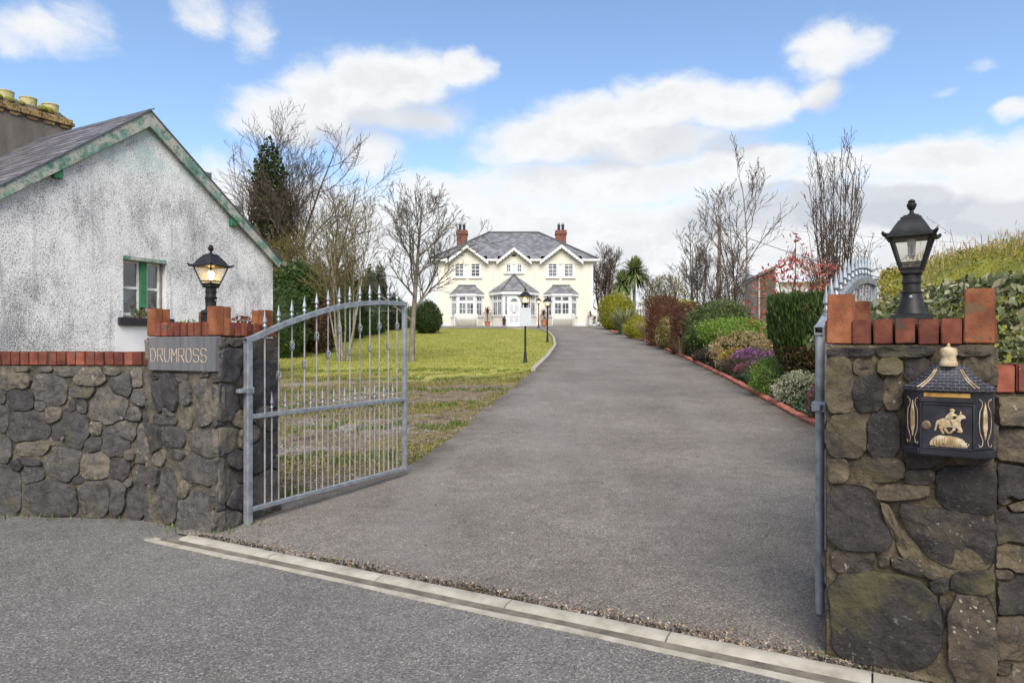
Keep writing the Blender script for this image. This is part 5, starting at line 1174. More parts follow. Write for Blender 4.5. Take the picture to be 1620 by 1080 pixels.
            for i in range(2):
                w = (L-.2)/2; cc = .1+w*(i+.5); window(a, uu, nn, cc, w-.03, .76, 1.76, 2, 1, pc, 0, 0, False, .03); window(a, uu, nn, cc, w-.03, 1.85, 2.22, 2, 1, pc, 0, 0, False, .03)
    # chimneys
    for xx in (-4.05-cx, 3.96-cx):
        mb = MB(); y0 = dep/2-.1; mb.boxf(O, X, FN, xx-.41, xx+.41, 4.9, 7.80, -y0-.8, -y0); ck = mb.build('chimney', 'chimney_brick', root)
        mb = MB(); mb.boxf(O, X, FN, xx-.47, xx+.47, 7.50, 7.66, -y0-.86, -y0+.06); mb.boxf(O, X, FN, xx-.45, xx+.45, 7.661, 7.84, -y0-.84, -y0+.04); mb.build('chimney_corbel', 'chimney_brick', ck)
        for q in (-.16, .16):
            mb = MB(); mb.lathe([(.12, 7.82), (.11, 8.22), (.13, 8.24), (.13, 8.32), (.1, 8.33)], tuple(O+X*(xx+q)-FN*(y0+.4)), 10); pt = mb.build('chimney_pot', 'black_sill', ck, smooth=40)
            mb = MB(); mb.lathe([(.10, 8.33), (.11, 8.40), (.04, 8.52), (.01, 8.55)], tuple(O+X*(xx+q)-FN*(y0+.4)), 8); mb.build('cowl', 'galvanised_steel', pt, smooth=40)
    # ---- things in front of the house
    def bench(x, label):
        b_ = thing('garden_bench', (cx+x, Yh-1.15, z0), label, 'bench', 'white benches under the bay windows'); B0 = O+X*x+FN*1.0
        for s in (-.82, .82):
            mb = MB(); mb.boxf(B0, X, FN, s-.03, s+.03, 0, .62, .38, .44); mb.build('leg', 'bench_white', b_); mb = MB(); mb.boxf(B0, X, FN, s-.03, s+.03, 0, .84, 0, .05); mb.build('leg', 'bench_white', b_); mb = MB(); mb.boxf(B0, X, FN, s-.04, s+.04, .60, .64, .05, .46); mb.build('arm_rest', 'bench_white', b_)
        mb = MB()
        for i in range(4): mb.boxf(B0, X, FN, -.79, .79, .41, .44, .06+i*.095, .14+i*.095)
        mb.build('seat', 'bench_white', b_)
        mb = MB(); mb.boxf(B0, X, FN, -.79, .79, .80, .86, .01, .05); mb.boxf(B0, X, FN, -.79, .79, .50, .54, .01, .05)
        for i in range(15): mb.boxf(B0, X, FN, -.76+i*.108-.025, -.76+i*.108+.025, .541, .799, .02, .04)
        mb.build('backrest', 'bench_white', b_)
    bench(-3.5, 'white slatted bench below the left bay window'); bench(3.6, 'white slatted bench below the right bay window')
    def potplant(x, y, h, label, pot, leaf, ph, pr, name='potted_plant', r=.45, n=110):
        t = thing(name, (cx+x, Yh-y, z0), label, 'potted plant'); mb = MB(); c = O+X*x+FN*y
        mb.lathe([(pr*.72, 0), (pr*.95, ph*.85), (pr*1.08, ph*.86), (pr*1.08, ph), (pr*.9, ph), (pr*.85, ph*.9)], tuple(c), 12); mb.build('pot', pot, t, smooth=40)
        if r > .3: mb = MB(); mb.path([c+ZV*ph*.9, c+ZV*h*.62], .035, 6); mb.build('stem', 'bark_dark', t)
        rs = np.random.default_rng(int(abs(x)*100)); V = []; Qd = []; rn = []
        for i in range(n):
            a = rs.uniform(0, 6.28); e = rs.uniform(-.5, 1.3); l = r*rs.uniform(.7, 1.1); b0 = c+ZV*(h*.62+rs.uniform(-.1, .1)); d = Vector((math.cos(a)*math.cos(e), math.sin(a)*math.cos(e), math.sin(e))); sd_ = d.cross(ZV).normalized()*.02
            m_ = b0+d*l*.6; tip = b0+d*l-ZV*l*.25*max(0, 1-e); k = len(V); V += [b0-sd_*.5, b0+sd_*.5, m_+sd_, m_-sd_, tip+sd_*.2, tip-sd_*.2]; Qd += [(k,k+1,k+2,k+3),(k+3,k+2,k+4,k+5)]; rn += [rs.uniform()]*6
        tg = link(bpy.data.objects.new('leaves', np_mesh('leaves', V, Qd, leaf, rn)), t)
    potplant(-1.96, .55, 1.62, 'tall red leaved plant in a terracotta pot left of the porch', 'terracotta', 'leaf_red_dracaena', .32, .22)
    potplant(2.22, .55, 1.34, 'tall red leaved plant in a terracotta pot right of the porch', 'terracotta', 'leaf_red_dracaena', .42, .24)
    potplant(-.72, 1.6, .62, 'small green shrub in a dark pot beside the front door', 'dark_pot', 'leaf_green', .42, .14, r=.22, n=160)
    potplant(5.66, .5, 1.25, 'small red leaved plant in a white urn at the right corner of the house', 'bench_white', 'leaf_red_dracaena', .62, .2, r=.33, n=60)
    ld = thing('stepladder', (cx+6.1, Yh-.4, z0), 'white stepladder standing by the right corner of the house', 'ladder'); B0 = O+X*6.12+FN*.6
    for s in (0, .30):
        mb = MB(); mb.beam(B0+X*s, B0+X*(s*.7-.02)+ZV*1.2-FN*.35, .05, .04); mb.build('rail', 'bench_white', ld)
    for i in range(4): mb = MB(); t = .18+i*.22; mb.beam(B0+X*(.0-.02*t)+ZV*1.2*t-FN*.35*t, B0+X*(.30-.11*t)+ZV*1.2*t-FN*.35*t, .09, .03); mb.build('rung', 'bench_white', ld)
house()
def lowwall():
    a, b = ground(604, 519), ground(640, 519); mb = MB(); mb.box(a.x, b.x, a.y-.1, a.y+.1, a.z-.1, a.z+.22); o = mb.build('low_wall', 'white_paint', bevel=.02); tag(o, 'low white garden wall across the far end of the lawn', 'low wall')
lowwall()
# lawn kerb
def lawnkerb():
    ys = [17.8, 20, 22.4, 25, 27.8, 31, 33.9, 37, 40.9, 43.5, 45.2, 46.2]; pts = [(float(leftx(y)), y) for y in ys]; root = None
    mb = MB(); P = []
    for (x, y) in [(float(leftx(y)), y) for y in np.arange(18, 46.2, .4)]: P += [Vector((x+.06, y, zg(x, y)-.05)), Vector((x+.06, y, zg(x, y)+.07)), Vector((x-.06, y, zg(x, y)+.085)), Vector((x-.06, y, zg(x, y)-.05))]
    k = len(P)//4; mb.add(P, [(i*4+j, i*4+j+1, i*4+5+j, i*4+4+j) for i in range(k-1) for j in range(3)]+[(0,1,2,3)])
    tag(mb.build('lawn_kerb', 'kerb_concrete'), 'pale concrete edging curving along the lawn', kind='structure')
lawnkerb()
# brick edging along the flower border
def edging():
    root = thing('brick_edging', (4.33, 9.74, zg(4.33, 9.74)), 'row of red brick edging between the driveway and the flower border', 'brick edging')
    y = 6.6; c = 0
    while y < 42:
        x = float(kerbx(y)); l = .225 if y < 26 else .45; y2 = y+l*.985; x2 = float(kerbx(y2)); d = Vector((x2-x, y2-y, zg(x2, y2)-zg(x, y))).normalized(); sd_ = d.cross(ZV).normalized(); up = sd_.cross(d)
        M = Matrix.Identity(4); M.col[0][:3] = sd_; M.col[1][:3] = d; M.col[2][:3] = up; M.col[3][:3] = Vector(((x+x2)/2+.055, (y+y2)/2, zg((x+x2)/2, (y+y2)/2)-.005+R.uniform(-.006, .01)))
        inst('brick', R.choice(BS), root, M @ Matrix.Rotation(R.uniform(-.07, .07), 4, 'Z') @ Matrix.Rotation(-.25+R.uniform(-.12, .12), 4, 'Y') @ Matrix.Diagonal((1, l/.225*.99, 1.05, 1))); y = y2; c += 1
edging()
# ================================================================== PLANTS
def leaves(P, Nn, size, asp, rs, jit=.9, up=.0, droop=0):
    n = len(P); d = Nn*(1-jit)+rs.normal(size=(n, 3))*jit; d[:, 2] += up-droop; d /= np.linalg.norm(d, axis=1)[:, None]+1e-9
    s = np.cross(d, rs.normal(size=(n, 3))); s /= np.linalg.norm(s, axis=1)[:, None]+1e-9
    L = (size*rs.uniform(.6, 1.3, n))[:, None]
    V = np.stack([P-d*L*.5, P+s*L*asp*.5-d*L*.05, P+d*L*.5, P-s*L*asp*.5-d*L*.05], 1).reshape(-1, 3)
    Q = np.arange(4*n).reshape(n, 4); return V, Q, np.repeat(rs.uniform(0, 1, n), 4)
def volume(c, rx, ry, h, prof, n, seed, rough=.16, shell=.68, f=3.):
    """points in the outer shell of a body of revolution with profile prof(t)."""
    rs = np.random.default_rng(seed); ts, rr_ = zip(*prof); out = []; tot = 0
    while tot < n:
        m = n*3; x, y = rs.uniform(-1.2, 1.2, m), rs.uniform(-1.2, 1.2, m); t = rs.uniform(0, 1, m)
        w = 1+rough*wob(seed, x*rx/max(rx, .3)*1.2, y*1.2, t*h/max(rx, .3)*1.2, f)
        q = np.hypot(x, y); th = np.arctan2(y, x); w2 = w*np.interp(t, ts, rr_); w3 = w*np.interp(np.minimum(t+.13, 1.0), ts, rr_)
        ok = (q < w2) & ((q > shell*w2) | (q > .9*w3*shell) & (t > .6)) & (w2 > .02)
        x, y, t = x[ok], y[ok], t[ok]; out.append(np.stack([x*rx, y*ry, t*h], 1)); tot += ok.sum()
    P = np.concatenate(out)[:n]; Nn = P/np.array([rx, ry, 1])-np.array([0, 0, .45*h]); Nn = P.copy(); Nn[:, 2] -= .4*h; Nn[:, 0] /= rx; Nn[:, 1] /= ry; Nn[:, 2] /= h*.6
    Nn /= np.linalg.norm(Nn, axis=1)[:, None]+1e-9
    return P+np.array(c), Nn
MOUND = [(0, .62), (.12, .85), (.35, 1), (.6, .93), (.8, .70), (.93, .40), (1, .05)]
BOX = [(0, .86), (.1, .96), (.5, 1), (.85, .98), (.93, .86), (.98, .6), (1, .3)]
COLUMN = [(0, .7), (.1, .9), (.4, 1), (.7, .85), (.88, .5), (1, .04)]
VASE = [(0, .10), (.2, .34), (.42, .70), (.65, .95), (.88, 1), (.97, .92), (1, .7)]
EGG = [(0, .5), (.1, .8), (.3, 1), (.55, .95), (.78, .68), (.92, .36), (1, .04)]
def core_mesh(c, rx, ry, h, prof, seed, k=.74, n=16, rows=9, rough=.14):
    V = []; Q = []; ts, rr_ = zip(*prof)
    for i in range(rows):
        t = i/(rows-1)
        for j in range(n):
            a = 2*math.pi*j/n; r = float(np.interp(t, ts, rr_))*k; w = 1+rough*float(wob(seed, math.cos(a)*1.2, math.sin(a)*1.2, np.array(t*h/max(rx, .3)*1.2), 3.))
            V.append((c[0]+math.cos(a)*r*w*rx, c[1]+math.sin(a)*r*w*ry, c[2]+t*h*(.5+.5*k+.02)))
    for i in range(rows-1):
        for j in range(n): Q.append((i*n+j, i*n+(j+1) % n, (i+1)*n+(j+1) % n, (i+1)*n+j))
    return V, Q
def shrub(name, label, px, Y, w, top, mat, n, size, prof=MOUND, asp=.5, cat='shrub', group=None, seed=None, ry=None, x=None, base=None, rough=.16, jit=.8, up=.2, extra=None, lift=0, core=True, stem='twig_brown', droop=0):
    """plant at photo column px, depth Y, width w (m), top row in the photo -> height."""
    X = (px-810)/F*Y if x is None else x; z = zg(X, Y) if base is None else base; zt_ = EYE+(HOR-top)/F*Y; h = zt_-z-lift; seed = seed or int(px*7+Y*13); rs = np.random.default_rng(seed)
    root = thing(name, (X, Y, z), label, cat, group); c = (X, Y, z+lift); bd = 4.3 < X < 7.5 and 9 < Y < 35; w *= 1.14 if bd and name != 'cypress' else 1; rough += .06*(bd and rough > .09); n = int(n*1.15) if bd else n; rx = w/2; ry = ry or rx*.95
    P, Nn = volume(c, rx, ry, h, prof, n, seed, rough); sh_ = rs.uniform(0, 1, n) < .10; P[sh_] += Nn[sh_]*rs.uniform(0, min(.22, .05+rough)*min(rx, 1.), sh_.sum())[:, None]; V, Q, rn = leaves(P, Nn, size, asp, rs, jit, up, droop)
    if core:
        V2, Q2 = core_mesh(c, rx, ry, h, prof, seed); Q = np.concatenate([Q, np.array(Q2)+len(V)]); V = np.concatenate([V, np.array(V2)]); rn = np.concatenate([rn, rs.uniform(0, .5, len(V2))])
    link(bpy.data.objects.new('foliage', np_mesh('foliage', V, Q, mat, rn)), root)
    for (nm, m2, n2, sz2, t0, t1, a2, side) in extra or []:
        P, Nn = volume(c, rx*1.02, ry*1.02, h, prof, n2*4, seed+1, rough, .85)
        tt = (P[:, 2]-c[2])/h; k = (tt > t0) & (tt < t1)
        if side: k &= wob(seed+5, P[:, 0]*1.5/rx, P[:, 1]*1.5/rx, P[:, 2]*1.5/rx, 2.) > side-1
        V, Q, rn = leaves(P[k][:n2], Nn[k][:n2], sz2, a2, rs, .7, .35)
        link(bpy.data.objects.new(nm, np_mesh(nm, V, Q, m2, rn)), root)
    mb = MB()
    for i in range(5):
        a = i*1.3; mb.path([(X+.12*rx*math.cos(a), Y+.12*ry*math.sin(a), z-.05), (X+.3*rx*math.cos(a), Y+.3*ry*math.sin(a), z+lift+.35*h), (X+.4*rx*math.cos(a+.3), Y+.4*ry*math.sin(a+.3), z+lift+.65*h)], [.03*max(.4, h/2), .02*max(.4, h/2), .008], 5)
    mb.build('stem', stem, root); return root

def bare_tree(name, label, px, Y, top, seed, r0=.09, nst=1, spread=.12, ang=(.75, .7, .6, .6), cnt=(9, 6, 5, 3), ratio=(.5, .5, .5, .5), lev=3, trop=.12, wobb=.16, tm='bark_grey', cm='twig_grey', start=.25, base=None, x=None, minr=.0045, group=None, lean=0, cat='tree', hscale=1., leaf=None, stem0=1.):
    rr = random.Random(seed); X = (px-810)/F*Y if x is None else x; z = zg(X, Y) if base is None else base; H = EYE+(HOR-top)/F*Y-z
    root = thing(name, (X, Y, z), label, cat, group); TR, CR = MB(), MB(); tips = []
    def br(p, d, L, r, lvl):
        n = max(3, int(3+L*1.3)) if lvl < 2 else (4 if L > .5 else 3); pts = [p.copy()]; ds = [d.copy()]; q = p.copy(); dd = d.copy()
        for i in range(n):
            dd = (dd+Vector((rr.gauss(0, 1), rr.gauss(0, 1), rr.gauss(0, .6)))*wobb*(1 if lvl else (.12 if nst == 1 else .3))+ZV*trop).normalized(); q = q+dd*(L/n); pts.append(q.copy()); ds.append(dd.copy())
        r1 = max(minr, r*(.25 if lvl else .22)); (TR if lvl < (2 if nst < 3 else 1) else CR).path(pts, [max(minr, r+(r1-r)*(i/n)**.9) for i in range(n+1)], 8 if lvl == 0 else (5 if lvl == 1 else 3), cap=lvl < 2)
        if lvl < lev:
            k = cnt[lvl]; k = max(1, int(k*(1 if lvl == 0 else min(1.4, .5+L*.55))+rr.random()))
            for j in range(k):
                t = (start if lvl == 0 else .2)+(1-(start if lvl == 0 else .2))*((j+rr.random())/k); t = min(t, .98); i = min(n-1, int(t*n)); f = t*n-i
                pp = pts[i].lerp(pts[i+1], f); base_d = ds[i+1]; o = base_d.orthogonal().normalized(); o = Matrix.Rotation(rr.uniform(0, 6.283), 3, base_d) @ o
                a = ang[lvl]*rr.uniform(.7, 1.25); nd = (base_d*math.cos(a)+o*math.sin(a)).normalized()
                br(pp, nd, L*ratio[lvl]*(1.15-.6*t if lvl == 0 else 1.05-.45*t)*rr.uniform(.75, 1.2), max(minr, (r+(r1-r)*t)*(.55 if lvl == 0 else .6)), lvl+1)
        else: tips.extend(pts[1:])
    for s in range(nst):
        a = 6.283*s/nst+rr.uniform(-.3, .3); sp = spread*(rr.uniform(.5, 1.2) if nst > 1 else .2)
        d0 = Vector((math.cos(a)*sp+lean, math.sin(a)*sp, 1)).normalized(); p0 = Vector((X+.05*nst**.5*math.cos(a)*(nst > 1), Y+.05*nst**.5*math.sin(a)*(nst > 1), z-.08))
        br(p0, d0, H*hscale*(rr.uniform(.7, 1.0) if nst > 1 and s else .94), r0*(1 if nst == 1 else rr.uniform(.6, 1)), 0)
    TR.build('trunk', tm, root, smooth=60); CR.build('crown', cm, root)
    if leaf:
        m, n, sz = leaf; rs = np.random.default_rng(seed); T = np.array([tuple(t) for t in tips]); P = T[rs.integers(0, len(T), n)]+rs.normal(size=(n, 3))*.03
        V, Q, rn = leaves(P, np.zeros((n, 3)), sz, .5, rs, 1.); link(bpy.data.objects.new('foliage', np_mesh('foliage', V, Q, m, rn)), root)
    return root

# ---------------------------------------------------------------- left of the lawn
t = bare_tree('ivy_tree', 'tall bare tree with ivy covered trunk behind the cottage gable', 452, 33, 215, 5, r0=.12, nst=6, spread=.2, cnt=(10, 6, 6, 4), ratio=(.46, .5, .5, .5), lev=3, trop=.10, wobb=.17, tm='bark_dark', cm='twig_brown', minr=.0065, start=.34)
bx, by = W[t].translation.x, 33; bz = zg(bx, by)
P, Nn = volume((bx-.15, by-1.8, bz+2.8), 1.0, .9, 6.5, [(0, .8), (.3, 1), (.55, .8), (.75, .75), (.9, .45), (1, .1)], 5200, 8, .3, .45, 4.); V, Q, rn = leaves(P, Nn, .17, .7, np.random.default_rng(2), .8)
link(bpy.data.objects.new('ivy', np_mesh('ivy', V, Q, 'leaf_cypress', rn)), t)
bare_tree('bare_tree', 'spreading bare tree at the right edge of the ivy covered tree', 505, 30, 268, 17, r0=.08, nst=4, spread=.30, cnt=(9, 6, 5, 3), ratio=(.5, .5, .5, .5), lev=3, trop=.08, wobb=.2, tm='bark_dark', cm='twig_brown', minr=.006, start=.28)
bare_tree('bare_tree', 'leaning bare tree rising right behind the cottage eaves', 402, 31, 280, 23, r0=.08, nst=5, spread=.25, cnt=(10, 7, 5, 3), ratio=(.48, .5, .5, .5), lev=3, trop=.1, wobb=.19, tm='bark_dark', cm='twig_brown', minr=.006)
bare_tree('willow', 'olive twigged willow thicket beside the cottage corner', 440, 27, 372, 31, r0=.04, nst=11, spread=.34, cnt=(10, 6, 3), ratio=(.42, .45, .5), lev=2, trop=.12, wobb=.13, tm='twig_olive', cm='twig_olive', minr=.006, start=.15, leaf=('leaf_olive', 5200, .085), cat='shrub')
bare_tree('willow', 'smaller brown twigged willow between the dark hedge and the lilac tree', 498, 27, 385, 37, r0=.04, nst=9, spread=.40, cnt=(10, 7, 3), ratio=(.42, .45, .5), lev=2, trop=.1, wobb=.15, tm='twig_brown', cm='twig_brown', minr=.006, start=.15, leaf=('leaf_olive', 1800, .07), cat='shrub')
shrub('conifer', 'broad dark green conifer filling the corner beside the cottage', 470, 25, 2.7, 408, 'leaf_cypress_tips', 9000, .17, EGG, .4, 'conifer', rough=.22)
shrub('conifer', 'copper brown dying cypress behind the spear topped gate', 510, 24.5, .95, 455, 'leaf_brown_cypress', 2600, .14, COLUMN, .35, 'conifer', rough=.22)
shrub('conifer', 'narrow dark cypress rising just left of the lilac tree', 506, 34, 1.15, 402, 'leaf_cypress', 3200, .15, COLUMN, .4, 'conifer', rough=.15)
shrub('conifer', 'mid green conifer hidden behind the pale lilac stems', 548, 34, 2.4, 418, 'leaf_cypress', 5200, .16, COLUMN, .4, 'conifer', rough=.22)
shrub('conifer', 'dark columnar cypress, left one of the close pair by the lawn end', 585, 40, 1.25, 416, 'leaf_cypress', 3600, .14, COLUMN, .4, 'conifer', rough=.12)
shrub('conifer', 'dark columnar cypress, right one of the close pair by the lawn end', 601, 41, 1.05, 411, 'leaf_cypress', 3600, .14, COLUMN, .4, 'conifer', rough=.10)
shrub('hedge', 'low dark hedge along the left side of the lawn', 560, 38, 3.6, 478, 'leaf_cypress_tips', 4200, .15, BOX, .4, 'hedge', rough=.14, ry=2.5)
shrub('hedge', 'olive green hedge at the far left corner of the lawn', 632, 48.5, 3.4, 484, 'leaf_green', 3200, .16, BOX, .5, 'hedge', rough=.2)
shrub('hedge', 'dark hedge under the willow beside the cottage wall', 449, 22.5, 1.7, 448, 'leaf_cypress_tips', 5000, .11, MOUND, .4, 'hedge', rough=.22)
shrub('conifer', 'dark green rounded conifer on the lawn left of the house', 676, 39.3, 1.8, 472, 'leaf_cypress', 7000, .10, EGG, .45, 'conifer', rough=.06)
bare_tree('lilac_tree', 'pale multi stemmed young tree growing on the lawn behind the gate', 543, 21.2, 322, 41, r0=.045, nst=9, spread=.26, cnt=(7, 6, 4), ratio=(.4, .5, .5), lev=3, trop=.12, wobb=.15, tm='bark_pale', cm='twig_olive', minr=.006, start=.35)
t = bare_tree('bare_tree', 'bare grey barked tree standing on the lawn in front of the house', 651, 20.9, 308, 52, r0=.105, nst=1, spread=.1, ang=(.95, .75, .65, .6), cnt=(17, 8, 5, 4), ratio=(.5, .52, .5, .45), lev=4, trop=.09, wobb=.18, tm='bark_grey', cm='twig_grey', minr=.0055, start=.26, lean=-.02)
# ---------------------------------------------------------------- behind the house and right
bare_tree('bare_tree', 'bare tree at the right rear corner of the cream house', 958, 58, 398, 61, r0=.15, nst=4, spread=.25, cnt=(10, 7, 6), ratio=(.5, .5, .5), lev=3, trop=.1, wobb=.18, tm='bark_dark', cm='twig_brown', minr=.012)
shrub('topiary', 'clipped yellow green dome shrub at the end of the driveway', 975, 44.5, 2.5, 462, 'leaf_golden', 9000, .10, [(0,.55),(.1,.78),(.3,.98),(.5,1),(.7,.92),(.85,.72),(.95,.42),(1,.1)], .5, rough=.06)
def cordyline(px, Y, heads, label):
    X = (px-810)/F*Y; z = zg(X, Y); t = thing('cabbage_palm', (X, Y, z), label, 'palm'); rs = np.random.default_rng(5); V = []; Qd = []; rn = []; mb = MB()
    for (hx, hy, r, n) in heads:
        c = PX(hx, hy, Y); mb.path([Vector((X, Y, z-.1)), Vector((X+(c.x-X)*.3, Y, z+(c.z-z)*.55)), c-ZV*.1], [.13, .10, .08], 8)
        for i in range(n):
            a = rs.uniform(0, 6.283); e = rs.uniform(-.75, 1.45); l = r*rs.uniform(.8, 1.15); d = Vector((math.cos(a)*math.cos(e), math.sin(a)*math.cos(e), math.sin(e))); s = d.cross(ZV).normalized()*.05; pts = [c+d*l*q-ZV*(l*.32*q*q*max(.0, 1.1-e*.6)) for q in (0, .4, .75, 1)]; k = len(V)
            for p, wd in zip(pts, (.7, 1, .8, .1)): V += [p-s*wd, p+s*wd]
            Qd += [(k+2*q, k+2*q+1, k+2*q+3, k+2*q+2) for q in range(3)]; rn += [rs.uniform()]*8
    mb.build('trunk', 'bark_grey', t, smooth=60); link(bpy.data.objects.new('foliage', np_mesh('foliage', V, Qd, 'leaf_cordyline', rn)), t)
cordyline(1003, 47, [(1004, 430, 1.15, 620), (984, 447, .95, 380)], 'green cabbage palm with two heads right of the house')
shrub('bush', 'round half bare olive bush behind the cabbage palm', 1055, 46, 3.4, 432, 'leaf_olive', 4200, .12, MOUND, .5, 'bush', rough=.25, lift=.4, core=False)
bare_tree('bare_bush', 'bare twigs poking out of the round olive bush', 1052, 46.5, 428, 77, r0=.05, nst=9, spread=.4, cnt=(9, 6, 4), ratio=(.45, .5, .5), lev=2, trop=.05, wobb=.2, tm='twig_brown', cm='twig_brown', minr=.01, cat='bush')
G_ = None
# phormium and grasses
def blades(name, label, px, Y, r, h, n, wd, mat, cat, seed, bend=.6, x=None, group=None):
    X = (px-810)/F*Y if x is None else x; z = zg(X, Y); t = thing(name, (X, Y, z), label, cat, group); rs = np.random.default_rng(seed); V = []; Qd = []; rn = []
    for i in range(n):
        a = rs.uniform(0, 6.283); o = rs.uniform(0, .25)*r; l = h*rs.uniform(.7, 1.15); out = r*rs.uniform(.25, 1.)*1.0; b0 = Vector((X+math.cos(a)*o, Y+math.sin(a)*o, z-.02)); d = Vector((math.cos(a), math.sin(a), 0)); s = Vector((-d.y, d.x, 0))*wd*rs.uniform(.7, 1.2); k = len(V)
        for q, w_ in ((0, .8), (.35, 1), (.7, .85), (1, .08)):
            p = b0+d*out*(q**1.5)+ZV*l*(q-bend*.55*(out/r)*q**2.6); V += [p-s*w_, p+s*w_]
        Qd += [(k+2*q, k+2*q+1, k+2*q+3, k+2*q+2) for q in range(3)]; rn += [rs.uniform()]*8
    link(bpy.data.objects.new('foliage', np_mesh('foliage', V, Qd, mat, rn)), t); return t
blades('flax_plant', 'arching variegated flax at the top of the flower border', 985, 37.6, 1.35, 1.7, 420, .032, 'leaf_variegated', 'plant', 4, .9, x=6.25)
shrub('shrub', 'small lime green shrub beside the variegated flax', 1008, 33.5, 1.2, 497, 'leaf_golden', 1600, .09, MOUND)
blades('grass_clump', 'buff dry grass clump in front of the russet hedge', 1024, 31.5, .7, 1.1, 300, .010, 'leaf_straw', 'plant', 9, .4)
def fencep():
    f = thing('paling_fence', (7.6, 40, zg(7.6, 40)), 'short run of grey palings above the variegated flax', 'fence')
    for i in range(8):
        X = 7.15+i*.17; mb = MB(); z = zg(X, 40); mb.box(X, X+.10, 40, 40.03, z, z+1.25-.05*(i % 3)); mb.build('paling', 'weathered_wood', f)
    for h in (.35, .95): mb = MB(); mb.box(7.1, 8.5, 40.031, 40.07, zg(7.7, 40)+h, zg(7.7, 40)+h+.07); mb.build('rail', 'weathered_wood', f)
fencep()
shrub('hedge', 'clipped russet hedge block, farther one of the two brown blocks', 1048, 28, 1.25, 467, 'leaf_russet_hedge', 7500, .065, BOX, .5, 'hedge', rough=.06)
shrub('shrub', 'green and straw coloured shrub in front of the russet hedge', 1060, 26, .95, 497, 'leaf_olive', 2400, .08, MOUND, extra=[('dry_stems', 'leaf_straw', 700, .16, .1, 1, .1, 0)])
shrub('hedge', 'lime yellow hedge top showing between the two brown hedges', 1083, 28.5, 1.2, 474, 'leaf_lime', 3800, .075, BOX, .5, 'hedge', rough=.08)
shrub('hedge', 'clipped dark copper hedge block, nearer one of the two brown blocks', 1089, 23.6, 1.15, 477, 'leaf_copper_hedge', 8500, .055, BOX, .5, 'hedge', rough=.07)
shrub('shrub', 'large green domed shrub behind the fresh green juniper', 1138, 21.8, 2.1, 472, 'leaf_green', 9000, .085, MOUND, .5, rough=.16)
blades('grass_clump', 'dry buff stalks at the foot of the copper hedge', 1078, 23.2, .6, .75, 170, .008, 'leaf_straw', 'plant', 12, .8)
shrub('juniper', 'fresh bright green spreading juniper over the heathers', 1158, 18.7, 1.75, 502, 'leaf_bright_green', 7000, .075, [(0,.3),(.35,.5),(.55,.85),(.75,1),(.9,.85),(1,.3)], .35, rough=.13)
shrub('shrub', 'dry straw coloured fern clump below the bright green juniper', 1178, 17.8, 1.7, 520, 'leaf_straw', 3000, .13, MOUND, .16, core=False, rough=.2)
shrub('heather', 'brown heather spike clump with a pink tip by the brick edging', 1113, 18.6, .62, 546, 'leaf_heather', 2400, .06, EGG, .3, 'heather', x=5.72, rough=.08, extra=[('flowers', 'flower_pink', 330, .05, .82, 1, .5, 0)])
shrub('heather', 'greyish pink heather left of the pink tipped clump', 1088, 20.2, .62, 550, 'leaf_heather', 1800, .06, EGG, .3, 'heather', x=5.68, rough=.1, extra=[('flowers', 'flower_pink', 120, .04, .5, 1, .5, 0)])
shrub('heather', 'purple flowering heather below the straw coloured ferns', 1192, 16.2, 1.15, 548, 'leaf_heather', 2600, .05, MOUND, .3, 'heather', rough=.28, extra=[('flowers', 'flower_purple', 1700, .045, .5, 1, .5, .9)])
shrub('heather', 'golden yellow heather left of the purple heather', 1166, 16.8, .8, 548, 'leaf_heather', 1700, .05, MOUND, .3, 'heather', rough=.28, extra=[('flowers', 'flower_yellow', 1100, .05, .55, 1, .4, 0)])
shrub('heather', 'dark pink heather half hidden between the purple heather and ivy', 1172, 15.6, .65, 572, 'leaf_heather', 1500, .05, MOUND, .3, 'heather', x=5.42, rough=.3, extra=[('flowers', 'flower_pink', 420, .045, .5, 1, .5, .8)])
shrub('shrub', 'small grass green shrub spilling over the brick edging', 1203, 13.0, .9, 556, 'leaf_bright_green', 2400, .085, MOUND, .22, x=5.08, rough=.3, core=False)
shrub('shrub', 'wispy cream tipped shrub between the green shrub and the dark cypress', 1236, 13.9, .75, 556, 'leaf_whitish', 1500, .07, MOUND, .25, rough=.25, core=False)
shrub('shrub', 'silvery white flowered shrub below the vase shaped cypress', 1254, 11.9, .78, 584, 'leaf_whitish', 3000, .05, MOUND, .4, x=5.0, rough=.26, core=False)
shrub('heather', 'pink heather beside the gate hinge post', 1285, 10.1, .6, 596, 'leaf_heather', 1200, .05, MOUND, .3, 'heather', x=4.68, rough=.2, extra=[('flowers', 'flower_pink', 420, .045, .3, 1, .5, .8)])
c_ = shrub('cypress', 'dark green vase shaped cypress with brown lower stems beside the gate', 1272, 12.4, 1.32, 464, 'leaf_cypress_gate', 11000, .11, VASE, .22, 'conifer', jit=.35, up=1.6, rough=.08, stem='bark_dark', core=True, extra=[('brown_foliage', 'leaf_brown_cypress', 5200, .12, 0, .5, .2, 0)])
shrub('photinia', 'red leaved photinia bush above the dark cypress', 1262, 14.4, 1.75, 398, 'leaf_photinia', 760, .115, MOUND, .40, rough=.55, core=False, lift=1.1)
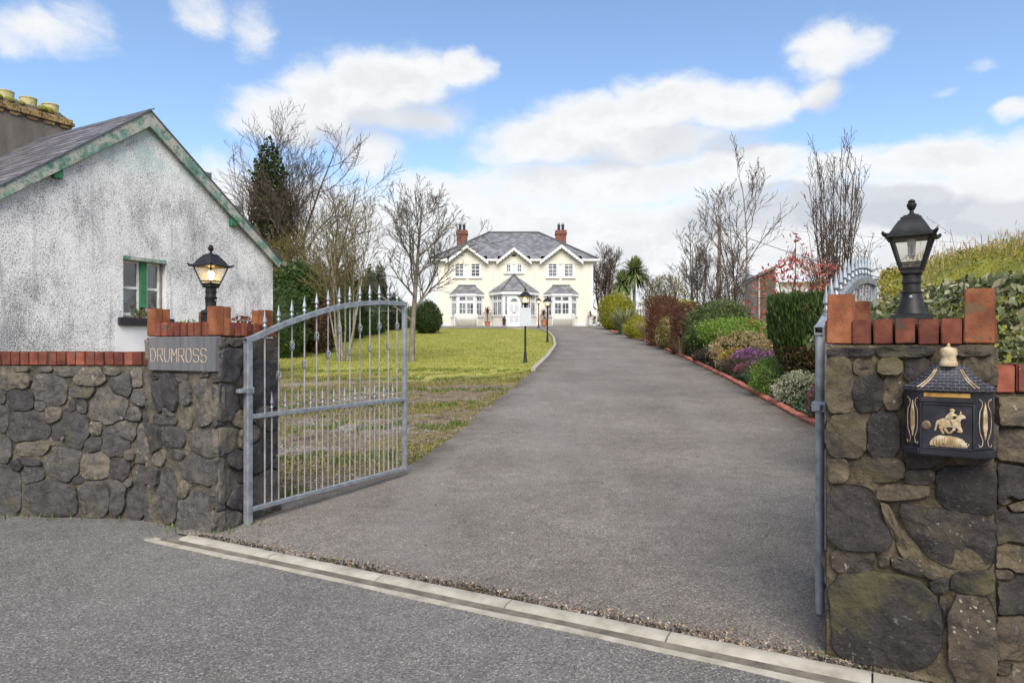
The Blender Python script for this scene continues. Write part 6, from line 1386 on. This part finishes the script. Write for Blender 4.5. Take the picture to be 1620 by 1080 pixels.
def stalk():
    t = thing('photinia', (5.98, 14.2, zg(6, 14.2)), 'single tall red leaved shoot standing above the photinia bush', 'shrub'); a = PX(1258, 455, 14.2); b = PX(1259, 372, 14.2); mb = MB(); mb.path([(5.98, 14.2, zg(6, 14.2)), tuple(a), tuple(b)], [.02, .012, .006], 6); mb.build('stem', 'bark_dark', t)
    rs = np.random.default_rng(8); n = 60; q = rs.choice([0.05, .45, 1.0], n)[:, None]+rs.normal(size=(n, 1))*.06; P = np.array(a)[None]*(1-q)+np.array(b)[None]*q+rs.normal(size=(n, 3))*np.array([.12, .12, .04]); V, Q, rn = leaves(P, np.zeros((n, 3)), .12, .42, rs, 1.); link(bpy.data.objects.new('foliage', np_mesh('foliage', V, Q, 'leaf_photinia', rn*.4+.6)), t)
stalk()
# ivy and low ground cover along the edging
def groundcover():
    rs = np.random.default_rng(21); n = 26000; y = 7.6+(rs.uniform(0, 1, n)**1.6)*24; x = kerbx(y)+.16+rs.uniform(0, 1, n)**1.3*np.where(y < 12, 1.0, .75); z = zt(x, y)+rs.uniform(0, 1, n)**.7*(.14+.34*np.clip((x-kerbx(y)-.1)*2, 0, 1))*(.8+.6*wob(4, x, y, 0*x, 3.))
    V, Q, rn = leaves(np.stack([x, y, z], 1), np.tile([0, 0, 1.], (n, 1)), .085, .7, rs, .75, .2)
    o = link(bpy.data.objects.new('ivy_ground_cover', np_mesh('ivy_ground_cover', V, Q, 'leaf_ivy', rn))); tag(o, 'dark ivy ground cover along the brick edging', 'ground cover', kind='stuff')
groundcover()
# shed, barn, pole, wires and bare trees on the right
def shed():
    Y = 24.; t = thing('shed', (8.6, Y, zg(8.6, Y)), 'weathered lean-to shed with a dark boarded end behind the border', 'shed'); P = lambda px, py, y: PX(px, py, y)
    a, b, c = P(1178, 520, 25.2), P(1200, 520, 23.6), P(1226, 520, 24.6); z0 = 1.2
    za, zb, zc = P(1178, 449, 25.2).z, P(1200, 438, 23.6).z, P(1226, 424, 24.6).z; d = (c-b); A2 = a+d
    def quad(p, q, zp, zq, nm, mat, k=1):
        p, q = Vector((p.x, p.y, 0)), Vector((q.x, q.y, 0)); u = (q-p).normalized(); n = Vector((u.y, -u.x, 0)); L = (q-p).length
        for i in range(k): mb = MB(); g = .006 if k > 1 else 0; s0, s1 = L*i/k+g, L*(i+1)/k-g; mb.prism([(s0, z0), (s1, z0), (s1, zp+(zq-zp)*s1/L), (s0, zp+(zq-zp)*s0/L)], p, u, n, -.05, R.uniform(0, .012) if k > 1 else 0); mb.build(nm, mat, t)
    quad(a, b, za, zb, 'wall', 'shed_concrete'); quad(b, c, zb, zc, 'board', 'shed_boards', 9); quad(c, A2, zc, zc, 'wall', 'shed_concrete'); quad(A2, a, za+zc-zb, za, 'wall', 'shed_concrete')
    mb = MB(); u = (c-b).normalized(); off = Vector((u.x, u.y, 0)); e = .15; ab = (b-a).normalized()
    V = [Vector((p.x, p.y, z)) for p, z in ((a-off*.1-ab*e, za), (b-off*.1+ab*e, zb), (c+off*.1+ab*e, zc+.03), (A2+off*.1-ab*e, za+zc-zb+.03))]; V += [v+ZV*.09 for v in V]; mb.add(V, [(3,2,1,0),(4,5,6,7),(0,1,5,4),(1,2,6,5),(2,3,7,6),(3,0,4,7)]); mb.build('roof', 'weathered_wood', t)
    mb = MB(); mb.beam(Vector((c.x+.05, c.y-.08, z0)), Vector((c.x+.05, c.y-.08, zc-.02)), .10, .06, up=Vector((0, 1, 0))); mb.build('corner_post', 'white_paint', t)
shed()
def barn():
    t = thing('barn', (15.5, 42, 3.5), 'pale grey sheeted farm building behind the red photinia', 'barn'); X0, X1 = PX(1224, 0, 42).x, PX(1330, 0, 42).x; zt_ = PX(0, 421, 42).z
    mb = MB(); mb.box(X0, X1, 42, 50, 2.5, zt_-1.0); mb.build('wall', 'pale_sheeting', t); mb = MB(); mb.prism([(41.6, zt_-1.0), (46, zt_), (50.4, zt_-1.0)], (X0-.2, 0, 0), (0, 1, 0), (1, 0, 0), 0, X1-X0+.4); mb.build('roof', 'pale_sheeting', t)
barn()
def pole():
    a = PX(1138, 354, 36); z = zg(a.x, 36); t = thing('utility_pole', (a.x, 36, z), 'wooden utility pole among the bare trees on the right', 'utility pole'); mb = MB(); mb.path([(a.x, 36, z-.2), (a.x, 36, a.z)], [.115, .09], 10); mb.build('shaft', 'weathered_wood', t, smooth=50); mb = MB(); mb.lathe([(.06, 0), (.08, .05), (.05, .16), (.02, .18)], (a.x+.12, 36, a.z-.35), 8); mb.build('insulator', 'bench_white', t)
    for s, (q, y2) in (('thick', ((1420, 402), 22.)), ('thin', ((1640, 372), 30.))):
        p0 = a+ZV*(-.2 if s == 'thick' else -.05); p1 = PX(q[0], q[1], y2); e = p0+(p1-p0)*2.2; P = [p0.lerp(e, i/24)-ZV*(.9 if s == 'thick' else .5)*math.sin(math.pi*i/24) for i in range(25)]; mb = MB(); mb.path(P, .014 if s == 'thick' else .007, 4); o = mb.build('overhead_wire', 'wire_black')
        tag(o, 'thicker dark overhead wire running right from the utility pole' if s == 'thick' else 'thin upper overhead wire running right from the utility pole', 'wire')
pole()
bare_tree('bare_tree', 'tall open bare tree behind the shed', 1166, 27, 258, 81, r0=.08, nst=3, spread=.2, cnt=(9, 6, 4), ratio=(.42, .45, .5), lev=3, trop=.12, wobb=.15, tm='bark_grey', cm='twig_brown', minr=.0075, ang=(.6, .6, .6), leaf=('twig_bits', 900, .07))
bare_tree('bare_tree', 'small airy bare tree left of the utility pole', 1104, 30, 368, 86, r0=.05, nst=6, spread=.24, cnt=(9, 6, 4), ratio=(.4, .45, .5), lev=3, trop=.14, wobb=.15, tm='twig_grey', cm='twig_grey', minr=.0075, ang=(.6, .6, .6), leaf=('leaf_olive', 700, .07))
bare_tree('bare_bush', 'dense brown bare twigs in front of the utility pole', 1148, 25.5, 400, 88, r0=.03, nst=14, spread=.3, cnt=(9, 5, 3), ratio=(.4, .45, .5), lev=2, trop=.1, wobb=.16, tm='twig_brown', cm='twig_brown', minr=.006, cat='bush')
bare_tree('bare_tree', 'upright fan shaped bare tree left of the mailbox lantern', 1320, 19.5, 226, 91, r0=.036, nst=18, spread=.13, cnt=(9, 5, 3), ratio=(.24, .45, .5), lev=2, trop=.12, wobb=.07, tm='bark_dark', cm='twig_brown', minr=.006, ang=(.45, .5, .5), start=.15, leaf=('twig_bits', 2600, .045))
bare_tree('bare_bush', 'loose bare twigs around the foot of the fan shaped tree', 1318, 19, 350, 93, r0=.02, nst=12, spread=.55, cnt=(7, 4, 3), ratio=(.35, .45, .5), lev=2, trop=.06, wobb=.14, tm='twig_brown', cm='twig_brown', minr=.005, cat='bush', leaf=('twig_bits', 900, .045))
# bank of overgrown hedge behind the right wall
def bank():
    t = thing('overgrown_hedge', (7, 8.5, 1), 'sloping yellow green hedge on the bank behind the mailbox pillar', 'hedge'); rs = np.random.default_rng(33); n = 95000
    x = rs.uniform(3.9, 13.5, n); y = rs.uniform(6.2, 11.5, n)
    def xl(y): return np.maximum(3.9, .55*y-.1)
    def xm(x, y): return xl(y)+(x-3.9)*(13.5-xl(y))/9.6
    x = xm(x, y)
    def top(x, y): return np.interp(x, [3.9, 4.6, 5.4, 6.6, 8, 10, 13.5], [1.95, 2.28, 2.42, 2.72, 3.05, 3.3, 3.5])*(1+.0*y)+.14*wob(3, x*1.2, y*1.2, 0*x, 2.5)+.08*wob(5, x*4, y*4, 0*x, 2.5)
    fr_ = np.clip((y-6.2)/1.5, 0, 1); T = top(x, y)*(.62+.38*fr_**.55); u = rs.uniform(0, 1, n); z = T-.22*u**2*1.0
    k = rs.uniform(0, 1, n) < .26; y[k] = 6.2+rs.uniform(-.15, .12, k.sum()); z[k] = rs.uniform(.6, 1, k.sum())*top(x[k], 6.2+0*y[k])*.66
    V, Q, rn = leaves(np.stack([x, y, z], 1), np.tile([0, -.4, 1.], (n, 1)), .036, .45, rs, .85, .25)
    gx, gy = np.meshgrid(np.linspace(3.95, 13.5, 50), np.linspace(6.25, 11.5, 24)); gx = xm(gx, gy); gf = np.clip((gy-6.2)/1.5, 0, 1); gz = top(gx, gy)*(.62+.38*gf**.55)-.13; gz[0] = .3
    I = np.arange(50*24).reshape(24, 50)+len(V); Q2 = np.stack([I[:-1,:-1], I[:-1,1:], I[1:,1:], I[1:,:-1]], -1).reshape(-1, 4)
    V = np.concatenate([V, np.stack([gx, gy, gz], -1).reshape(-1, 3)]); Q = np.concatenate([Q, Q2]); rn = np.concatenate([rn, rs.uniform(0, .6, 1200)])
    link(bpy.data.objects.new('foliage', np_mesh('foliage', V, Q, 'leaf_bank', rn)), t)
    m = 3200; x = rs.uniform(4.2, 13, m); y = rs.uniform(6.8, 10.5, m); x = xm(x, y); z = top(x, y)+rs.uniform(-.05, .1, m)+.16*rs.uniform(0, 1, m)**4; V, Q, rn = leaves(np.stack([x, y, z], 1), np.tile([0, 0, 1.], (m, 1)), .11, .10, rs, .35, 1.)
    link(bpy.data.objects.new('dry_shoots', np_mesh('dry_shoots', V, Q, 'leaf_straw', rn)), t)
bank()
shrub('bush', 'golden brown bush between the gate arch and the mailbox lantern', 1412, 6.6, 1.15, 420, 'leaf_bank_gold', 5200, .05, MOUND, .45, 'bush', rough=.2)
bare_tree('bare_bush', 'thin tall shoots rising from the hedge behind the mailbox lantern', 1385, 7.4, 385, 95, r0=.006, nst=9, spread=.35, cnt=(3, 2), ratio=(.2, .3), lev=1, trop=.1, wobb=.07, tm='twig_olive', cm='twig_olive', minr=.002, cat='bush', leaf=('leaf_bank_gold', 160, .03))
bare_tree('bare_bush', 'long bare shoots sticking up out of the hedge at the right edge', 1592, 7.0, 330, 97, r0=.006, nst=5, spread=.4, cnt=(3, 2), ratio=(.2, .3), lev=1, trop=.03, wobb=.06, tm='twig_olive', cm='twig_olive', minr=.002, cat='bush', leaf=('leaf_bank_gold', 80, .03))
# silverberry hedge with large leaves close behind the wall
def silverberry():
    t = thing('leafy_hedge', (3.4, 4.0, .5), 'broad leaved silvery green hedge directly behind the right wall', 'hedge'); rs = np.random.default_rng(44)
    def topz(x): return np.interp(x, [2.2, 2.6, 3.0, 3.6, 5, 8], [1.45, 1.68, 1.80, 1.86, 1.9, 1.95])
    def pts(n, front):
        x = rs.uniform(2.15, 7.5, n)**1.0; y0 = 3.75-.12*(x-2.2); q = rs.uniform(0, 1, n); dp = rs.uniform(0, 1, n)**1.6*(.12 if front else .5)
        ztop = topz(x)+.06*wob(9, x*5, x*0, x*0, 2.); z = .75+(ztop-.75)*q; y = y0+.34*q**2.2+dp+.08*wob(11, x*4, z*4, 0*x, 2.2)
        k = rs.uniform(0, 1, n) < .28; z[k] = ztop[k]-rs.uniform(0, .1, k.sum()); y[k] = y0[k]+rs.uniform(.25, 1.3, k.sum()); return np.stack([x, y, z], 1)
    n = 28000; P = pts(n, False); V, Q, rn = leaves(P, np.tile([-.3, -1, .5], (n, 1)), .058, .52, rs, .62)
    o = link(bpy.data.objects.new('foliage', np_mesh('foliage', V, Q, 'leaf_silver', rn)), t); o['kind'] = 'stuff'
    ms = []
    for j in range(6):                                     # single leaves: folded along the midrib, tip bent
        a = .5; L = 1.; w = .25; V = [(0,-.5,0),(w*.8,-.2,.07),(w,.05,.08),(w*.6,.32,.03),(0,.52,-.10),(-w*.6,.32,.03),(-w,.05,.08),(-w*.8,-.2,.07),(0,-.2,0),(0,.05,.01),(0,.32,-.03)]
        F_ = [(0,1,8),(1,2,9,8),(2,3,10,9),(3,4,10),(4,5,10),(5,6,9,10),(6,7,8,9),(7,0,8)]; me = bpy.data.meshes.new('leaf'); me.from_pydata(V, [], F_); me.materials.append(MATS['leaf_silver']); at = me.attributes.new('rnd', 'FLOAT', 'POINT'); at.data.foreach_set('value', np.full(11, (.15, .35, .5, .62, .8, .95)[j], np.float32)); me.polygons.foreach_set('use_smooth', np.ones(8, bool)); me.update(); ms.append(me)
    rr = random.Random(6); c = 0
    while c < 290:
        x = 2.3+1.25*rr.random(); q = rr.random(); tz = float(topz(x)); z = .95+(tz-.95)*q+.02; y = 3.75-.12*(x-2.2)+.34*q**2.2-.03+rr.uniform(-.04, .06)+.08*float(wob(11, np.array(x*4), np.array(z*4), np.array(0.), 2.2))
        if EYE+(z-EYE)/y*0+0 > 9: continue
        d = Vector((rr.gauss(0, .6), rr.gauss(-.35, .5), rr.gauss(-.1, .6))).normalized(); nrm = (Vector((-.35, -1, .75))+Vector((rr.gauss(0, .45), rr.gauss(0, .4), rr.gauss(0, .45)))); nrm = (nrm-d*nrm.dot(d)).normalized(); s = d.cross(nrm)
        k = .05*rr.uniform(.7, 1.25); M = Matrix.Identity(4); M.col[0][:3] = s*k; M.col[1][:3] = d*k; M.col[2][:3] = nrm*k; M.col[3][:3] = (x, y, z); inst('leaf', rr.choice(ms), t, M); c += 1
    mb = MB()
    for i in range(14): x = 2.4+i*.35; mb.path([(x, 4.1, .3), (x+.1, 4.05, 1.0), (x+.05, 4.1, 1.6)], [.03, .02, .008], 5)
    mb.build('stem', 'bark_dark', t)
silverberry()
# plants on the left pillar and at the cottage sill
shrub('trailing_plant', 'small dark red plant growing on top of the left gate pillar', 384, 5.62, .26, 498, 'leaf_red_dracaena', 150, .045, MOUND, .35, 'plant', base=1.49, core=False, rough=.3)
shrub('trailing_plant', 'tiny green plant growing behind the bricks of the left gate pillar', 322, 5.55, .3, 506, 'leaf_bright_green', 130, .035, MOUND, .35, 'plant', base=1.49, core=False, rough=.3, x=-2.6)
shrub('window_plant', 'small green plant on the cottage window sill', 221, 12.55, .3, 488, 'leaf_green', 260, .05, MOUND, .4, 'plant', base=1.93, core=False, rough=.3)
# far hedgerows
def hedgerow():
    rs = np.random.default_rng(66); n = 15000; x = rs.uniform(-70, 90, n); y = 95+rs.uniform(-2, 2, n)+6*np.sin(x*.05); h = 3.2+1.6*wob(3, x*.25, 0*x, 0*x, 2.); z = zt(x, y)-.05+rs.uniform(0, 1, n)**.8*h
    V, Q, rn = leaves(np.stack([x, y, z], 1), np.tile([0, -1., .4], (n, 1)), .55, .6, rs, .8); o = link(bpy.data.objects.new('hedgerow', np_mesh('hedgerow', V, Q, 'leaf_olive', rn))); tag(o, 'far brown green hedgerow beyond the house', 'hedgerow', kind='stuff')
hedgerow()
# ---------------------------------------------------------------- grass, weeds and litter on the ground
def carpet(name, label, cat, n, rect_, size, mat, seed, fn, upright=True, asp=.15, kind='stuff'):
    rs = np.random.default_rng(seed); x0, x1, y0, y1 = rect_; y = y0+(y1-y0)*rs.uniform(0, 1, n)**1.5; x = rs.uniform(x0, x1, n); lx = leftx(y); k = (x < lx-.02) & ((y > 6.15) | (x > -1.9)) & fn(x, y, lx, rs); x, y = x[k], y[k]; m = len(x)
    c_ = ~((y < 16.2) & (x < -5.2+(y-15.76)*.52)); x, y = x[c_], y[c_]; m = len(x); z = zt(x, y)-.02
    d2 = np.tile([0, 0, 1.], (m, 1)); sz = size*rs.uniform(.5, 1.3, m)
    if upright:
        a = rs.uniform(0, 6.28, m); ln = rs.uniform(.1, .7, m); s = np.stack([np.cos(a), np.sin(a), 0*a], 1)*(sz*asp)[:, None]; P = np.stack([x, y, z-.004], 1); tip = P+np.stack([np.cos(a+1.6)*ln*sz, np.sin(a+1.6)*ln*sz, sz], 1); V = np.stack([P-s, P+s, tip], 1).reshape(-1, 3); Q = np.arange(3*m).reshape(m, 3); rn = np.repeat(rs.uniform(0, 1, m), 3)
    else:
        V, Q, rn = leaves(np.stack([x, y, z+.012], 1), d2, size, asp, rs, .9); V = V.reshape(m, 4, 3); zc = V[:, :, 2].mean(1)[:, None]; V[:, :, 2] = zc+(V[:, :, 2]-zc)*.25; V = V.reshape(-1, 3)
    tag(link(bpy.data.objects.new(name, np_mesh(name, V, Q, mat, rn))), label, cat, kind=kind)
patch = lambda s, f, th: (lambda x, y, lx, rs: wob(s, x*f, y*f, 0*x, 2.) > th)
carpet('grass', 'short yellow green mown grass of the lawn', 'grass', 230000, (-12, 2.3, 13.5, 46.2), .05, 'grass_blade', 1, lambda x, y, lx, rs: (wob(7, x*.9, y*.9, 0*x, 2.)+rs.normal(0, .35, len(x)) > (17.5-y)*.3), True, .14)
carpet('leaf_litter', 'dead leaves and gravel scattered over the rough ground by the gate', 'leaf litter', 120000, (-5.5, .6, 5.3, 18.5), .030, 'litter', 2, lambda x, y, lx, rs: rs.uniform(0, 1, len(x)) < np.clip((19-y)/4, 0, 1), False, .6)
carpet('weeds', 'patchy green weeds and grass on the rough ground by the gate', 'weeds', 75000, (-5.5, .6, 5.3, 18.5), .055, 'weed_blade', 3, patch(12, 1.5, .30), True, .2)
carpet('rough_grass', 'olive mossy tufts on the rough ground by the gate', 'moss', 160000, (-6.5, .8, 5.3, 19), .032, 'moss_green', 4, patch(14, .9, .08), True, .3)
carpet('verge_grass', 'grass tufts along the left edge of the driveway', 'grass', 26000, (-3, 2.3, 5.7, 20), .04, 'moss_green', 5, lambda x, y, lx, rs: (x > lx-.28-.1*rs.uniform(0, 1, len(x))) & (wob(19, x*2, y*2, 0*x, 2.) > -.1), True, .16)
def chips():
    rs = np.random.default_rng(12); n = 2600; s = rs.uniform(-.1, 4.6, n); d = np.abs(rs.normal(0, .07, n))+.02; P = np.array(KP)[None]+np.array(KD)[None]*s[:, None]+np.array([KD.y, -KD.x, 0])[None]*0-np.array([-KD.y, KD.x, 0])[None]*-1*d[:, None]*1.0
    k = rs.uniform(0, 1, n) < .25; P[:, 2] = .014
    V, Q, rn = leaves(P, np.tile([0, 0, 1.], (n, 1)), .016, .7, rs, .9); tag(link(bpy.data.objects.new('gravel', np_mesh('gravel', V, Q, 'litter', rn))), 'loose chippings and grit along the kerb edge', 'gravel', kind='stuff')
chips()
# tufts at the foot of walls
def tufts():
    rs = np.random.default_rng(40); P = []
    for (a, b, n, w) in (((-2.15, 4.95), (-2.0, 5.25), 90, .05), ((-2.2, 4.93), (-2.7, 5.2), 30, .04), ((-4.2, 5.5), (-2.9, 5.36), 45, .03), ((1.36, 2.98), (1.62, 3.35), 60, .04)):
        t = rs.uniform(0, 1, n); P.append(np.stack([a[0]+(b[0]-a[0])*t+rs.normal(0, w, n), a[1]+(b[1]-a[1])*t+rs.normal(0, w, n)-.02, 0*t+.005], 1))
    P = np.concatenate(P); m = len(P); a = rs.uniform(0, 6.28, m); sz = rs.uniform(.015, .05, m); s = np.stack([np.cos(a), np.sin(a), 0*a], 1)*(sz*.16)[:, None]; tip = P+np.stack([np.cos(a+1.6)*.5*sz, np.sin(a+1.6)*.5*sz, sz], 1)
    tag(link(bpy.data.objects.new('wall_weeds', np_mesh('wall_weeds', np.stack([P-s, P+s, tip], 1).reshape(-1, 3), np.arange(3*m).reshape(m, 3), 'weed_blade', np.repeat(rs.uniform(0, 1, m), 3)))), 'small green weeds at the foot of the stone walls', 'weeds', kind='stuff')
tufts()

# fillers that knit the border together: stray stems, dead leaves and small shoots between the shrubs
def filler():
    rs = np.random.default_rng(71)
    for nm, lab, mat, n, sz, asp, hh, sd in (('border_foliage', 'mixed low green growth knitting the flower border together', 'leaf_green', 9000, .07, .45, .55, 3), ('dry_border_growth', 'dry tan stems and leaves between the border shrubs', 'leaf_straw', 4200, .12, .10, .7, 9)):
        y = 9.6+rs.uniform(0, 1, n)**1.2*22; x = kerbx(y)+.35+rs.uniform(0, 1, n)*1.7; k = wob(sd, x*1.6, y*1.1, 0*x, 2.) > .12; x, y = x[k], y[k]; m = len(x); z = zt(x, y)+rs.uniform(0, 1, m)*hh*(.5+.5*np.clip((x-kerbx(y)-.3), 0, 1))
        V, Q, rn = leaves(np.stack([x, y, z], 1), np.tile([0, 0, 1.], (m, 1)), sz, asp, rs, .7, .6)
        tag(link(bpy.data.objects.new(nm, np_mesh(nm, V, Q, mat, rn))), lab, 'ground cover', kind='stuff')
filler()
def kerb_grit():
    rs = np.random.default_rng(17); n = 2200; s = rs.uniform(.05, 4.55, n); d = -np.abs(rs.normal(0, .035, n))-.0; w = wob(3, s*2.3, 0*s, 0*s, 1.5); k = rs.uniform(0, 1, n) < .45+.75*w; s, d = s[k], d[k]*(1+.6*w[k]); n = len(s)
    nrm = np.array([KD.y, -KD.x, 0]); P = np.array(KP)[None]+np.array(KD)[None]*s[:, None]+nrm[None]*d[:, None]; P[:, 2] = zt(P[:, 0], P[:, 1])+.016
    V, Q, rn = leaves(P, np.tile([0, 0, 1.], (n, 1)), .020, .7, rs, .9); tag(link(bpy.data.objects.new('kerb_dirt', np_mesh('kerb_dirt', V, Q, 'dark_crumbs', rn))), 'dark crumbled tarmac and dirt along the back of the kerb', 'dirt', kind='stuff')
kerb_grit()
def stray_leaves():
    rs = np.random.default_rng(27); n = 420; y = 4.6+rs.uniform(0, 1, n)**1.4*30; t = rs.beta(.35, .35, n); x = leftx(y)*(1-t)+kerbx(y)*t; P = np.stack([x, y, zt(x, y)+.014], 1)
    V, Q, rn = leaves(P, np.tile([0, 0, 1.], (n, 1)), .035, .6, rs, .9); V = V.reshape(n, 4, 3); zc = V[:, :, 2].mean(1)[:, None]; V[:, :, 2] = zc+(V[:, :, 2]-zc)*.3
    tag(link(bpy.data.objects.new('fallen_leaves', np_mesh('fallen_leaves', V.reshape(-1, 3), Q, 'litter', rn))), 'a few dry leaves blown to the edges of the driveway', 'leaf litter', kind='stuff')
stray_leaves()
shrub('hedge', 'dark evergreen mass between the copper cypress and the lilac stems', 528, 31, 2.0, 442, 'leaf_cypress_tips', 4200, .14, MOUND, .4, 'hedge', rough=.25)
shrub('conifer', 'dark evergreen showing through the bare tree left of the house', 622, 44, 1.9, 462, 'leaf_cypress', 3000, .15, EGG, .4, 'conifer', rough=.2)
